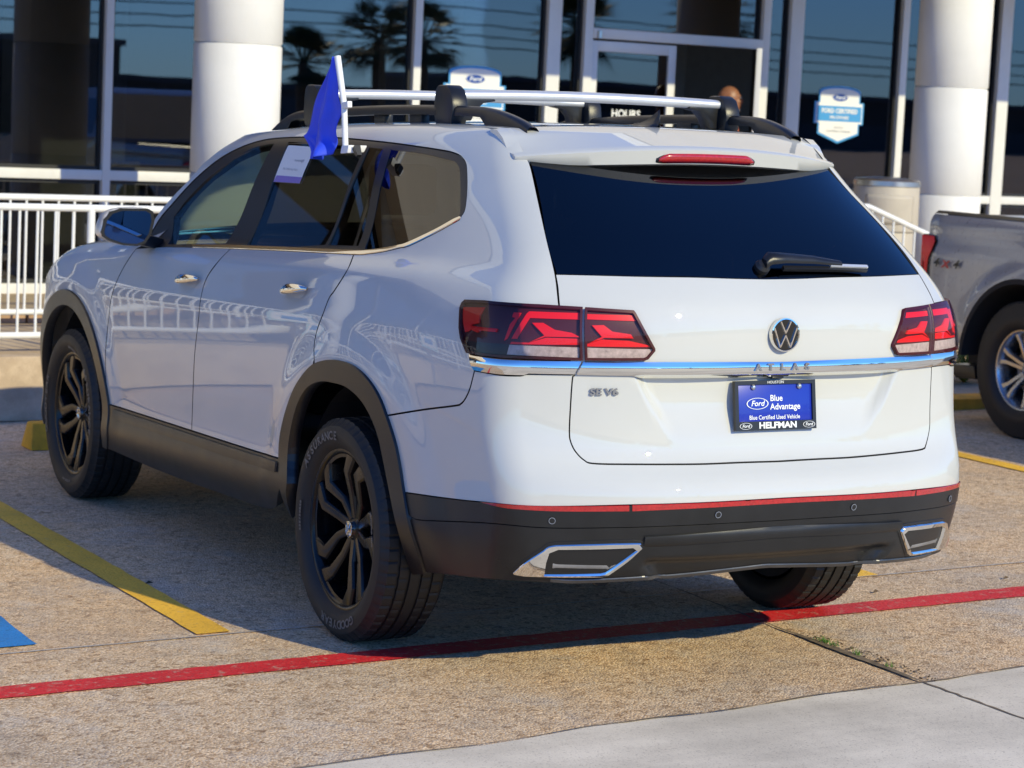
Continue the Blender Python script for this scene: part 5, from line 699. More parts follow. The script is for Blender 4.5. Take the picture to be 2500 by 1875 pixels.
def inpoly(Q, P):
    x, y = Q[:, 0], Q[:, 1]; r = np.zeros(len(Q), bool); x1, y1 = P[:, 0], P[:, 1]; x2, y2 = np.roll(x1, -1), np.roll(y1, -1)
    for i in range(len(P)):
        c = (y1[i] > y) != (y2[i] > y)
        r ^= c & (x < (x2[i]-x1[i])*(y-y1[i])/(y2[i]-y1[i]+1e-15)+x1[i])
    return r
def segdist(Q, P):
    a = P; b = np.roll(P, -1, 0); d = np.full(len(Q), 9.)
    for i in range(len(P)):
        ab = b[i]-a[i]; t = np.clip(((Q-a[i])@ab)/(ab@ab+1e-15), 0, 1); d = np.minimum(d, np.linalg.norm(Q-a[i]-t[:, None]*ab, axis=1))
    return d
def panel(name, poly, mat, parent=car, off=0., holes=(), grid=.026, gap=.0025, skirt=.014, mirror=False, bulge=0., label=None, skirtmat=None, fair=False):
    """a body panel cut out of the body surface S(u,v): outline poly in (u,v), turned-in edges"""
    P0 = resample(inset(resample(poly, .05), gap), grid*.9)
    H = [resample(inset(resample(h, .05), -gap), grid*.9) for h in holes]
    lo, hi = P0.min(0), P0.max(0)
    gx = np.arange(lo[0]+grid*.5, hi[0], grid); gy = np.arange(lo[1]+grid*.43, hi[1], grid*.87)
    Q = np.array([(x+(grid*.5 if j % 2 else 0), y) for j, y in enumerate(gy) for x in gx]) if len(gx) and len(gy) else np.zeros((0, 2))
    if len(Q):
        Q = Q[inpoly(Q, P0)]
        if len(Q): Q = Q[segdist(Q, P0) > grid*.4]
        for h in H:
            if len(Q): Q = Q[~inpoly(Q, h)]
            if len(Q): Q = Q[segdist(Q, h) > grid*.4]
    loops = [P0]+H; V = []; E = []
    for lp in loops:
        k = len(V); V += [Vector(q) for q in lp]; E += [(k+i, k+(i+1) % len(lp)) for i in range(len(lp))]
    V += [Vector(q) for q in Q]
    vv, ee, ff, ov, oe, of = geometry.delaunay_2d_cdt(V, E, [], 0, 1e-6)
    UV = np.array([(q.x, q.y) for q in vv]); T = np.array([f for f in ff if len(f) == 3])
    ctr = UV[T].mean(1); ok = inpoly(ctr, P0)
    for h in H: ok &= ~inpoly(ctr, h)
    T = T[ok]
    U, W = UV[:, 0], UV[:, 1]
    vm, vh = (lo[1]+hi[1])/2, (hi[1]-lo[1])/2
    if fair:   # glass: smooth quadratic surface through the opening
        G = np.concatenate([P0, Q]) if len(Q) else P0; c0 = G.mean(0); gu = (UT-G[:, 0]) if mirror else G[:, 0]; cu = (UT-c0[0]) if mirror else c0[0]
        bas = lambda u, v: np.stack([np.ones_like(u), u-cu, v-c0[1], (u-cu)**2, (u-cu)*(v-c0[1]), (v-c0[1])**2]+([(u-cu)**2*(v-c0[1]), (u-cu)**3, (u-cu)**4, (v-c0[1])**3, (u-cu)**4*(v-c0[1]), (u-cu)**3*(v-c0[1]), (u-cu)*(v-c0[1])**2] if fair == 2 else []), -1)
        K = np.linalg.lstsq(bas(gu, G[:, 1]), S(gu, G[:, 1]), rcond=None)[0]
    def F(u, v):
        if fair:
            X_ = bas(u, v)@K; A_ = (bas(u+1e-3, v)-bas(u-1e-3, v))@K; B_ = (bas(u, v+1e-3)-bas(u, v-1e-3))@K; n = np.cross(A_, B_); n /= np.linalg.norm(n, axis=-1, keepdims=True); return X_+n*off
        o = off if not bulge else off+bulge*(1-np.clip((v-vm)/vh, -1, 1)**2)
        n = N(u, v); return S(u, v)+n*(o[..., None] if isinstance(o, np.ndarray) else o)
    if mirror: U = UT-U
    X = F(U, W); e = 1.5e-3
    a = F(np.clip(U+e, 0, UT), W)-F(np.clip(U-e, 0, UT), W); b = F(U, np.minimum(W+e, VMAX))-F(U, W-e); NN = np.cross(a, b); NN /= np.linalg.norm(NN, axis=1)[:, None]+1e-12
    tri = T
    fn = np.cross(X[tri[:, 1]]-X[tri[:, 0]], X[tri[:, 2]]-X[tri[:, 0]]); fl = (fn*NN[tri[:, 0]]).sum(1) < 0; tri = tri.copy(); tri[fl] = tri[fl][:, ::-1]
    verts = [tuple(q) for q in X]; norms = [tuple(q) for q in NN]; faces = [tuple(int(i) for i in q) for q in tri]
    ntop = len(faces)
    # turned-in edge
    cnt = {}
    for f in faces:
        for i in range(3):
            k = (f[i], f[(i+1) % 3]); cnt[k] = 1
    bed = [k for k in cnt if (k[1], k[0]) not in cnt]
    for (i, j) in bed:
        pa, pb, na, nb = X[i], X[j], NN[i], NN[j]; o_ = np.cross(pb-pa, na); o_ /= np.linalg.norm(o_)+1e-12; k = len(verts)
        r_ = min(.0016, skirt*.2)
        ia, ib = pa-na*r_+o_*0, pb-nb*r_
        verts += [tuple(pa), tuple(pb), tuple(pb-nb*skirt), tuple(pa-na*skirt)]; m1 = (na+o_*.9); m1 /= np.linalg.norm(m1); norms += [tuple(m1), tuple(m1), tuple(o_), tuple(o_)]; faces.append((k+1, k, k+3, k+2))
    me = bpy.data.meshes.new(name); me.from_pydata(verts, [], faces); me.update()
    if isinstance(mat, str): mat = M[mat]
    me.materials.append(mat)
    if skirtmat:  # dark colour on the turned-in edges paints shade into the panel gaps
        me.materials.append(M[skirtmat]); 
        for q in me.polygons[ntop:]: q.material_index = 1
    me.shade_smooth(); me.normals_split_custom_set_from_vertices([Vector(q) for q in norms])
    o = bpy.data.objects.new(name, me); COL.objects.link(o); o.parent = parent
    if label: o['label'] = label
    return o
def both(name, poly, mat, parent=car, **kw):
    return [panel(name, poly, mat, parent, mirror=m, **kw) for m in (False, True)]
MIDU = US+UC
def full(h):  # close a left half outline over the centreline
    h = [q for q in h]; a = [q for q in h if q[0] < MIDU-1e-6]
    return h+[[UT-q[0], q[1]] for q in h[::-1] if q[0] < MIDU-1e-6]
def full_order(h):
    """half outlines run centre->...->centre in two chains; rotate so that they start and end on the centreline"""
    i = [k for k, q in enumerate(h) if abs(q[0]-MIDU) < 1e-6]
    n = len(h)
    for k in i:
        if abs(h[(k+1) % n][0]-MIDU) < 1e-6: r = h[(k+1) % n:]+h[:(k+1) % n]; break
    else: r = h
    return full(r)
D_ = TR
dlo = D_['dlo_top']+D_['dlo_bot']+D_['dlo_front']
SURF = lambda u, v: Vector(S(np.array([u]), np.array([v]))[0])
NORM = lambda u, v: Vector(N(np.array([u]), np.array([v]))[0])
def roofpt(x, y):
    vs = np.linspace(1.40, VMAX, 600); w = fW(vs)*(1-.012*((max(y, 1.3)-1.3)/1.9)**2-.016*((1.3-min(y, 1.3))/1.9)**2-.035*float(sstep(.4, -.6, y)))
    i = np.argmin(abs(w-abs(x))); h = fH(vs[i]); return float(h+zshift(np.array(y), h))
# --- painted panels ---
for m, side in ((False, 'left'), (True, 'right')):
    panel('front_fender', D_['fender'], 'paint', skirtmat='dark', gap=.0034, mirror=m)
    fd = panel('front_door', D_['front_door'], 'paint', skirtmat='dark', gap=.0034, mirror=m)
    rd = panel('rear_door', D_['rear_door'], 'paint', skirtmat='dark', gap=.0034, mirror=m)
    panel('body_side_frame', D_['body_frame'], 'paint', skirtmat='dark', gap=.0034, mirror=m, skirt=.02)
    panel('front_bumper_side', D_['front_bumper'], 'paint', mirror=m)
    sur = panel('window_surround', dlo, 'trim', mirror=m, off=-.003, gap=.0012, skirt=.03, holes=[D_['pane_front'], D_['pane_rear'], D_['pane_fixed'], D_['pane_quarter']])
    panel('front_door_window', D_['pane_front'], 'gfront', mirror=m, off=-.007, gap=-.004, skirt=.001, fair=True)
    panel('rear_door_window', D_['pane_rear'], 'gpriv', mirror=m, off=-.007, gap=-.004, skirt=.001, fair=True)
    panel('rear_door_fixed_window', D_['pane_fixed'], 'gpriv', mirror=m, off=-.0065, gap=-.004, skirt=.001, fair=True)
    panel('quarter_window', D_['pane_quarter'], 'gpriv', mirror=m, off=-.005, gap=-.004, skirt=.001, fair=True)
    panel('belt_trim', D_['chrome_belt'], 'chrome', mirror=m, off=.004, gap=.0, skirt=.012, grid=.02, bulge=.0)
    panel('rear_arch_cladding', D_['rear_flare'], 'clad', mirror=m, off=.011, gap=.001, skirt=.045)
    panel('front_arch_cladding', D_['front_flare'], 'clad', mirror=m, off=.011, gap=.001, skirt=.045)
    rk = panel('sill_cladding', D_['rocker'], 'clad', mirror=m, off=.006, gap=.002, skirt=.03)
    rt_ = D_['rock_top']; panel('sill_step', [[q[0], q[1]-.012] for q in rt_]+[[q[0], q[1]-.050] for q in rt_[::-1]], 'clad', rk, mirror=m, off=.013, bulge=.004, gap=0, skirt=.012)
    lo_ = panel('tail_lamp', D_['lamp_outer'], 'redlensdark', mirror=m, off=.003, gap=.001, skirt=.03, grid=.02, label='outer half of the red tail lamp')
    li_ = panel('tail_lamp', D_['lamp_inner'], 'redlensdark', mirror=m, off=.003, gap=.001, skirt=.03, grid=.02, label='inner half of the red tail lamp on the tailgate')
    for par, key in ((lo_, 'lamp_outer_bits'), (li_, 'lamp_inner_bits')):
        for nm, pl in D_[key].items():
            mt = 'clear' if nm == 'clear' else 'clearlamp' if nm == 'dark' else 'redlens'
            panel({'clear': 'reversing_lens', 'dark': 'smoked_lens'}.get(nm, 'red_segment'), pl, mt, par, mirror=m, off=(.004 if mt == 'clearlamp' else .009 if nm in ('red_arrow', 'red_a2') else .006), bulge=(.003 if nm in ('red_arrow', 'red_a', 'red_a2') else 0), gap=.0, skirt=.012, grid=.02)
    for par, key in ((lo_, 'lamp_outer'), (li_, 'lamp_inner')):
        panel('lens_cover', D_[key], 'lenscover', par, mirror=m, off=.0155, gap=.0, skirt=.0005, grid=.02)
        ring = [list(q) for q in inset(resample(D_[key], .03), .0075)]; panel('lamp_rim', D_[key], 'redlensdark', par, mirror=m, off=.015, gap=.0, skirt=.03, grid=.02, holes=[ring])
    panel('chrome_strip_end', D_['chrome_outer'], 'chrome', mirror=m, off=.005, bulge=.006, gap=.001, skirt=.03, grid=.012)
    for rf in D_['reflector']: 
        if rf is D_['reflector'][0]: panel('reflector', rf, 'redstrip', mirror=m, off=.005, gap=.0005, skirt=.012, grid=.012)
    ex = panel('exhaust_trim', D_['exhaust_o'], 'chrome', mirror=m, off=.014, gap=.0, skirt=.05, grid=.015, holes=[[list(q) for q in inset(resample(D_['exhaust_i'], .03), -.0045)]])
    panel('exhaust_recess', D_['exhaust_i'], 'exh', ex, mirror=m, off=-.006, gap=-.009, skirt=.002, grid=.02)
    ei = np.array(D_['exhaust_i']); e0, e1 = ei.min(0), ei.max(0)
    vv_ = e0[1]+(e1[1]-e0[1])*.10; panel('exhaust_shelf', [[e0[0]+.02, vv_], [e1[0]-.10, vv_], [e1[0]-.045, vv_+.036], [e0[0]+.02, vv_+.036]], 'exh2', ex, mirror=m, off=-.001, bulge=.006, gap=0, skirt=.012, grid=.015)
    # black frame round the exhaust trim
    panel('exhaust_surround', [list(q) for q in inset(resample(D_['exhaust_o'], .03), -.010)], 'trim', ex, mirror=m, off=.0035, gap=0, skirt=.02, grid=.02)
    # dark sheets added behind the panel gaps to put shade in them
    inn = D_['seamFD']
    for key in ('front_door', 'rear_door', 'fender'):
        P = [list(q) for q in inset(resample(D_[key], .04), -.012)]
        panel('gap_shade_sheet', P, 'dark', mirror=m, off=-.03, gap=0, skirt=.001, grid=.08)
tg = panel('tailgate', full_order(D_['tailgate']), 'paint', skirtmat='dark', gap=.0024, skirt=.02, grid=.022)
panel('rear_window', full_order(D_['rear_glass']), 'grear', off=-.002, gap=.001, skirt=.003, fair=2)
bu = panel('rear_bumper', full_order(D_['bumper_upper']), 'paint', skirtmat='dark', gap=.0024, skirt=.02, grid=.022)
panel('bumper_band', full_order(D_['bumper_band']), 'clad', off=.003, gap=.002, skirt=.02)
panel('bumper_skirt', full_order(D_['bumper_lower']), 'clad', off=.001, gap=.002, skirt=.03)
lip = D_['lip']; lp2 = lip+[[UT-q[0], q[1]] for q in lip[::-1] if q[0] < MIDU-1e-3]; panel('bumper_lip', [[q[0], q[1]+.012] for q in lp2]+[[q[0], q[1]+.001] for q in lp2[::-1]], 'exh', off=.006, gap=0, skirt=.03, grid=.015)
cr_l = D_['crease']; cr2 = cr_l+[[UT-q[0], q[1]] for q in cr_l[::-1] if q[0] < MIDU-1e-3]; panel('bumper_ledge', cr2+[[q[0], q[1]-.035] for q in cr2[::-1]], 'clad', off=.002, bulge=.009, gap=0, skirt=.012, grid=.014)
cbar = panel('chrome_bar', full_order(D_['chrome_bar']), 'chrome', off=.006, bulge=.007, gap=.001, skirt=.055, grid=.012)
rfm = D_['reflector'][1]; umax = max(q[0] for q in rfm)
rfh = [q for q in rfm if q[0] < MIDU-.002]
top = [q for q in rfm[:len(rfm)//2] if q[0] < MIDU-.004]; bot = [q for q in rfm[len(rfm)//2:] if q[0] < MIDU-.004]
panel('reflector', top+[[UT-q[0], q[1]] for q in top[::-1]]+[[UT-q[0], q[1]] for q in bot[::-1]]+bot, 'redstrip', off=.005, gap=.0005, skirt=.012, grid=.012)
# parking sensors
for u0, v0 in [tuple(q) for q in D_['sensors']]+[(UT-q[0], q[1]) for q in D_['sensors']]:
    c, n = SURF(u0, v0), NORM(u0, v0); q = n.to_track_quat('Z', 'Y'); mb = MB(); mb.lathe([(.0, .0045), (.0085, .0045), (.0092, .0035), (.0105, .0036), (.0112, .002)], 20); o = mb.build('parking_sensor', 'trim', car, smooth=True); o.location = c+n*.002; o.rotation_euler = q.to_euler()
    mb = MB(); mb.lathe([(.0088, .0052), (.0102, .0052), (.0102, .004), (.0088, .004), (.0088, .0052)], 24); r_ = mb.build('sensor_ring', 'greyink', o, smooth=False)
# --- roof, windscreen, bonnet, nose ---
xs = np.linspace(-.61, .61, 45); ys = np.linspace(-.335, 1.50, 60)
mb = MB(); mb.grid([[(x, y-.16*(abs(x)/.62)**2*max(0, (y-1.0)/.5), roofpt(x, y)) for x in xs] for y in ys]); mb.build('roof', 'paint', car, smooth=True, sharp=80)
ap = [SURF(*q) for q in D_['apil'][::-1]]; ap = [ap[i] for i in np.linspace(0, len(ap)-1, 16).astype(int)]
rows = []
for i, q in enumerate(ap):
    t_ = i/(len(ap)-1); w = []
    for s_ in np.linspace(-1, 1, 25):
        b_ = 1-s_*s_; w.append((q.x*s_*-1 if False else -q.x*s_, q.y+b_*(.30*(1-t_)+.10*t_)-.015, q.z+b_*.045*t_+b_*.02*(1-t_)-.012))
    rows.append(w)
mb = MB(); mb.grid(rows); mb.build('windscreen', 'gfront', car, smooth=True, sharp=80)
rows = []
hd = [(-.60, 1.50)]
top_r = rows
hb = []
for y in np.linspace(2.12, 3.86, 30):
    zt = float(fZF(y))-.006; u_, v_ = yz2uv(y, zt); e_ = abs(SURF(u_, v_).x); hb.append([(s_*e_, y+.10*(1-s_*s_)*(1 if y > 3.4 else 0), zt+.055*(1-abs(s_)**2.2)) for s_ in np.linspace(-1, 1, 31)])
mb = MB(); mb.grid(hb); mb.build('bonnet', 'paint', car, smooth=True, sharp=80)
mb = MB(); P = []
for z in np.linspace(.30, .90, 14): P.append([(s_*.52, 3.90+.10*(1-s_*s_)+.03*math.sin((z-.3)*5), z) for s_ in np.linspace(-1, 1, 21)])
mb.grid(P); nose = mb.build('nose', 'paint', car, smooth=True)
mb = MB(); mb.box(-.48, .48, 4.00, 4.03, .52, .80); mb.build('grille', 'gloss', nose, bevel=.01)
# windscreen header, A-pillar inner
# --- underside, wheel housings ---
mb = MB(); mb.box(-.60, .60, -.80, 3.75, .33, .46); mb.build('underbody', 'dark', car, bevel=.03)
mb = MB(); mb.tube([(-.38, -.75, .33), (-.30, 0, .30), (-.2, 1.0, .30), (-.2, 2.0, .30)], .035, 10); mb.build('exhaust_pipe', 'dark', car, smooth=True)
for wy in (0, 2.965):
    for sx in (-1, 1):
        A = [R(a) for a in range(-4, 188, 8)]; mb = MB(); mb.grid([[(sx*x, wy+.50*math.cos(a), .376+.50*math.sin(a)) for x in (.62, .78, .885)] for a in A]); mb.add([(sx*.62, wy+.50*math.cos(a), .376+.50*math.sin(a)) for a in A]+[(sx*.62, wy, .36)], [(i, i+1, len(A)) for i in range(len(A)-1)]); mb.build('wheel_housing', 'dark', car, fix=False)
# --- cabin ---
mb = MB(); mb.box(-.86, .86, -.70, 2.3, .42, .50); mb.box(-.84, .84, -.80, -.05, .5, 1.12); mb.build('cabin_floor', 'cabin', car)
P = []
mb = MB(); mb.grid([[(x, y, roofpt(x, y)-.05) for x in np.linspace(-.60, .60, 15)] for y in np.linspace(-.45, 1.3, 15)]); mb.build('headliner', 'cabin', car)
def seat(x, y, w=.52, mat='seat'):
    r_ = bpy.data.objects.new('seat', None); COL.objects.link(r_); r_.parent = car; r_.location = (x, y, .62)
    mb = MB(); mb.box(-w/2, w/2, -.25, .30, 0, .16); mb.build('cushion', mat, r_, bevel=.05)
    mb = MB(); mb.box(-w/2, w/2, -.34, -.20, .10, .74, Matrix.Rotation(R(14), 3, 'X'), (0, -.27, .1)); mb.build('backrest', mat, r_, bevel=.05)
    mb = MB(); mb.box(-.13, .13, -.50, -.41, .78, .97); mb.build('head_rest', mat, r_, bevel=.035)
for x in (-.40, .40): seat(x, 1.25); seat(x, .35)
mb = MB(); mb.box(-.82, .82, 1.80, 2.25, .75, 1.12); mb.build('dashboard', 'cabin', car, bevel=.08)
mb = MB(); 
for i in range(1): mb.tube([(-.40+.18*math.cos(a), 1.68+.06*math.sin(a), 1.02+.17*math.sin(a)) for a in np.linspace(0, 2*math.pi, 29)], .016, 8, cap=False)
mb.bar((-.40, 1.68, 1.02), (-.40, 1.85, .95), .06); mb.build('steering_wheel', 'cabin', car, smooth=True)
# --- spoiler ---
rows = []
for x in np.linspace(-.622, .622, 49):
    k = (abs(x)/.622); yt = -.676+.155*k**2.3+.018*k**9; zl = 1.708-.040*k**2; z0 = roofpt(min(abs(x), .615), -.34); y0 = -.34+.02*k
    d = .052*(1-.30*k**3-.38*k**10)
    rows.append([(x, y0, z0-.02), (x, y0-.004, z0-.001), (x, y0-.05, z0-.003), (x, (y0+yt)/2, (z0+zl)/2+.012), (x, yt+.05, zl+.0065), (x, yt+.012, zl+.001), (x, yt, zl-.007), (x, yt+.002, zl-.014), (x, yt+.012, zl-d), (x, yt+.026, zl-d-.006), (x, yt+.14, zl-d+.01)])
mb = MB(); mb.grid(rows); mb.add([rows[0][i] for i in range(11)], [tuple(range(11))]); mb.add([rows[-1][i] for i in range(11)], [tuple(range(11))[::-1]]); sp = mb.build('spoiler', 'paint', car, smooth=True, sharp=50)
def spf(x, t):  # point on the spoiler's rear face
    k = abs(x)/.622; yt = -.676+.155*k**2.3; zl = 1.708-.040*k**2; d = .052*(1-.35*k**3); return Vector((x, yt+.002+(.010)*t, zl-.014-(d-.014)*t))
rows = []
for x in np.linspace(-.182, .182, 33):
    e_ = max(0, (abs(x)-.150)/.032); a, b = .12+.42*e_**1.5, .88-.12*e_**2; q = [spf(x, a+(b-a)*t) for t in (0, .33, .66, 1)]; rows.append([(v_.x, v_.y-.006*(1 if 0 < i < 3 else .3), v_.z) for i, v_ in enumerate(q)])
mb = MB(); mb.grid(rows); bl = mb.build('brake_lamp', 'redstrip', sp, smooth=True, solid=.004)
rows = [[(v_[0]*1.04, v_[1]+.005, v_[2]+(.0035 if i == 0 else -.0035 if i == 3 else 0)) for i, v_ in enumerate(r_)] for r_ in rows]; mb = MB(); mb.grid(rows); mb.build('lamp_bezel', 'trim', bl, smooth=True, solid=.003)
# --- roof rails, bars, fin ---
for sx in (-1, 1):
    ysr = np.linspace(1.66, -.42, 44); rows = []
    for y in ysr:
        t_ = min(1, (1.66-y)/.34, (y+.42)/.34); t_ = max(0, t_); lift = .056*math.sin(t_*math.pi/2)**.8; zb = roofpt(.555, min(y, 1.25))-(.0 if y < 1.25 else (y-1.25)**1.5*.30)
        x0 = sx*(.562+.026*(y-.12) if y > .12 else .562-.085*(.12-y)); w = .021; top_ = zb+lift+.004; bo = top_-.024 if t_ >= .99 else zb-.012
        bo = max(zb-.012, top_-.034) if t_ > .75 else zb-.014
        rows.append([(x0-w, y, bo), (x0-w, y, top_-.010), (x0-w*.6, y, top_-.001), (x0, y, top_), (x0+w*.6, y, top_-.001), (x0+w, y, top_-.010), (x0+w, y, bo), (x0-w, y, bo)])
    mb = MB(); mb.grid(rows); mb.build('roof_rail', 'clad', car, smooth=True, sharp=50)
    for y in (.65, 1.05, .35): 
        mb = MB(); zb = roofpt(.555, y); mb.box(sx*.555-.016, sx*.555+.016, y-.05, y+.05, zb-.01, zb+.03); mb.build('rail_foot', 'clad', car, bevel=.006)
for by_, zt, hb_ in ((.115, 1.868, 0), (1.175, 1.855, .036)):
    bar = bpy.data.objects.new('roof_bar', None); COL.objects.link(bar); bar.parent = car; bar.location = (0, by_, 0)
    prof = [(.040*abs(math.cos(a))**.8*(1 if math.cos(a) > 0 else -1), .0185*abs(math.sin(a))**.75*(1 if math.sin(a) > 0 else -1)) for a in np.linspace(0, 2*math.pi, 25)[:-1]]
    mb = MB(); n = len(prof); X = np.linspace(-.532-hb_, .532+hb_, 25); vs = []
    for x in X: vs += [(x, a, zt-.014+b+.012*(1-(x/.6)**2)-.006) for a, b in prof]
    mb.add(vs, [(i*n+k, (i+1)*n+k, (i+1)*n+(k+1) % n, i*n+(k+1) % n) for i in range(len(X)-1) for k in range(n)]+[tuple(range(n)), tuple(range(24*n, 25*n))[::-1]]); mb.build('crossbar', 'satin', bar, smooth=True, sharp=50)
    for k in range(9): pass
    for sx in (-1, 1):
        zr = roofpt(.555, by_)+.045; zb = zr-.035
        # end cover: rounded block outside, arm going inwards under the bar
        pr = [(-.070, zb-.012), (-.080, zb+.045), (-.072, zt-.030), (-.052, zt+.002), (-.024, zt+.016), (.040, zt+.016), (.058, zt+.002), (.066, zt-.03), (.070, zb+.03), (.056, zb-.014), (.0, zb-.024), (-.05, zb-.020)]
        mb = MB(); mb.prism([(sx*(.548+hb_), a, b) for a, b in pr], (sx*-.026, 0, 0), (sx*.036, 0, 0)); mb.build('end_cover', 'clad', bar, bevel=.014)
        ar = [(.530, zb), (.530, zt-.022), (.40, zt-.022), (.392, zt-.034), (.44, zt-.042), (.47, zt-.07), (.485, zb)]
        mb = MB(); mb.prism([(sx*(a+hb_), -.032, b) for a, b in ar], (0, 0, 0), (0, .066, 0)); mb.build('support_arm', 'trim', bar, bevel=.005)
        mb = MB(); mb.tube([(sx*(.576+hb_), .01, zt-.045), (sx*(.581+hb_), .01, zt-.045)], .008, 12); mb.build('lock', 'trim', bar)
mb = MB(); rows = []
for t_ in np.linspace(0, 1, 12):
    y = -.19-.165*t_; zb = roofpt(0, y)-.003; hgt = .012+.062*max(0, t_-.15)**1.6/.85**1.6 if t_ < .93 else .055*(1-t_)/.07+.02; wd = .034*math.sin(math.pi*(.08+.84*t_))**.6
    rows.append([(s_*wd*(1-.9*abs(1-abs(s_))**.5*(1 if abs(s_) < 1 else 0)) if abs(s_) > .2 else s_*.012, y-(.02*hgt/.07 if abs(s_) < .5 else 0), zb+(hgt if abs(s_) < .1 else hgt*.75 if abs(s_) < .3 else hgt*.25 if abs(s_) < .7 else 0)) for s_ in (-1, -.6, -.25, 0, .25, .6, 1)])
mb.grid(rows); mb.build('antenna_fin', 'trim', car, smooth=True, sharp=70)
# --- door mirrors ---
for sx in (-1, 1):
    mr = bpy.data.objects.new('door_mirror', None); COL.objects.link(mr); mr.parent = car; mr.location = (sx*1.06, 2.03, 1.27)
    out = [(-.118, -.018), (-.105, .035), (-.078, .068), (-.03, .083), (.088, .083), (.112, .070), (.118, .035), (.105, -.025), (.080, -.062), (.045, -.076), (-.02, -.073), (-.085, -.053), (-.112, -.036)]
    def ring(s_, y): return [(-sx*a*s_, y, b*s_) for a, b in out]
    layers = [(.93, -.052), (1.0, -.045), (1.02, -.01), (.97, .035), (.82, .075), (.55, .105), (.0, .118)]
    mb = MB(); n = len(out); vs = [q for s_, y in layers for q in ring(s_, y)]; mb.add(vs, [(i*n+k, (i+1)*n+k, (i+1)*n+(k+1) % n, i*n+(k+1) % n) for i in range(len(layers)-1) for k in range(n)]); mb.build('cap', 'satin', mr, smooth=True, sharp=70, sub=1)
    mb = MB(); mb.add(ring(.955, -.053)+ring(.955, -.030), [tuple(range(n))]+[(i, (i+1) % n, n+(i+1) % n, n+i) for i in range(n)]); mb.build('bezel', 'trim', mr)
    mb = MB(); mb.add([(a, y-.0, b) for a, y, b in ring(.84, -.0545)], [tuple(range(n))]); g_ = mb.build('mirror_glass', 'mirror', mr)
    mb = MB(); mb.add([(-sx*-.114, -.054, -.045), (-sx*-.05, -.054, -.064), (-sx*.05, -.054, -.074), (-sx*.05, .06, -.074), (-sx*-.05, .08, -.064), (-sx*-.114, .02, -.045)], [tuple(range(6))]); 
    mb = MB(); mb.bar((-sx*.06, .02, -.045), (-sx*.17, .03, -.07), .06, .05); mb.build('stalk', 'trim', mr, bevel=.012)
    mb = MB(); mb.add([(sx*.955-sx*1.06, -.21, -.04), (sx*.90-sx*1.06, .10, .06), (sx*.925-sx*1.06, .14, -.045), (sx*.955-sx*1.06, .10, -.075), (sx*.965-sx*1.06, -.20, -.065)], [(0, 1, 2, 3, 4)])
# --- door handles ---
for m in (False, True):
    for ((ua, va), (ub, vb)) in D_['handles']:
        A_, B_, n = SURF(ua, va), SURF(ub, vb), NORM((ua+ub)/2, (va+vb)/2)
        if m: A_.x *= -1; B_.x *= -1; n.x *= -1
        h_ = bpy.data.objects.new('door_handle', None); COL.objects.link(h_); h_.parent = car; h_.location = (0, 0, 0)
        d = (B_-A_); up = n.cross(d).normalized(); up = up if up.z > 0 else -up
        rows = []
        for t_ in np.linspace(0, 1, 17):
            c = A_+d*t_; o_ = .012+.028*math.sin(math.pi*min(1, max(0, (t_*.92+.04))))**.7; hh = .015+.004*math.sin(math.pi*t_)
            e_ = math.sin(math.pi*min(max(t_, .01), .99))**.35
            rows.append([c+n*(o_+r_*math.cos(a)*.010*e_)+up*math.sin(a)*hh*e_ for a in np.linspace(0, 2*math.pi, 13)[:-1] for r_ in (1,)]+[])
        rows = [r_+[r_[0]] for r_ in rows]
        mb = MB(); mb.grid(rows); mb.build('grip', 'chrome', h_, smooth=True, sharp=70)
        mb = MB(); c = A_.lerp(B_, .45); mb.grid([[c+d*.36*r_*math.cos(a)+up*(.030*r_*math.sin(a)-.004)+n*(.002-.0*r_) for a in np.linspace(0, 2*math.pi, 25)] for r_ in (0.01, .5, 1)]); mb.build('recess_cup', 'paint', h_, smooth=True)
# --- emblem, lettering, number plate, wiper ---
def emblem(parent, c, n, upv, r, name='emblem', base='gloss'):
    n = Vector(n).normalized(); ux = Vector(upv).cross(n).normalized(); uy = n.cross(ux)
    P = lambda a, b, h: Vector(c)+ux*a+uy*b+n*h
    k = 48; mb = MB(); mb.add([P(r*math.cos(2*math.pi*i/k), r*math.sin(2*math.pi*i/k), .006) for i in range(k)]+[P(r*math.cos(2*math.pi*i/k), r*math.sin(2*math.pi*i/k), -.006) for i in range(k)], [tuple(range(k))]+[(i, k+i, k+(i+1) % k, (i+1) % k) for i in range(k)]); e = mb.build(name, base, parent)
    pr = [(r*.90, .006), (r*.93, .011), (r, .0105), (r*1.02, .004), (r*1.02, -.004)]; mb = MB(); mb.grid([[P(a*math.cos(t), a*math.sin(t), h) for a, h in pr] for t in np.linspace(0, 2*math.pi, k+1)]); mb.build('ring', 'chrome', e, smooth=True, sharp=60)
    w = r*.150
    def stroke(a, b):
        a, b = Vector((*a, 0)), Vector((*b, 0)); d = (b-a).normalized(); s_ = Vector((-d.y, d.x, 0))*w/2; t_ = .0115
        base_ = [a+s_, b+s_, b-s_, a-s_]; i_ = [a+s_*.5, b+s_*.5, b-s_*.5, a-s_*.5]
        mb.add([P(q.x*r, q.y*r, .0055) if False else P(q.x, q.y, .0055) for q in base_]+[P(q.x, q.y, t_) for q in i_], [(4, 5, 6, 7), (0, 1, 5, 4), (1, 2, 6, 5), (2, 3, 7, 6), (3, 0, 4, 7)])
    for mk, pts in (('letter_v', [(-.36, .80), (0, .10), (.36, .80)]), ('letter_w', [(-.80, .42), (-.36, -.74), (0, -.02), (.36, -.74), (.80, .42)])):
        mb = MB()
        for a, b in zip(pts[:-1], pts[1:]): stroke((a[0]*r, a[1]*r), (b[0]*r, b[1]*r))
        mb.build(mk, 'chrome', e)
    return e
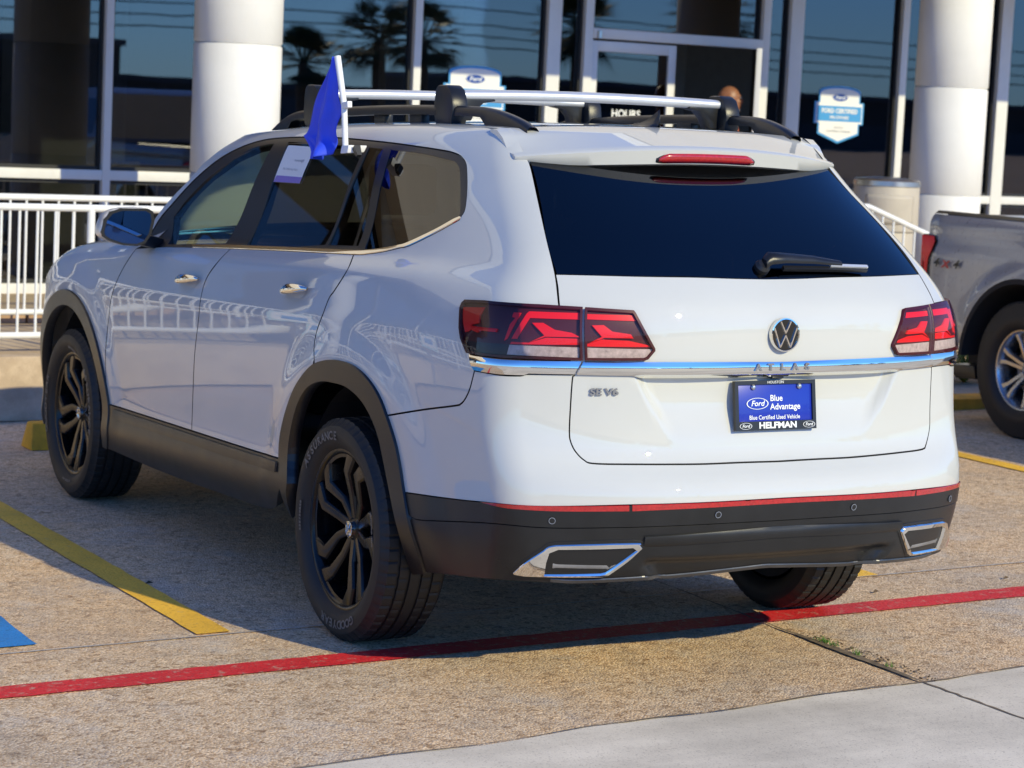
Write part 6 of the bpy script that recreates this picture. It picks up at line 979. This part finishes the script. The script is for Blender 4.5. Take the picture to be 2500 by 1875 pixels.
ce = SURF(MIDU, .983); ne = NORM(MIDU, .983); emblem(car, ce+ne*.006, ne, (0, 0, 1), .0525)
# raised letters on the chrome bar
vb_ = (min(q[1] for q in D_['chrome_bar'])+max(q[1] for q in D_['chrome_bar']))/2; cc = SURF(MIDU, vb_); nb_ = NORM(MIDU, vb_)
for i, L_ in enumerate('ATLAS'):
    x = (i-2)*.056; c = Vector((x, cc.y, cc.z)) ; u_ = MIDU+x/1.05; c = SURF(u_, vb_); n_ = NORM(u_, vb_)
    put_text(L_, .030, 'badge', car, c+n_*.0125+Vector((0, 0, .005)), (1, 0, 0), (0, 0, 1), name='letter', ext=.003, bold=.0012, sx=1.15)
_b = D_['badge']; c = SURF(*_b[1]); n_ = NORM(*_b[1]); ux = (SURF(*_b[2])-SURF(*_b[0])).normalized()
put_text('SE V6', .029, 'badge', tg, c+n_*.003, ux, n_.cross(ux), name='lettering', ext=.002, bold=.0010, sx=1.30)
pn = Vector((0, -.990, .14)).normalized(); pc_ = Vector((0, -1.121, .924)); puy = Vector((0, .14, .99)).normalized(); pux = Vector((1, 0, 0))
plate = bpy.data.objects.new('number_plate', None); COL.objects.link(plate); plate.parent = car; plate.location = (0, 0, 0)
PP = lambda a, b, h=0: pc_+pux*a*.95+puy*b*.955+pn*h
def pbox(a0, a1, b0, b1, h0, h1, name, mat, bev=0):
    mb = MB(); mb.add([PP(a, b, h) for a in (a0, a1) for b in (b0, b1) for h in (h0, h1)], [(0, 1, 3, 2), (4, 6, 7, 5), (0, 4, 5, 1), (2, 3, 7, 6), (0, 2, 6, 4), (1, 5, 7, 3)]); return mb.build(name, mat, plate, bevel=bev)
pbox(-.150, .150, -.074, .074, .000, .004, 'plate_sheet', 'blue', .002)
fr_ = MB()
for q in ((-.159, .159, .068, .081), (-.159, .159, -.081, -.052), (-.159, -.146, -.052, .068), (.146, .159, -.052, .068)):
    fr_.add([PP(a, b, h) for a in q[:2] for b in q[2:] for h in (-.004, .010)], [(0, 1, 3, 2), (4, 6, 7, 5), (0, 4, 5, 1), (2, 3, 7, 6), (0, 2, 6, 4), (1, 5, 7, 3)])
frm = fr_.build('plate_frame', 'trim', plate)
oval(plate, PP(-.070, .006, .0045), pux, puy, .042, .0185, 'blue')
put_text('Blue', .027, 'ink', plate, PP(-.020, .022, .0045), pux, puy, align='LEFT', bold=.0004, lift=.001); put_text('Advantage', .027, 'ink', plate, PP(-.020, -.006, .0045), pux, puy, align='LEFT', bold=.0004, lift=.001)
put_text('Blue Certified Used Vehicle', .0185, 'ink', plate, PP(-.003, -.040, .0045), pux, puy, lift=.001, bold=.0002, sx=.92)
put_text('HELFMAN', .0265, 'ink', frm, PP(.005, -.0665, .0105), pux, puy, lift=.0008, bold=.0010, sx=1.22); put_text('HOUSTON', .0115, 'ink', frm, PP(.0, .0745, .0105), pux, puy, lift=.0008, sx=1.1)
for a in (-.122, .128): oval(frm, PP(a, -.0665, .0105), pux, puy, .0235, .0105, 'trim')
for a in (-.086, .096):
    mb = MB(); q_ = pn.to_track_quat('Z', 'Y'); mb.lathe([(.009, 0), (.009, .006), (.005, .010), (.0, .0105)], 8); o = mb.build('plate_bolt', 'steel', plate, smooth=True); o.location = PP(a, .060, .004); o.rotation_euler = q_.to_euler()
mb = MB(); mb.box(-.022, .022, -1.135, -1.10, 1.008, 1.018); mb.build('camera_pod', 'trim', car, bevel=.005)
wp = bpy.data.objects.new('rear_wiper', None); COL.objects.link(wp); wp.parent = car
W_ = D_['wiper']
pts = [SURF(*q)+NORM(*q)*h for q, h in zip(W_, (.022, .036, .036, .030, .024))]; mb = MB()
rows = []
for q, w_, h_ in zip(pts, (.020, .025, .021, .017, .011), (.02, .022, .016, .013, .010)):
    n_ = Vector((0, -.75, .66)); u2 = Vector((0, .66, .75)); rows.append([q-u2*w_, q-u2*w_*.7+n_*h_*.6, q+n_*h_*.8, q+u2*w_*.8+n_*h_*.3, q+u2*w_, q-n_*h_, q-u2*w_])
mb.grid(rows); mb.add(rows[0], [tuple(range(6))]); mb.add(rows[-1], [tuple(range(6))]); mb.build('arm', 'clad', wp, smooth=True, sharp=55)
a_, b_ = [SURF(*q)+NORM(*q)*.016 for q in D_['blade']]
mb = MB(); mb.bar(a_, b_, .013, .013, up=(0, -.7, .7)); mb.build('blade', 'trim', wp); a2 = a_.lerp(b_, .55)+Vector((0, -.004, .012)); mb = MB(); mb.bar(a2, b_+Vector((0, -.004, .010)), .010, .007, up=(0, -.7, .7)); mb.build('blade_spine', 'satin', wp)
c0 = SURF(*W_[0]); mb = MB(); mb.lathe([(.026, -.005), (.026, .012), (.018, .022), (.0, .024)], 20); o = mb.build('pivot_cap', 'clad', wp, smooth=True); o.location = c0; o.rotation_euler = NORM(*W_[0]).to_track_quat('Z', 'Y').to_euler()
# window sticker
st_ = panel('window_sticker', D_['sticker'], 'white', car, off=-.0045, gap=0, skirt=.001, grid=.03, label='white paper sticker inside the rear door window')
panel('sticker_band', D_['sticker_band'], 'purple', st_, off=-.0035, gap=0, skirt=.0005, grid=.03)
sc_ = [SURF(*q) for q in D_['sticker']]; ctr = sum(sc_, Vector())/4; ux = (sc_[1]-sc_[0]).normalized(); n_ = NORM(*D_['sticker'][0]); uy = n_.cross(ux) if n_.cross(ux).z > 0 else -n_.cross(ux)
o_ = oval(st_, ctr+ux*-.045+uy*.03+n_*-.003, ux, uy, .028, .013, 'redink', lift=.001)
put_text('Blue', .022, 'greyink', st_, ctr+ux*.04+uy*.042+n_*-.002, ux, uy); put_text('Advantage', .022, 'greyink', st_, ctr+ux*.045+uy*.018+n_*-.002, ux, uy); put_text('Blue Certified Used Vehicle', .013, 'greyink', st_, ctr+uy*-.022+n_*-.002, ux, uy)

# --- wheels ---
def tyre_mesh(outr=.380, w=.255, rimr=.276):
    n = 336; prof = []  # (r, x) from inner bead to outer bead; x positive = outboard
    hw = w/2
    side = [(rimr-.004, hw-.028), (rimr+.008, hw-.014), (rimr+.028, hw-.003), (rimr+.052, hw+.002), (rimr+.076, hw-.004), (outr-.016, hw-.016), (outr-.008, hw-.024)]
    left = [(r, -x) for r, x in side]
    tread = []
    gro = [-.062, -.022, .022, .062]; x = -hw+.027
    tx = [-hw+.027]
    for g_ in gro: tx += [g_-.0055, g_-.0045, g_+.0045, g_+.0055]
    tx += [hw-.027]
    for i, x in enumerate(tx):
        crown = outr-.004*(x/hw)**2
        dep = .0075 if (i-2) % 4 in (0, 1) and 0 < i < len(tx)-1 and i % 4 in (2, 3) else 0
        tread.append((crown-dep, x))
    prof = left+tread+side[::-1]; m = len(prof); nl = len(left); vs = []
    for k in range(n):
        a = 2*math.pi*k/n
        for i, (r, x) in enumerate(prof):
            rr = r
            sh = i < nl+2 and i >= nl-2 or i >= m-nl-2 and i < m-nl+2
            ph = k % 6
            if sh and ph == 0: rr -= .004
            if (not sh) and nl <= i < m-nl and ph == 3 and abs(x) > .027 and abs(x) < .06: rr -= .003
            vs.append((x, rr*math.cos(a), rr*math.sin(a)))
    mb = MB(); mb.add(vs, [(k*m+i, ((k+1) % n)*m+i, ((k+1) % n)*m+i+1, k*m+i+1) for k in range(n) for i in range(m-1)]); return mb
def wheel(parent, loc, sx, rimmat='rim'):
    w = bpy.data.objects.new('wheel', None); COL.objects.link(w); w.parent = parent; w.location = loc; w.rotation_euler = (0, 0, 0 if sx > 0 else math.pi)
    return w
wt = tyre_mesh()
proto = wheel(car, (-.862, 0, .379), -1)
ty = wt.build('tyre', 'rubber', proto, smooth=True, sharp=28, fix=True)
def arc_text(txt, r, size, a0, parent, x, rev=False, step=None):
    mb = MB(); n = len(txt); step = step or size*.86/r
    for i, ch in enumerate(txt):
        vs, fs = text_geo(ch, size, bold=.0012, sx=1.15); a = a0+(i-(n-1)/2)*step*(1 if rev else -1)
        P = []
        for p_, q_, _ in vs:
            if not rev: rr = r+q_; aa = a-p_/r
            else: rr = r-q_; aa = a+p_/r
            # wheel plane: y right-hand, z up, seen from outboard (+x towards viewer) -> y axis to the right
            P.append((x+.0035-abs(rr-.322)*.10, rr*math.cos(aa), rr*math.sin(aa)))
        mb.add(P, fs)
    return mb.build('lettering', 'rubberletter', parent, fix=False)
arc_text('ASSURANCE', .318, .040, R(118), ty, .1275)
arc_text('GOODYEAR', .318, .040, R(-82), ty, .1275, rev=False)
arc_text('255/50R20', .300, .014, R(180), ty, .1275); arc_text('OUTDOOR M+S', .300, .012, R(10), ty, .1275)
# rim: barrel, lip, five pairs of split spokes
mb = MB(); mb.lathe([(.262, -.10), (.250, -.07), (.242, .02), (.250, .075), (.259, .096), (.268, .102), (.279, .101), (.281, .094), (.272, .088)], 80, axis='x'); barrel = mb.build('rim', rimmat if False else 'rim', proto, smooth=True, sharp=40)
def spoke(pts, dep=.030):
    """pts: (r, angle_deg, half_width, face_x)"""
    mb = MB(); rows = []; C_ = [Vector((x, r*math.cos(R(a)), r*math.sin(R(a)))) for r, a, w, x in pts]
    for i, (r, a, w, x) in enumerate(pts):
        d = (C_[min(i+1, len(C_)-1)]-C_[max(i-1, 0)]); d.x = 0; d.normalize(); s_ = Vector((0, -d.z, d.y)); c = C_[i]; b = Vector((-dep, 0, 0))
        rows.append([c-s_*w*1.25+b, c-s_*w-Vector((.006, 0, 0)), c-s_*w*.72, c+s_*w*.72, c+s_*w-Vector((.006, 0, 0)), c+s_*w*1.25+b, c-s_*w*1.25+b])
    mb.grid(rows); mb.add(rows[0][:6], [tuple(range(6))]); mb.add(rows[-1][:6], [tuple(range(6))]); return mb
for k in range(5):
    a = 108+k*72
    s1 = spoke([(.038, a-16, .018, .060), (.115, a-14, .018, .070), (.196, a-15, .024, .090), (.262, a-24, .034, .092)], .045)
    s2 = spoke([(.038, a+16, .018, .060), (.115, a+21, .018, .070), (.200, a+33, .027, .090), (.262, a+23, .036, .092)], .045)
    mb = MB(); mb.grid([[(x, r*math.cos(t), r*math.sin(t)) for r, x in ((.243, .060), (.245, .088), (.264, .092), (.268, .070))] for t in [R(a-22+i*5) for i in range(11)]]); mb.build('rim_bridge', 'rim', barrel, smooth=True, sharp=40)
    s1.build('spoke', 'rim', barrel, bevel=.0015); s2.build('spoke', 'rim', barrel, bevel=.0015)
mb = MB(); mb.lathe([(.0, .066), (.030, .066), (.036, .060), (.062, .052), (.068, .030), (.07, .0)], 40, axis='x'); hub = mb.build('hub', 'rim', proto, smooth=True, sharp=40)
emblem(hub, (.067, 0, 0), (1, 0, 0), (0, 0, 1), .0275, 'centre_cap')
for k in range(5):
    a = R(90+k*72); mb = MB(); mb.tube([(.03, .056*math.cos(a), .056*math.sin(a)), (.050, .056*math.cos(a), .056*math.sin(a))], .010, 6); mb.build('wheel_nut', 'trim', hub)
mb = MB(); mb.lathe([(.0, .0), (.17, .0), (.17, -.02), (.0, -.02)], 48, axis='x'); mb.build('brake_disc', 'disc', proto, smooth=True, sharp=40)
mb = MB(); mb.box(-.05, .03, .06, .17, -.06, .09); mb.build('brake_caliper', 'dark', proto, bevel=.015)
mb = MB(); mb.lathe([(.0, -.10), (.262, -.10)], 48, axis='x'); mb.build('inner_disc', 'dark', proto)
WHEELS = [(-.862, 0, .379, -1, 0), (-.856, 2.975, .379, -1, -100), (.862, 0, .379, 1, 40), (.856, 2.975, .379, 1, 20)]
def orient(o, sx, spin): o.rotation_euler = (Matrix.Rotation(math.pi if sx < 0 else 0, 4, 'Z') @ Matrix.Rotation(R(spin), 4, 'X')).to_euler()
for i, (x, y, z, sx, spin) in enumerate(WHEELS):
    w = proto if i == 0 else copy_tree(proto, car)
    w.location = (x, y, z); orient(w, sx, spin)

# ================= flag clipped on the rear door window =================
fl = empty('car_flag', (-.845, .24, 1.64), 0, 'blue cloth flag on a white plastic pole clipped to the car window', 'flag')
F0 = Vector((-.845, .24, 1.64)); fq = lambda x, y, z: Vector((x, y, z))-F0
mb = MB(); mb.tube([fq(-.872, .268, 1.650), fq(-.874, .285, 1.80), fq(-.878, .345, 1.967)], [.0105, .0105, .0115], 12); mb.build('pole', 'white', fl, smooth=True)
mb = MB(); mb.add([fq(-.845, .282, 1.638), fq(-.886, .282, 1.636), fq(-.886, .222, 1.640), fq(-.822, .222, 1.644), fq(-.830, .278, 1.662), fq(-.884, .276, 1.664), fq(-.884, .218, 1.668), fq(-.812, .218, 1.668)], [(0, 1, 2, 3), (4, 5, 6, 7), (0, 1, 5, 4), (1, 2, 6, 5), (2, 3, 7, 6), (3, 0, 4, 7)]); mb.build('window_clip', 'white', fl, bevel=.004)
mb = MB(); mb.add([fq(-.868, .222, 1.655), fq(-.868, .205, 1.668), fq(-.845, .205, 1.668), fq(-.835, .222, 1.655), fq(-.862, .200, 1.628), fq(-.862, .190, 1.636), fq(-.845, .190, 1.636), fq(-.845, .200, 1.628)], [(0, 1, 2, 3), (4, 5, 6, 7), (0, 1, 5, 4), (1, 2, 6, 5), (2, 3, 7, 6), (3, 0, 4, 7)]); mb.build('clip_hook', 'trim', fl)
mb = MB(); mb.bar(fq(-.874, .285, 1.80), fq(-.874, .238, 1.806), .018, .022); mb.build('cloth_clip', 'white', fl, bevel=.003)
OUT_L = [(.362, 1.966), (.42, 1.90), (.475, 1.84), (.525, 1.769), (.556, 1.700), (.560, 1.684), (.50, 1.645), (.447, 1.612)]
OUT_R = [(.350, 1.966), (.333, 1.88), (.318, 1.82), (.302, 1.785), (.322, 1.745), (.330, 1.70), (.334, 1.668), (.342, 1.632)]
fy1, fz1 = nspl(range(8), [q[0] for q in OUT_L]), nspl(range(8), [q[1] for q in OUT_L]); fy2, fz2 = nspl(range(8), [q[0] for q in OUT_R]), nspl(range(8), [q[1] for q in OUT_R])
rows = []
for i in range(43):
    t_ = 7*i/42; k_ = t_/7; row = []
    for j in range(21):
        s_ = j/20; y = float(fy2(t_))*(1-s_)+float(fy1(t_))*s_; z = float(fz2(t_))*(1-s_)+float(fz1(t_))*s_
        fold = .022*math.sin(s_*8.2+.6+k_*1.5)*(.25+.9*k_)+.007*math.sin(k_*17+s_*6)*k_+.004*math.sin(s_*23+k_*6)*(.3+k_)
        if k_ > .80: fold -= (k_-.80)*.16*math.sin(s_*math.pi)
        row.append(fq(-.886+fold-.012*k_, y, z-.01*math.sin(s_*math.pi)*k_))
    rows.append(row)
mb = MB(); mb.grid(rows); mb.build('cloth', 'flagblue', fl, smooth=True, sharp=80, solid=.0018)

# ================= grey pickup backed into the next bay but one =================
trk = empty('pickup_truck', (5.80, 3.47, 0), 0, 'grey four-wheel-drive pickup backed in beyond the white car', 'pickup truck')
T0 = Vector((5.86, 3.40, 0)); HW = .955
def tq(x, y, z): return Vector((x, y, z))
# bed side: heightfield over (y,z) in local coords; y = distance behind (+) rear axle, local x = -HW side faces the white car
fTW = nspl([.40, .50, .62, .80, .95, 1.03, 1.08, 1.15, 1.22, 1.26], [.925, .945, .955, .956, .953, .948, .935, .925, .915, .885])
def tside(y, z, sx):
    r = math.hypot(y, (z-.40)); b = .025*(1-float(sstep(.52, .66, r)))*float(sstep(.35, .6, z)); tap = -.05*float(sstep(.75, 1.02, y))**2
    return sx*(float(fTW(z))+b+tap)
def arch(y): 
    return .40+math.sqrt(max(0, .505**2-y*y)) if abs(y) < .505 else 0
ycut = sorted(set([round(v, 3) for v in np.linspace(-.86, 1.0, 48)]+[-.505, .505]))
for sx in (-1, 1):
    mb = MB(); rows = []
    for y in ycut:
        zl = max(.50 if y > .35 else .46, arch(y)); zt = 1.262-.012*y
        rows.append([tq(tside(y, zl+(zt-zl)*t, sx), y, zl+(zt-zl)*t) for t in np.linspace(0, 1, 30)]+[tq(sx*.80, y, zt+.004)])
    mb.grid(rows); bs = mb.build('bed_side', 'tpaint', trk, smooth=True, sharp=40)
    mb = MB(); mb.grid([[tq(sx*.895, y, 1.258), tq(sx*.87, y, 1.275), tq(sx*.80, y, 1.272), tq(sx*.80, y, 1.22)] for y in np.linspace(-.86, .93, 12)]); mb.build('bed_rail_cap', 'trim', trk, smooth=True)
    # wheel arch lip and liner
    A = [R(a) for a in range(4, 178, 6)]; mb = MB(); mb.grid([[tq(sx*(.982-.0*i), .505*math.cos(a)*k, .40+.505*math.sin(a)*k) for i, k in enumerate((1.05, 1.0, .99))]+[tq(sx*.60, .49*math.cos(a), .40+.49*math.sin(a))] for a in A]); mb.build('arch_liner', 'dark', trk, smooth=True)
    # tail lamp
    zs = [.755, .80, .86, .93, .985, 1.03, 1.09, 1.125]; yo = [.93, .905, .90, .915, .90, .86, .84, .87]; lm = MB()
    lm.grid([[tq(tside(y0, z, sx)*1.004, y0, z), tq(tside((y0+1.02)/2, z, sx)*1.012, (y0+1.02)/2, z), tq(sx*.90, 1.025, z), tq(sx*.83, 1.045, z), tq(sx*.78, 1.05, z)] for y0, z in zip(yo, zs)]); l0 = lm.build('tail_lamp', 'gloss', trk, smooth=True, sharp=60)
    lm = MB(); lm.grid([[tq(tside(y0+.055, z, sx)*1.012, y0+.055, z), tq(tside((y0+1.03)/2, z, sx)*1.02, (y0+1.045)/2, z), tq(sx*.905, 1.034, z), tq(sx*.80, 1.056, z)] for y0, z in zip([y_-.03 for y_ in yo[1:]], [.80, .86, .93, .985, 1.03, 1.09, 1.12])]); lm.build('red_lens', 'redlens', l0, smooth=True, sharp=60)
    lm = MB(); lm.grid([[tq(sx*(.93), .985, z), tq(sx*.88, 1.048, z), tq(sx*.80, 1.064, z)] for z in (.87, .90, .94, .96)]); lm.build('reversing_lens', 'clear', l0, smooth=True)
    put_text('4', .072, 'darkink', trk, tq(sx*.968, .81 if sx < 0 else .62, .965), (0, -1, 0) if sx < 0 else (0, 1, 0), (0, 0, 1), shear=.35, sx=1.35, bold=.002, lift=.001)
    put_text('X', .058, 'redink', trk, tq(sx*.968, .715, .960), (0, -1, 0) if sx < 0 else (0, 1, 0), (0, 0, 1), shear=.2, sx=1.5, bold=.003, lift=.001)
    put_text('4', .072, 'darkink', trk, tq(sx*.968, .62 if sx < 0 else .81, .965), (0, -1, 0) if sx < 0 else (0, 1, 0), (0, 0, 1), shear=.35, sx=1.35, bold=.002, lift=.001)
    # cab and front, out to the bonnet (towards the drive lane)
    cabp = [(-.88, .42), (-.88, 1.27), (-.95, 1.30), (-1.10, 1.76), (-1.25, 1.82), (-2.2, 1.80), (-2.95, 1.28), (-4.05, 1.14), (-4.18, .95), (-4.2, .45), (-3.78, .42), (-3.74, .66), (-3.60, .84), (-3.26, .92), (-2.92, .84), (-2.78, .66), (-2.74, .42)]
    mb = MB(); n = len(cabp); mb.add([tq(sx*(.945 if z < 1.29 else .945-(z-1.29)*.42)-(sx*.05 if y < -4 else 0), y, z) for y, z in cabp], [tuple(range(n))]); mb.build('cab_side', 'tpaint', trk)
    win = [(-1.12, 1.34), (-1.22, 1.70), (-2.15, 1.70), (-2.72, 1.34)]; mb = MB(); mb.add([tq(sx*(.95-(z-1.29)*.42), y, z) for y, z in win], [(0, 1, 2, 3)]); mb.build('cab_window', 'gloss', trk)
mb = MB(); top_ = [(-.88, 1.27), (-.95, 1.30), (-1.10, 1.76), (-1.25, 1.82), (-2.2, 1.80), (-2.95, 1.28), (-4.05, 1.14), (-4.18, .95), (-4.2, .45)]; mb.grid([[tq(s_*((.945 if z < 1.29 else .945-(z-1.29)*.42)-(.05 if y < -4 else 0)), y, z) for s_ in (-1, -.5, 0, .5, 1)] for y, z in top_]); mb.build('cab_shell', 'tpaint', trk, smooth=True, sharp=25)
mb = MB(); mb.add([tq(s_*.62, y, z) for s_, y, z in ((-1, -2.26, 1.77), (1, -2.26, 1.77), (1.25, -2.90, 1.325), (-1.25, -2.90, 1.325))], [(0, 1, 2, 3)]); mb.build('windscreen', 'gloss', trk)
mb = MB(); mb.box(-.84, .84, .955, 1.0, .62, 1.25); mb.build('tailgate', 'tpaint', trk, bevel=.02)
mb = MB(); mb.box(-.80, .80, -.86, .95, .62, .70); mb.build('bed_floor', 'dark', trk)
mb = MB(); mb.box(-.90, .90, .92, 1.08, .50, .62); mb.build('rear_bumper', 'trim', trk, bevel=.03)
mb = MB(); mb.box(-.60, .60, -4.0, .9, .34, .50); mb.build('chassis', 'dark', trk)
mb = MB(); mb.add([tq(-.86, .78, .35), tq(-.86, .52, .365), tq(-.86, .50, .285), tq(-.86, .69, .275), tq(-.55, .78, .35), tq(-.55, .52, .365), tq(-.55, .50, .285), tq(-.55, .69, .275)], [(0, 1, 2, 3), (7, 6, 5, 4), (0, 4, 5, 1), (1, 5, 6, 2), (2, 6, 7, 3), (3, 7, 4, 0)]); mb.build('side_step', 'trim', trk, bevel=.006)
tw = bpy.data.objects.new('wheel', None); COL.objects.link(tw); tw.parent = trk
tt = tyre_mesh(.402, .265, .238); tt.build('tyre', 'rubber', tw, smooth=True, sharp=28)
mb = MB(); mb.lathe([(.228, -.10), (.216, -.06), (.205, .02), (.214, .08), (.226, .10), (.240, .104), (.243, .095), (.23, .088)], 64, axis='x'); tr_ = mb.build('rim', 'twheel', tw, smooth=True, sharp=40)
for k in range(6):
    a = 90+k*60
    for da, sp_ in ((-9, -1), (9, 1)):
        spoke([(.045, a+da*1.5, .014, .055), (.11, a+da, .013, .070), (.17, a+da*.9, .013, .080), (.222, a+da*1.2, .017, .086)]).build('spoke', 'twheel', tr_, smooth=True, sharp=30)
mb = MB(); mb.lathe([(.0, .075), (.030, .072), (.042, .062), (.062, .05), (.066, .0)], 32, axis='x'); mb.build('hub', 'twheel', tw, smooth=True, sharp=40)
mb = MB(); mb.lathe([(.0, .0), (.16, .0), (.16, -.02), (.0, -.02)], 40, axis='x'); mb.build('brake_disc', 'disc', tw, smooth=True, sharp=40)
mb = MB(); mb.lathe([(.0, -.10), (.23, -.10)], 40, axis='x'); mb.build('inner_disc', 'dark', tw)
for i, (x, y, sx) in enumerate([(-.83, 0, -1), (.83, 0, 1), (-.83, -3.26, -1), (.83, -3.26, 1)]):
    w = tw if i == 0 else copy_tree(tw, trk); w.location = (x, y, .401); orient(w, sx, 12+25*i)

# ================= man in the showroom doorway =================
man = empty('person', (7.36, 8.88, .37), 0, 'bald man with grey beard and salmon shirt walking out of the open showroom door', 'person', mat=BM)
man.matrix_world = BM @ Matrix.Translation((7.36, 8.88, .37)) @ Matrix.Rotation(R(60), 4, 'Z')   # local -y is his front, turned to the viewer's right
def blob(parts, name, mat, parent, vox=.011, it=6):
    """limbs and ellipsoids fused into one continuous skin"""
    mb = MB()
    for q in parts:
        if q[0] == 'e':
            _, c, r_ = q; rows = []
            for i in range(13):
                th = math.pi*i/12; rows.append([(c[0]+r_[0]*math.sin(th)*math.cos(p_), c[1]+r_[1]*math.sin(th)*math.sin(p_), c[2]+r_[2]*math.cos(th)) for p_ in np.linspace(0, 2*math.pi, 21)])
            mb.grid(rows)
        else: mb.tube(q[1], q[2], 14)
    o = mb.build(name, mat, parent, smooth=True, sharp=180); md = o.modifiers.new('remesh', 'REMESH'); md.mode = 'VOXEL'; md.voxel_size = vox; md.use_smooth_shade = True
    sm = o.modifiers.new('smooth', 'SMOOTH'); sm.iterations = it; sm.factor = .5; return o
H_ = 1.64
head = [('e', (0, .012, H_), (.073, .093, .098)), ('e', (0, -.030, H_-.055), (.058, .062, .070)), ('e', (0, -.045, H_-.095), (.036, .040, .028)), ('e', (0, -.092, H_-.028), (.013, .022, .018)), ('t', [(0, -.082, H_+.012), (0, -.100, H_-.028)], [.008, .013]), ('e', (0, -.070, H_+.022), (.050, .022, .010)), ('e', (.034, -.066, H_-.028), (.022, .018, .018)), ('e', (-.034, -.066, H_-.028), (.022, .018, .018)), ('e', (0, -.084, H_-.062), (.024, .012, .008)), ('e', (.076, .015, H_-.012), (.010, .022, .034)), ('e', (-.076, .015, H_-.012), (.010, .022, .034)),
        ('t', [(0, .02, H_-.06), (0, .015, H_-.20)], [.056, .064])]
arms = []
for s_ in (-1, 1):
    fwd = -.30 if s_ > 0 else -.05
    el = (s_*.245, .02+fwd*.3, 1.12); wr = (s_*.25, .02+fwd, .92 if s_ < 0 else 1.02)
    arms += [('t', [(s_*.17, .02, 1.40), (s_*.215, .02, 1.30), el], [.06, .052, .042]), ('t', [el, wr], [.042, .028]), ('e', (wr[0], wr[1]-.045, wr[2]-.03), (.018, .045, .042))]
    for f_ in range(4): arms.append(('t', [(wr[0], wr[1]-.075+.004*f_, wr[2]-.012-.018*f_), (wr[0]-s_*.004, wr[1]-.12+.006*f_, wr[2]-.03-.018*f_), (wr[0]-s_*.012, wr[1]-.135+.008*f_, wr[2]-.055-.018*f_)], [.009, .008, .007]))
    arms.append(('t', [(wr[0]-s_*.01, wr[1]-.03, wr[2]), (wr[0]-s_*.03, wr[1]-.07, wr[2]+.005)], [.010, .008]))
legs = []
for s_, st in ((-1, .13), (1, -.16)):
    legs += [('t', [(s_*.09, .02, .90), (s_*.095, .0+st*.4, .48), (s_*.095, .03+st, .09)], [.085, .058, .040]), ('e', (s_*.10, -.04+st, .035), (.042, .12, .036))]
torso = [('e', (0, .02, 1.18), (.165, .115, .24)), ('e', (0, .02, .95), (.160, .115, .13)), ('e', (0, .025, 1.36), (.185, .095, .085))]
blob(head+torso+arms+legs, 'body', 'skin', man, .009, 4)
blob([('e', (0, .02, 1.18), (.178, .128, .25)), ('e', (0, .02, .98), (.172, .128, .14)), ('e', (0, .025, 1.36), (.200, .108, .09))]+[('t', [(s_*.16, .02, 1.41), (s_*.215, .02, 1.30), (s_*.235, .0, 1.18)], [.072, .066, .062]) for s_ in (-1, 1)]+[('t', [(0, .02, 1.40), (0, .018, 1.465)], [.10, .068])], 'shirt', 'shirt', man, .012, 4)
blob([('e', (0, .02, .92), (.172, .125, .11))]+[('t', [(s_*.09, .02, .92), (s_*.095, st*.4, .48), (s_*.095, .03+st, .06)], [.098, .074, .060]) for s_, st in ((-1, .13), (1, -.16))], 'trousers', 'trous', man, .012, 4)
blob([('e', (0, -.046, H_-.098), (.041, .047, .024)), ('e', (.046, -.022, H_-.075), (.016, .034, .030)), ('e', (-.046, -.022, H_-.075), (.016, .034, .030)), ('e', (0, -.088, H_-.050), (.026, .010, .005))], 'beard', 'beard', man, .006, 2)
for s_ in (-1, 1):
    mb = MB(); mb.lathe([(.0, -.0105)]+[(.0105*math.sin(t), -.0105*math.cos(t)) for t in np.linspace(.3, 2.9, 8)]+[(.0, .0105)], 14); o = mb.build('eye', 'eye', man, smooth=True); o.location = (s_*.030, -.080, H_+.006)
    mb = MB(); mb.tube([(s_*.030, -.0895, H_+.006), (s_*.030, -.0915, H_+.006)], .005, 10); mb.build('iris', 'darkink', o).location = (-s_*.030, .080, -(H_+.006))
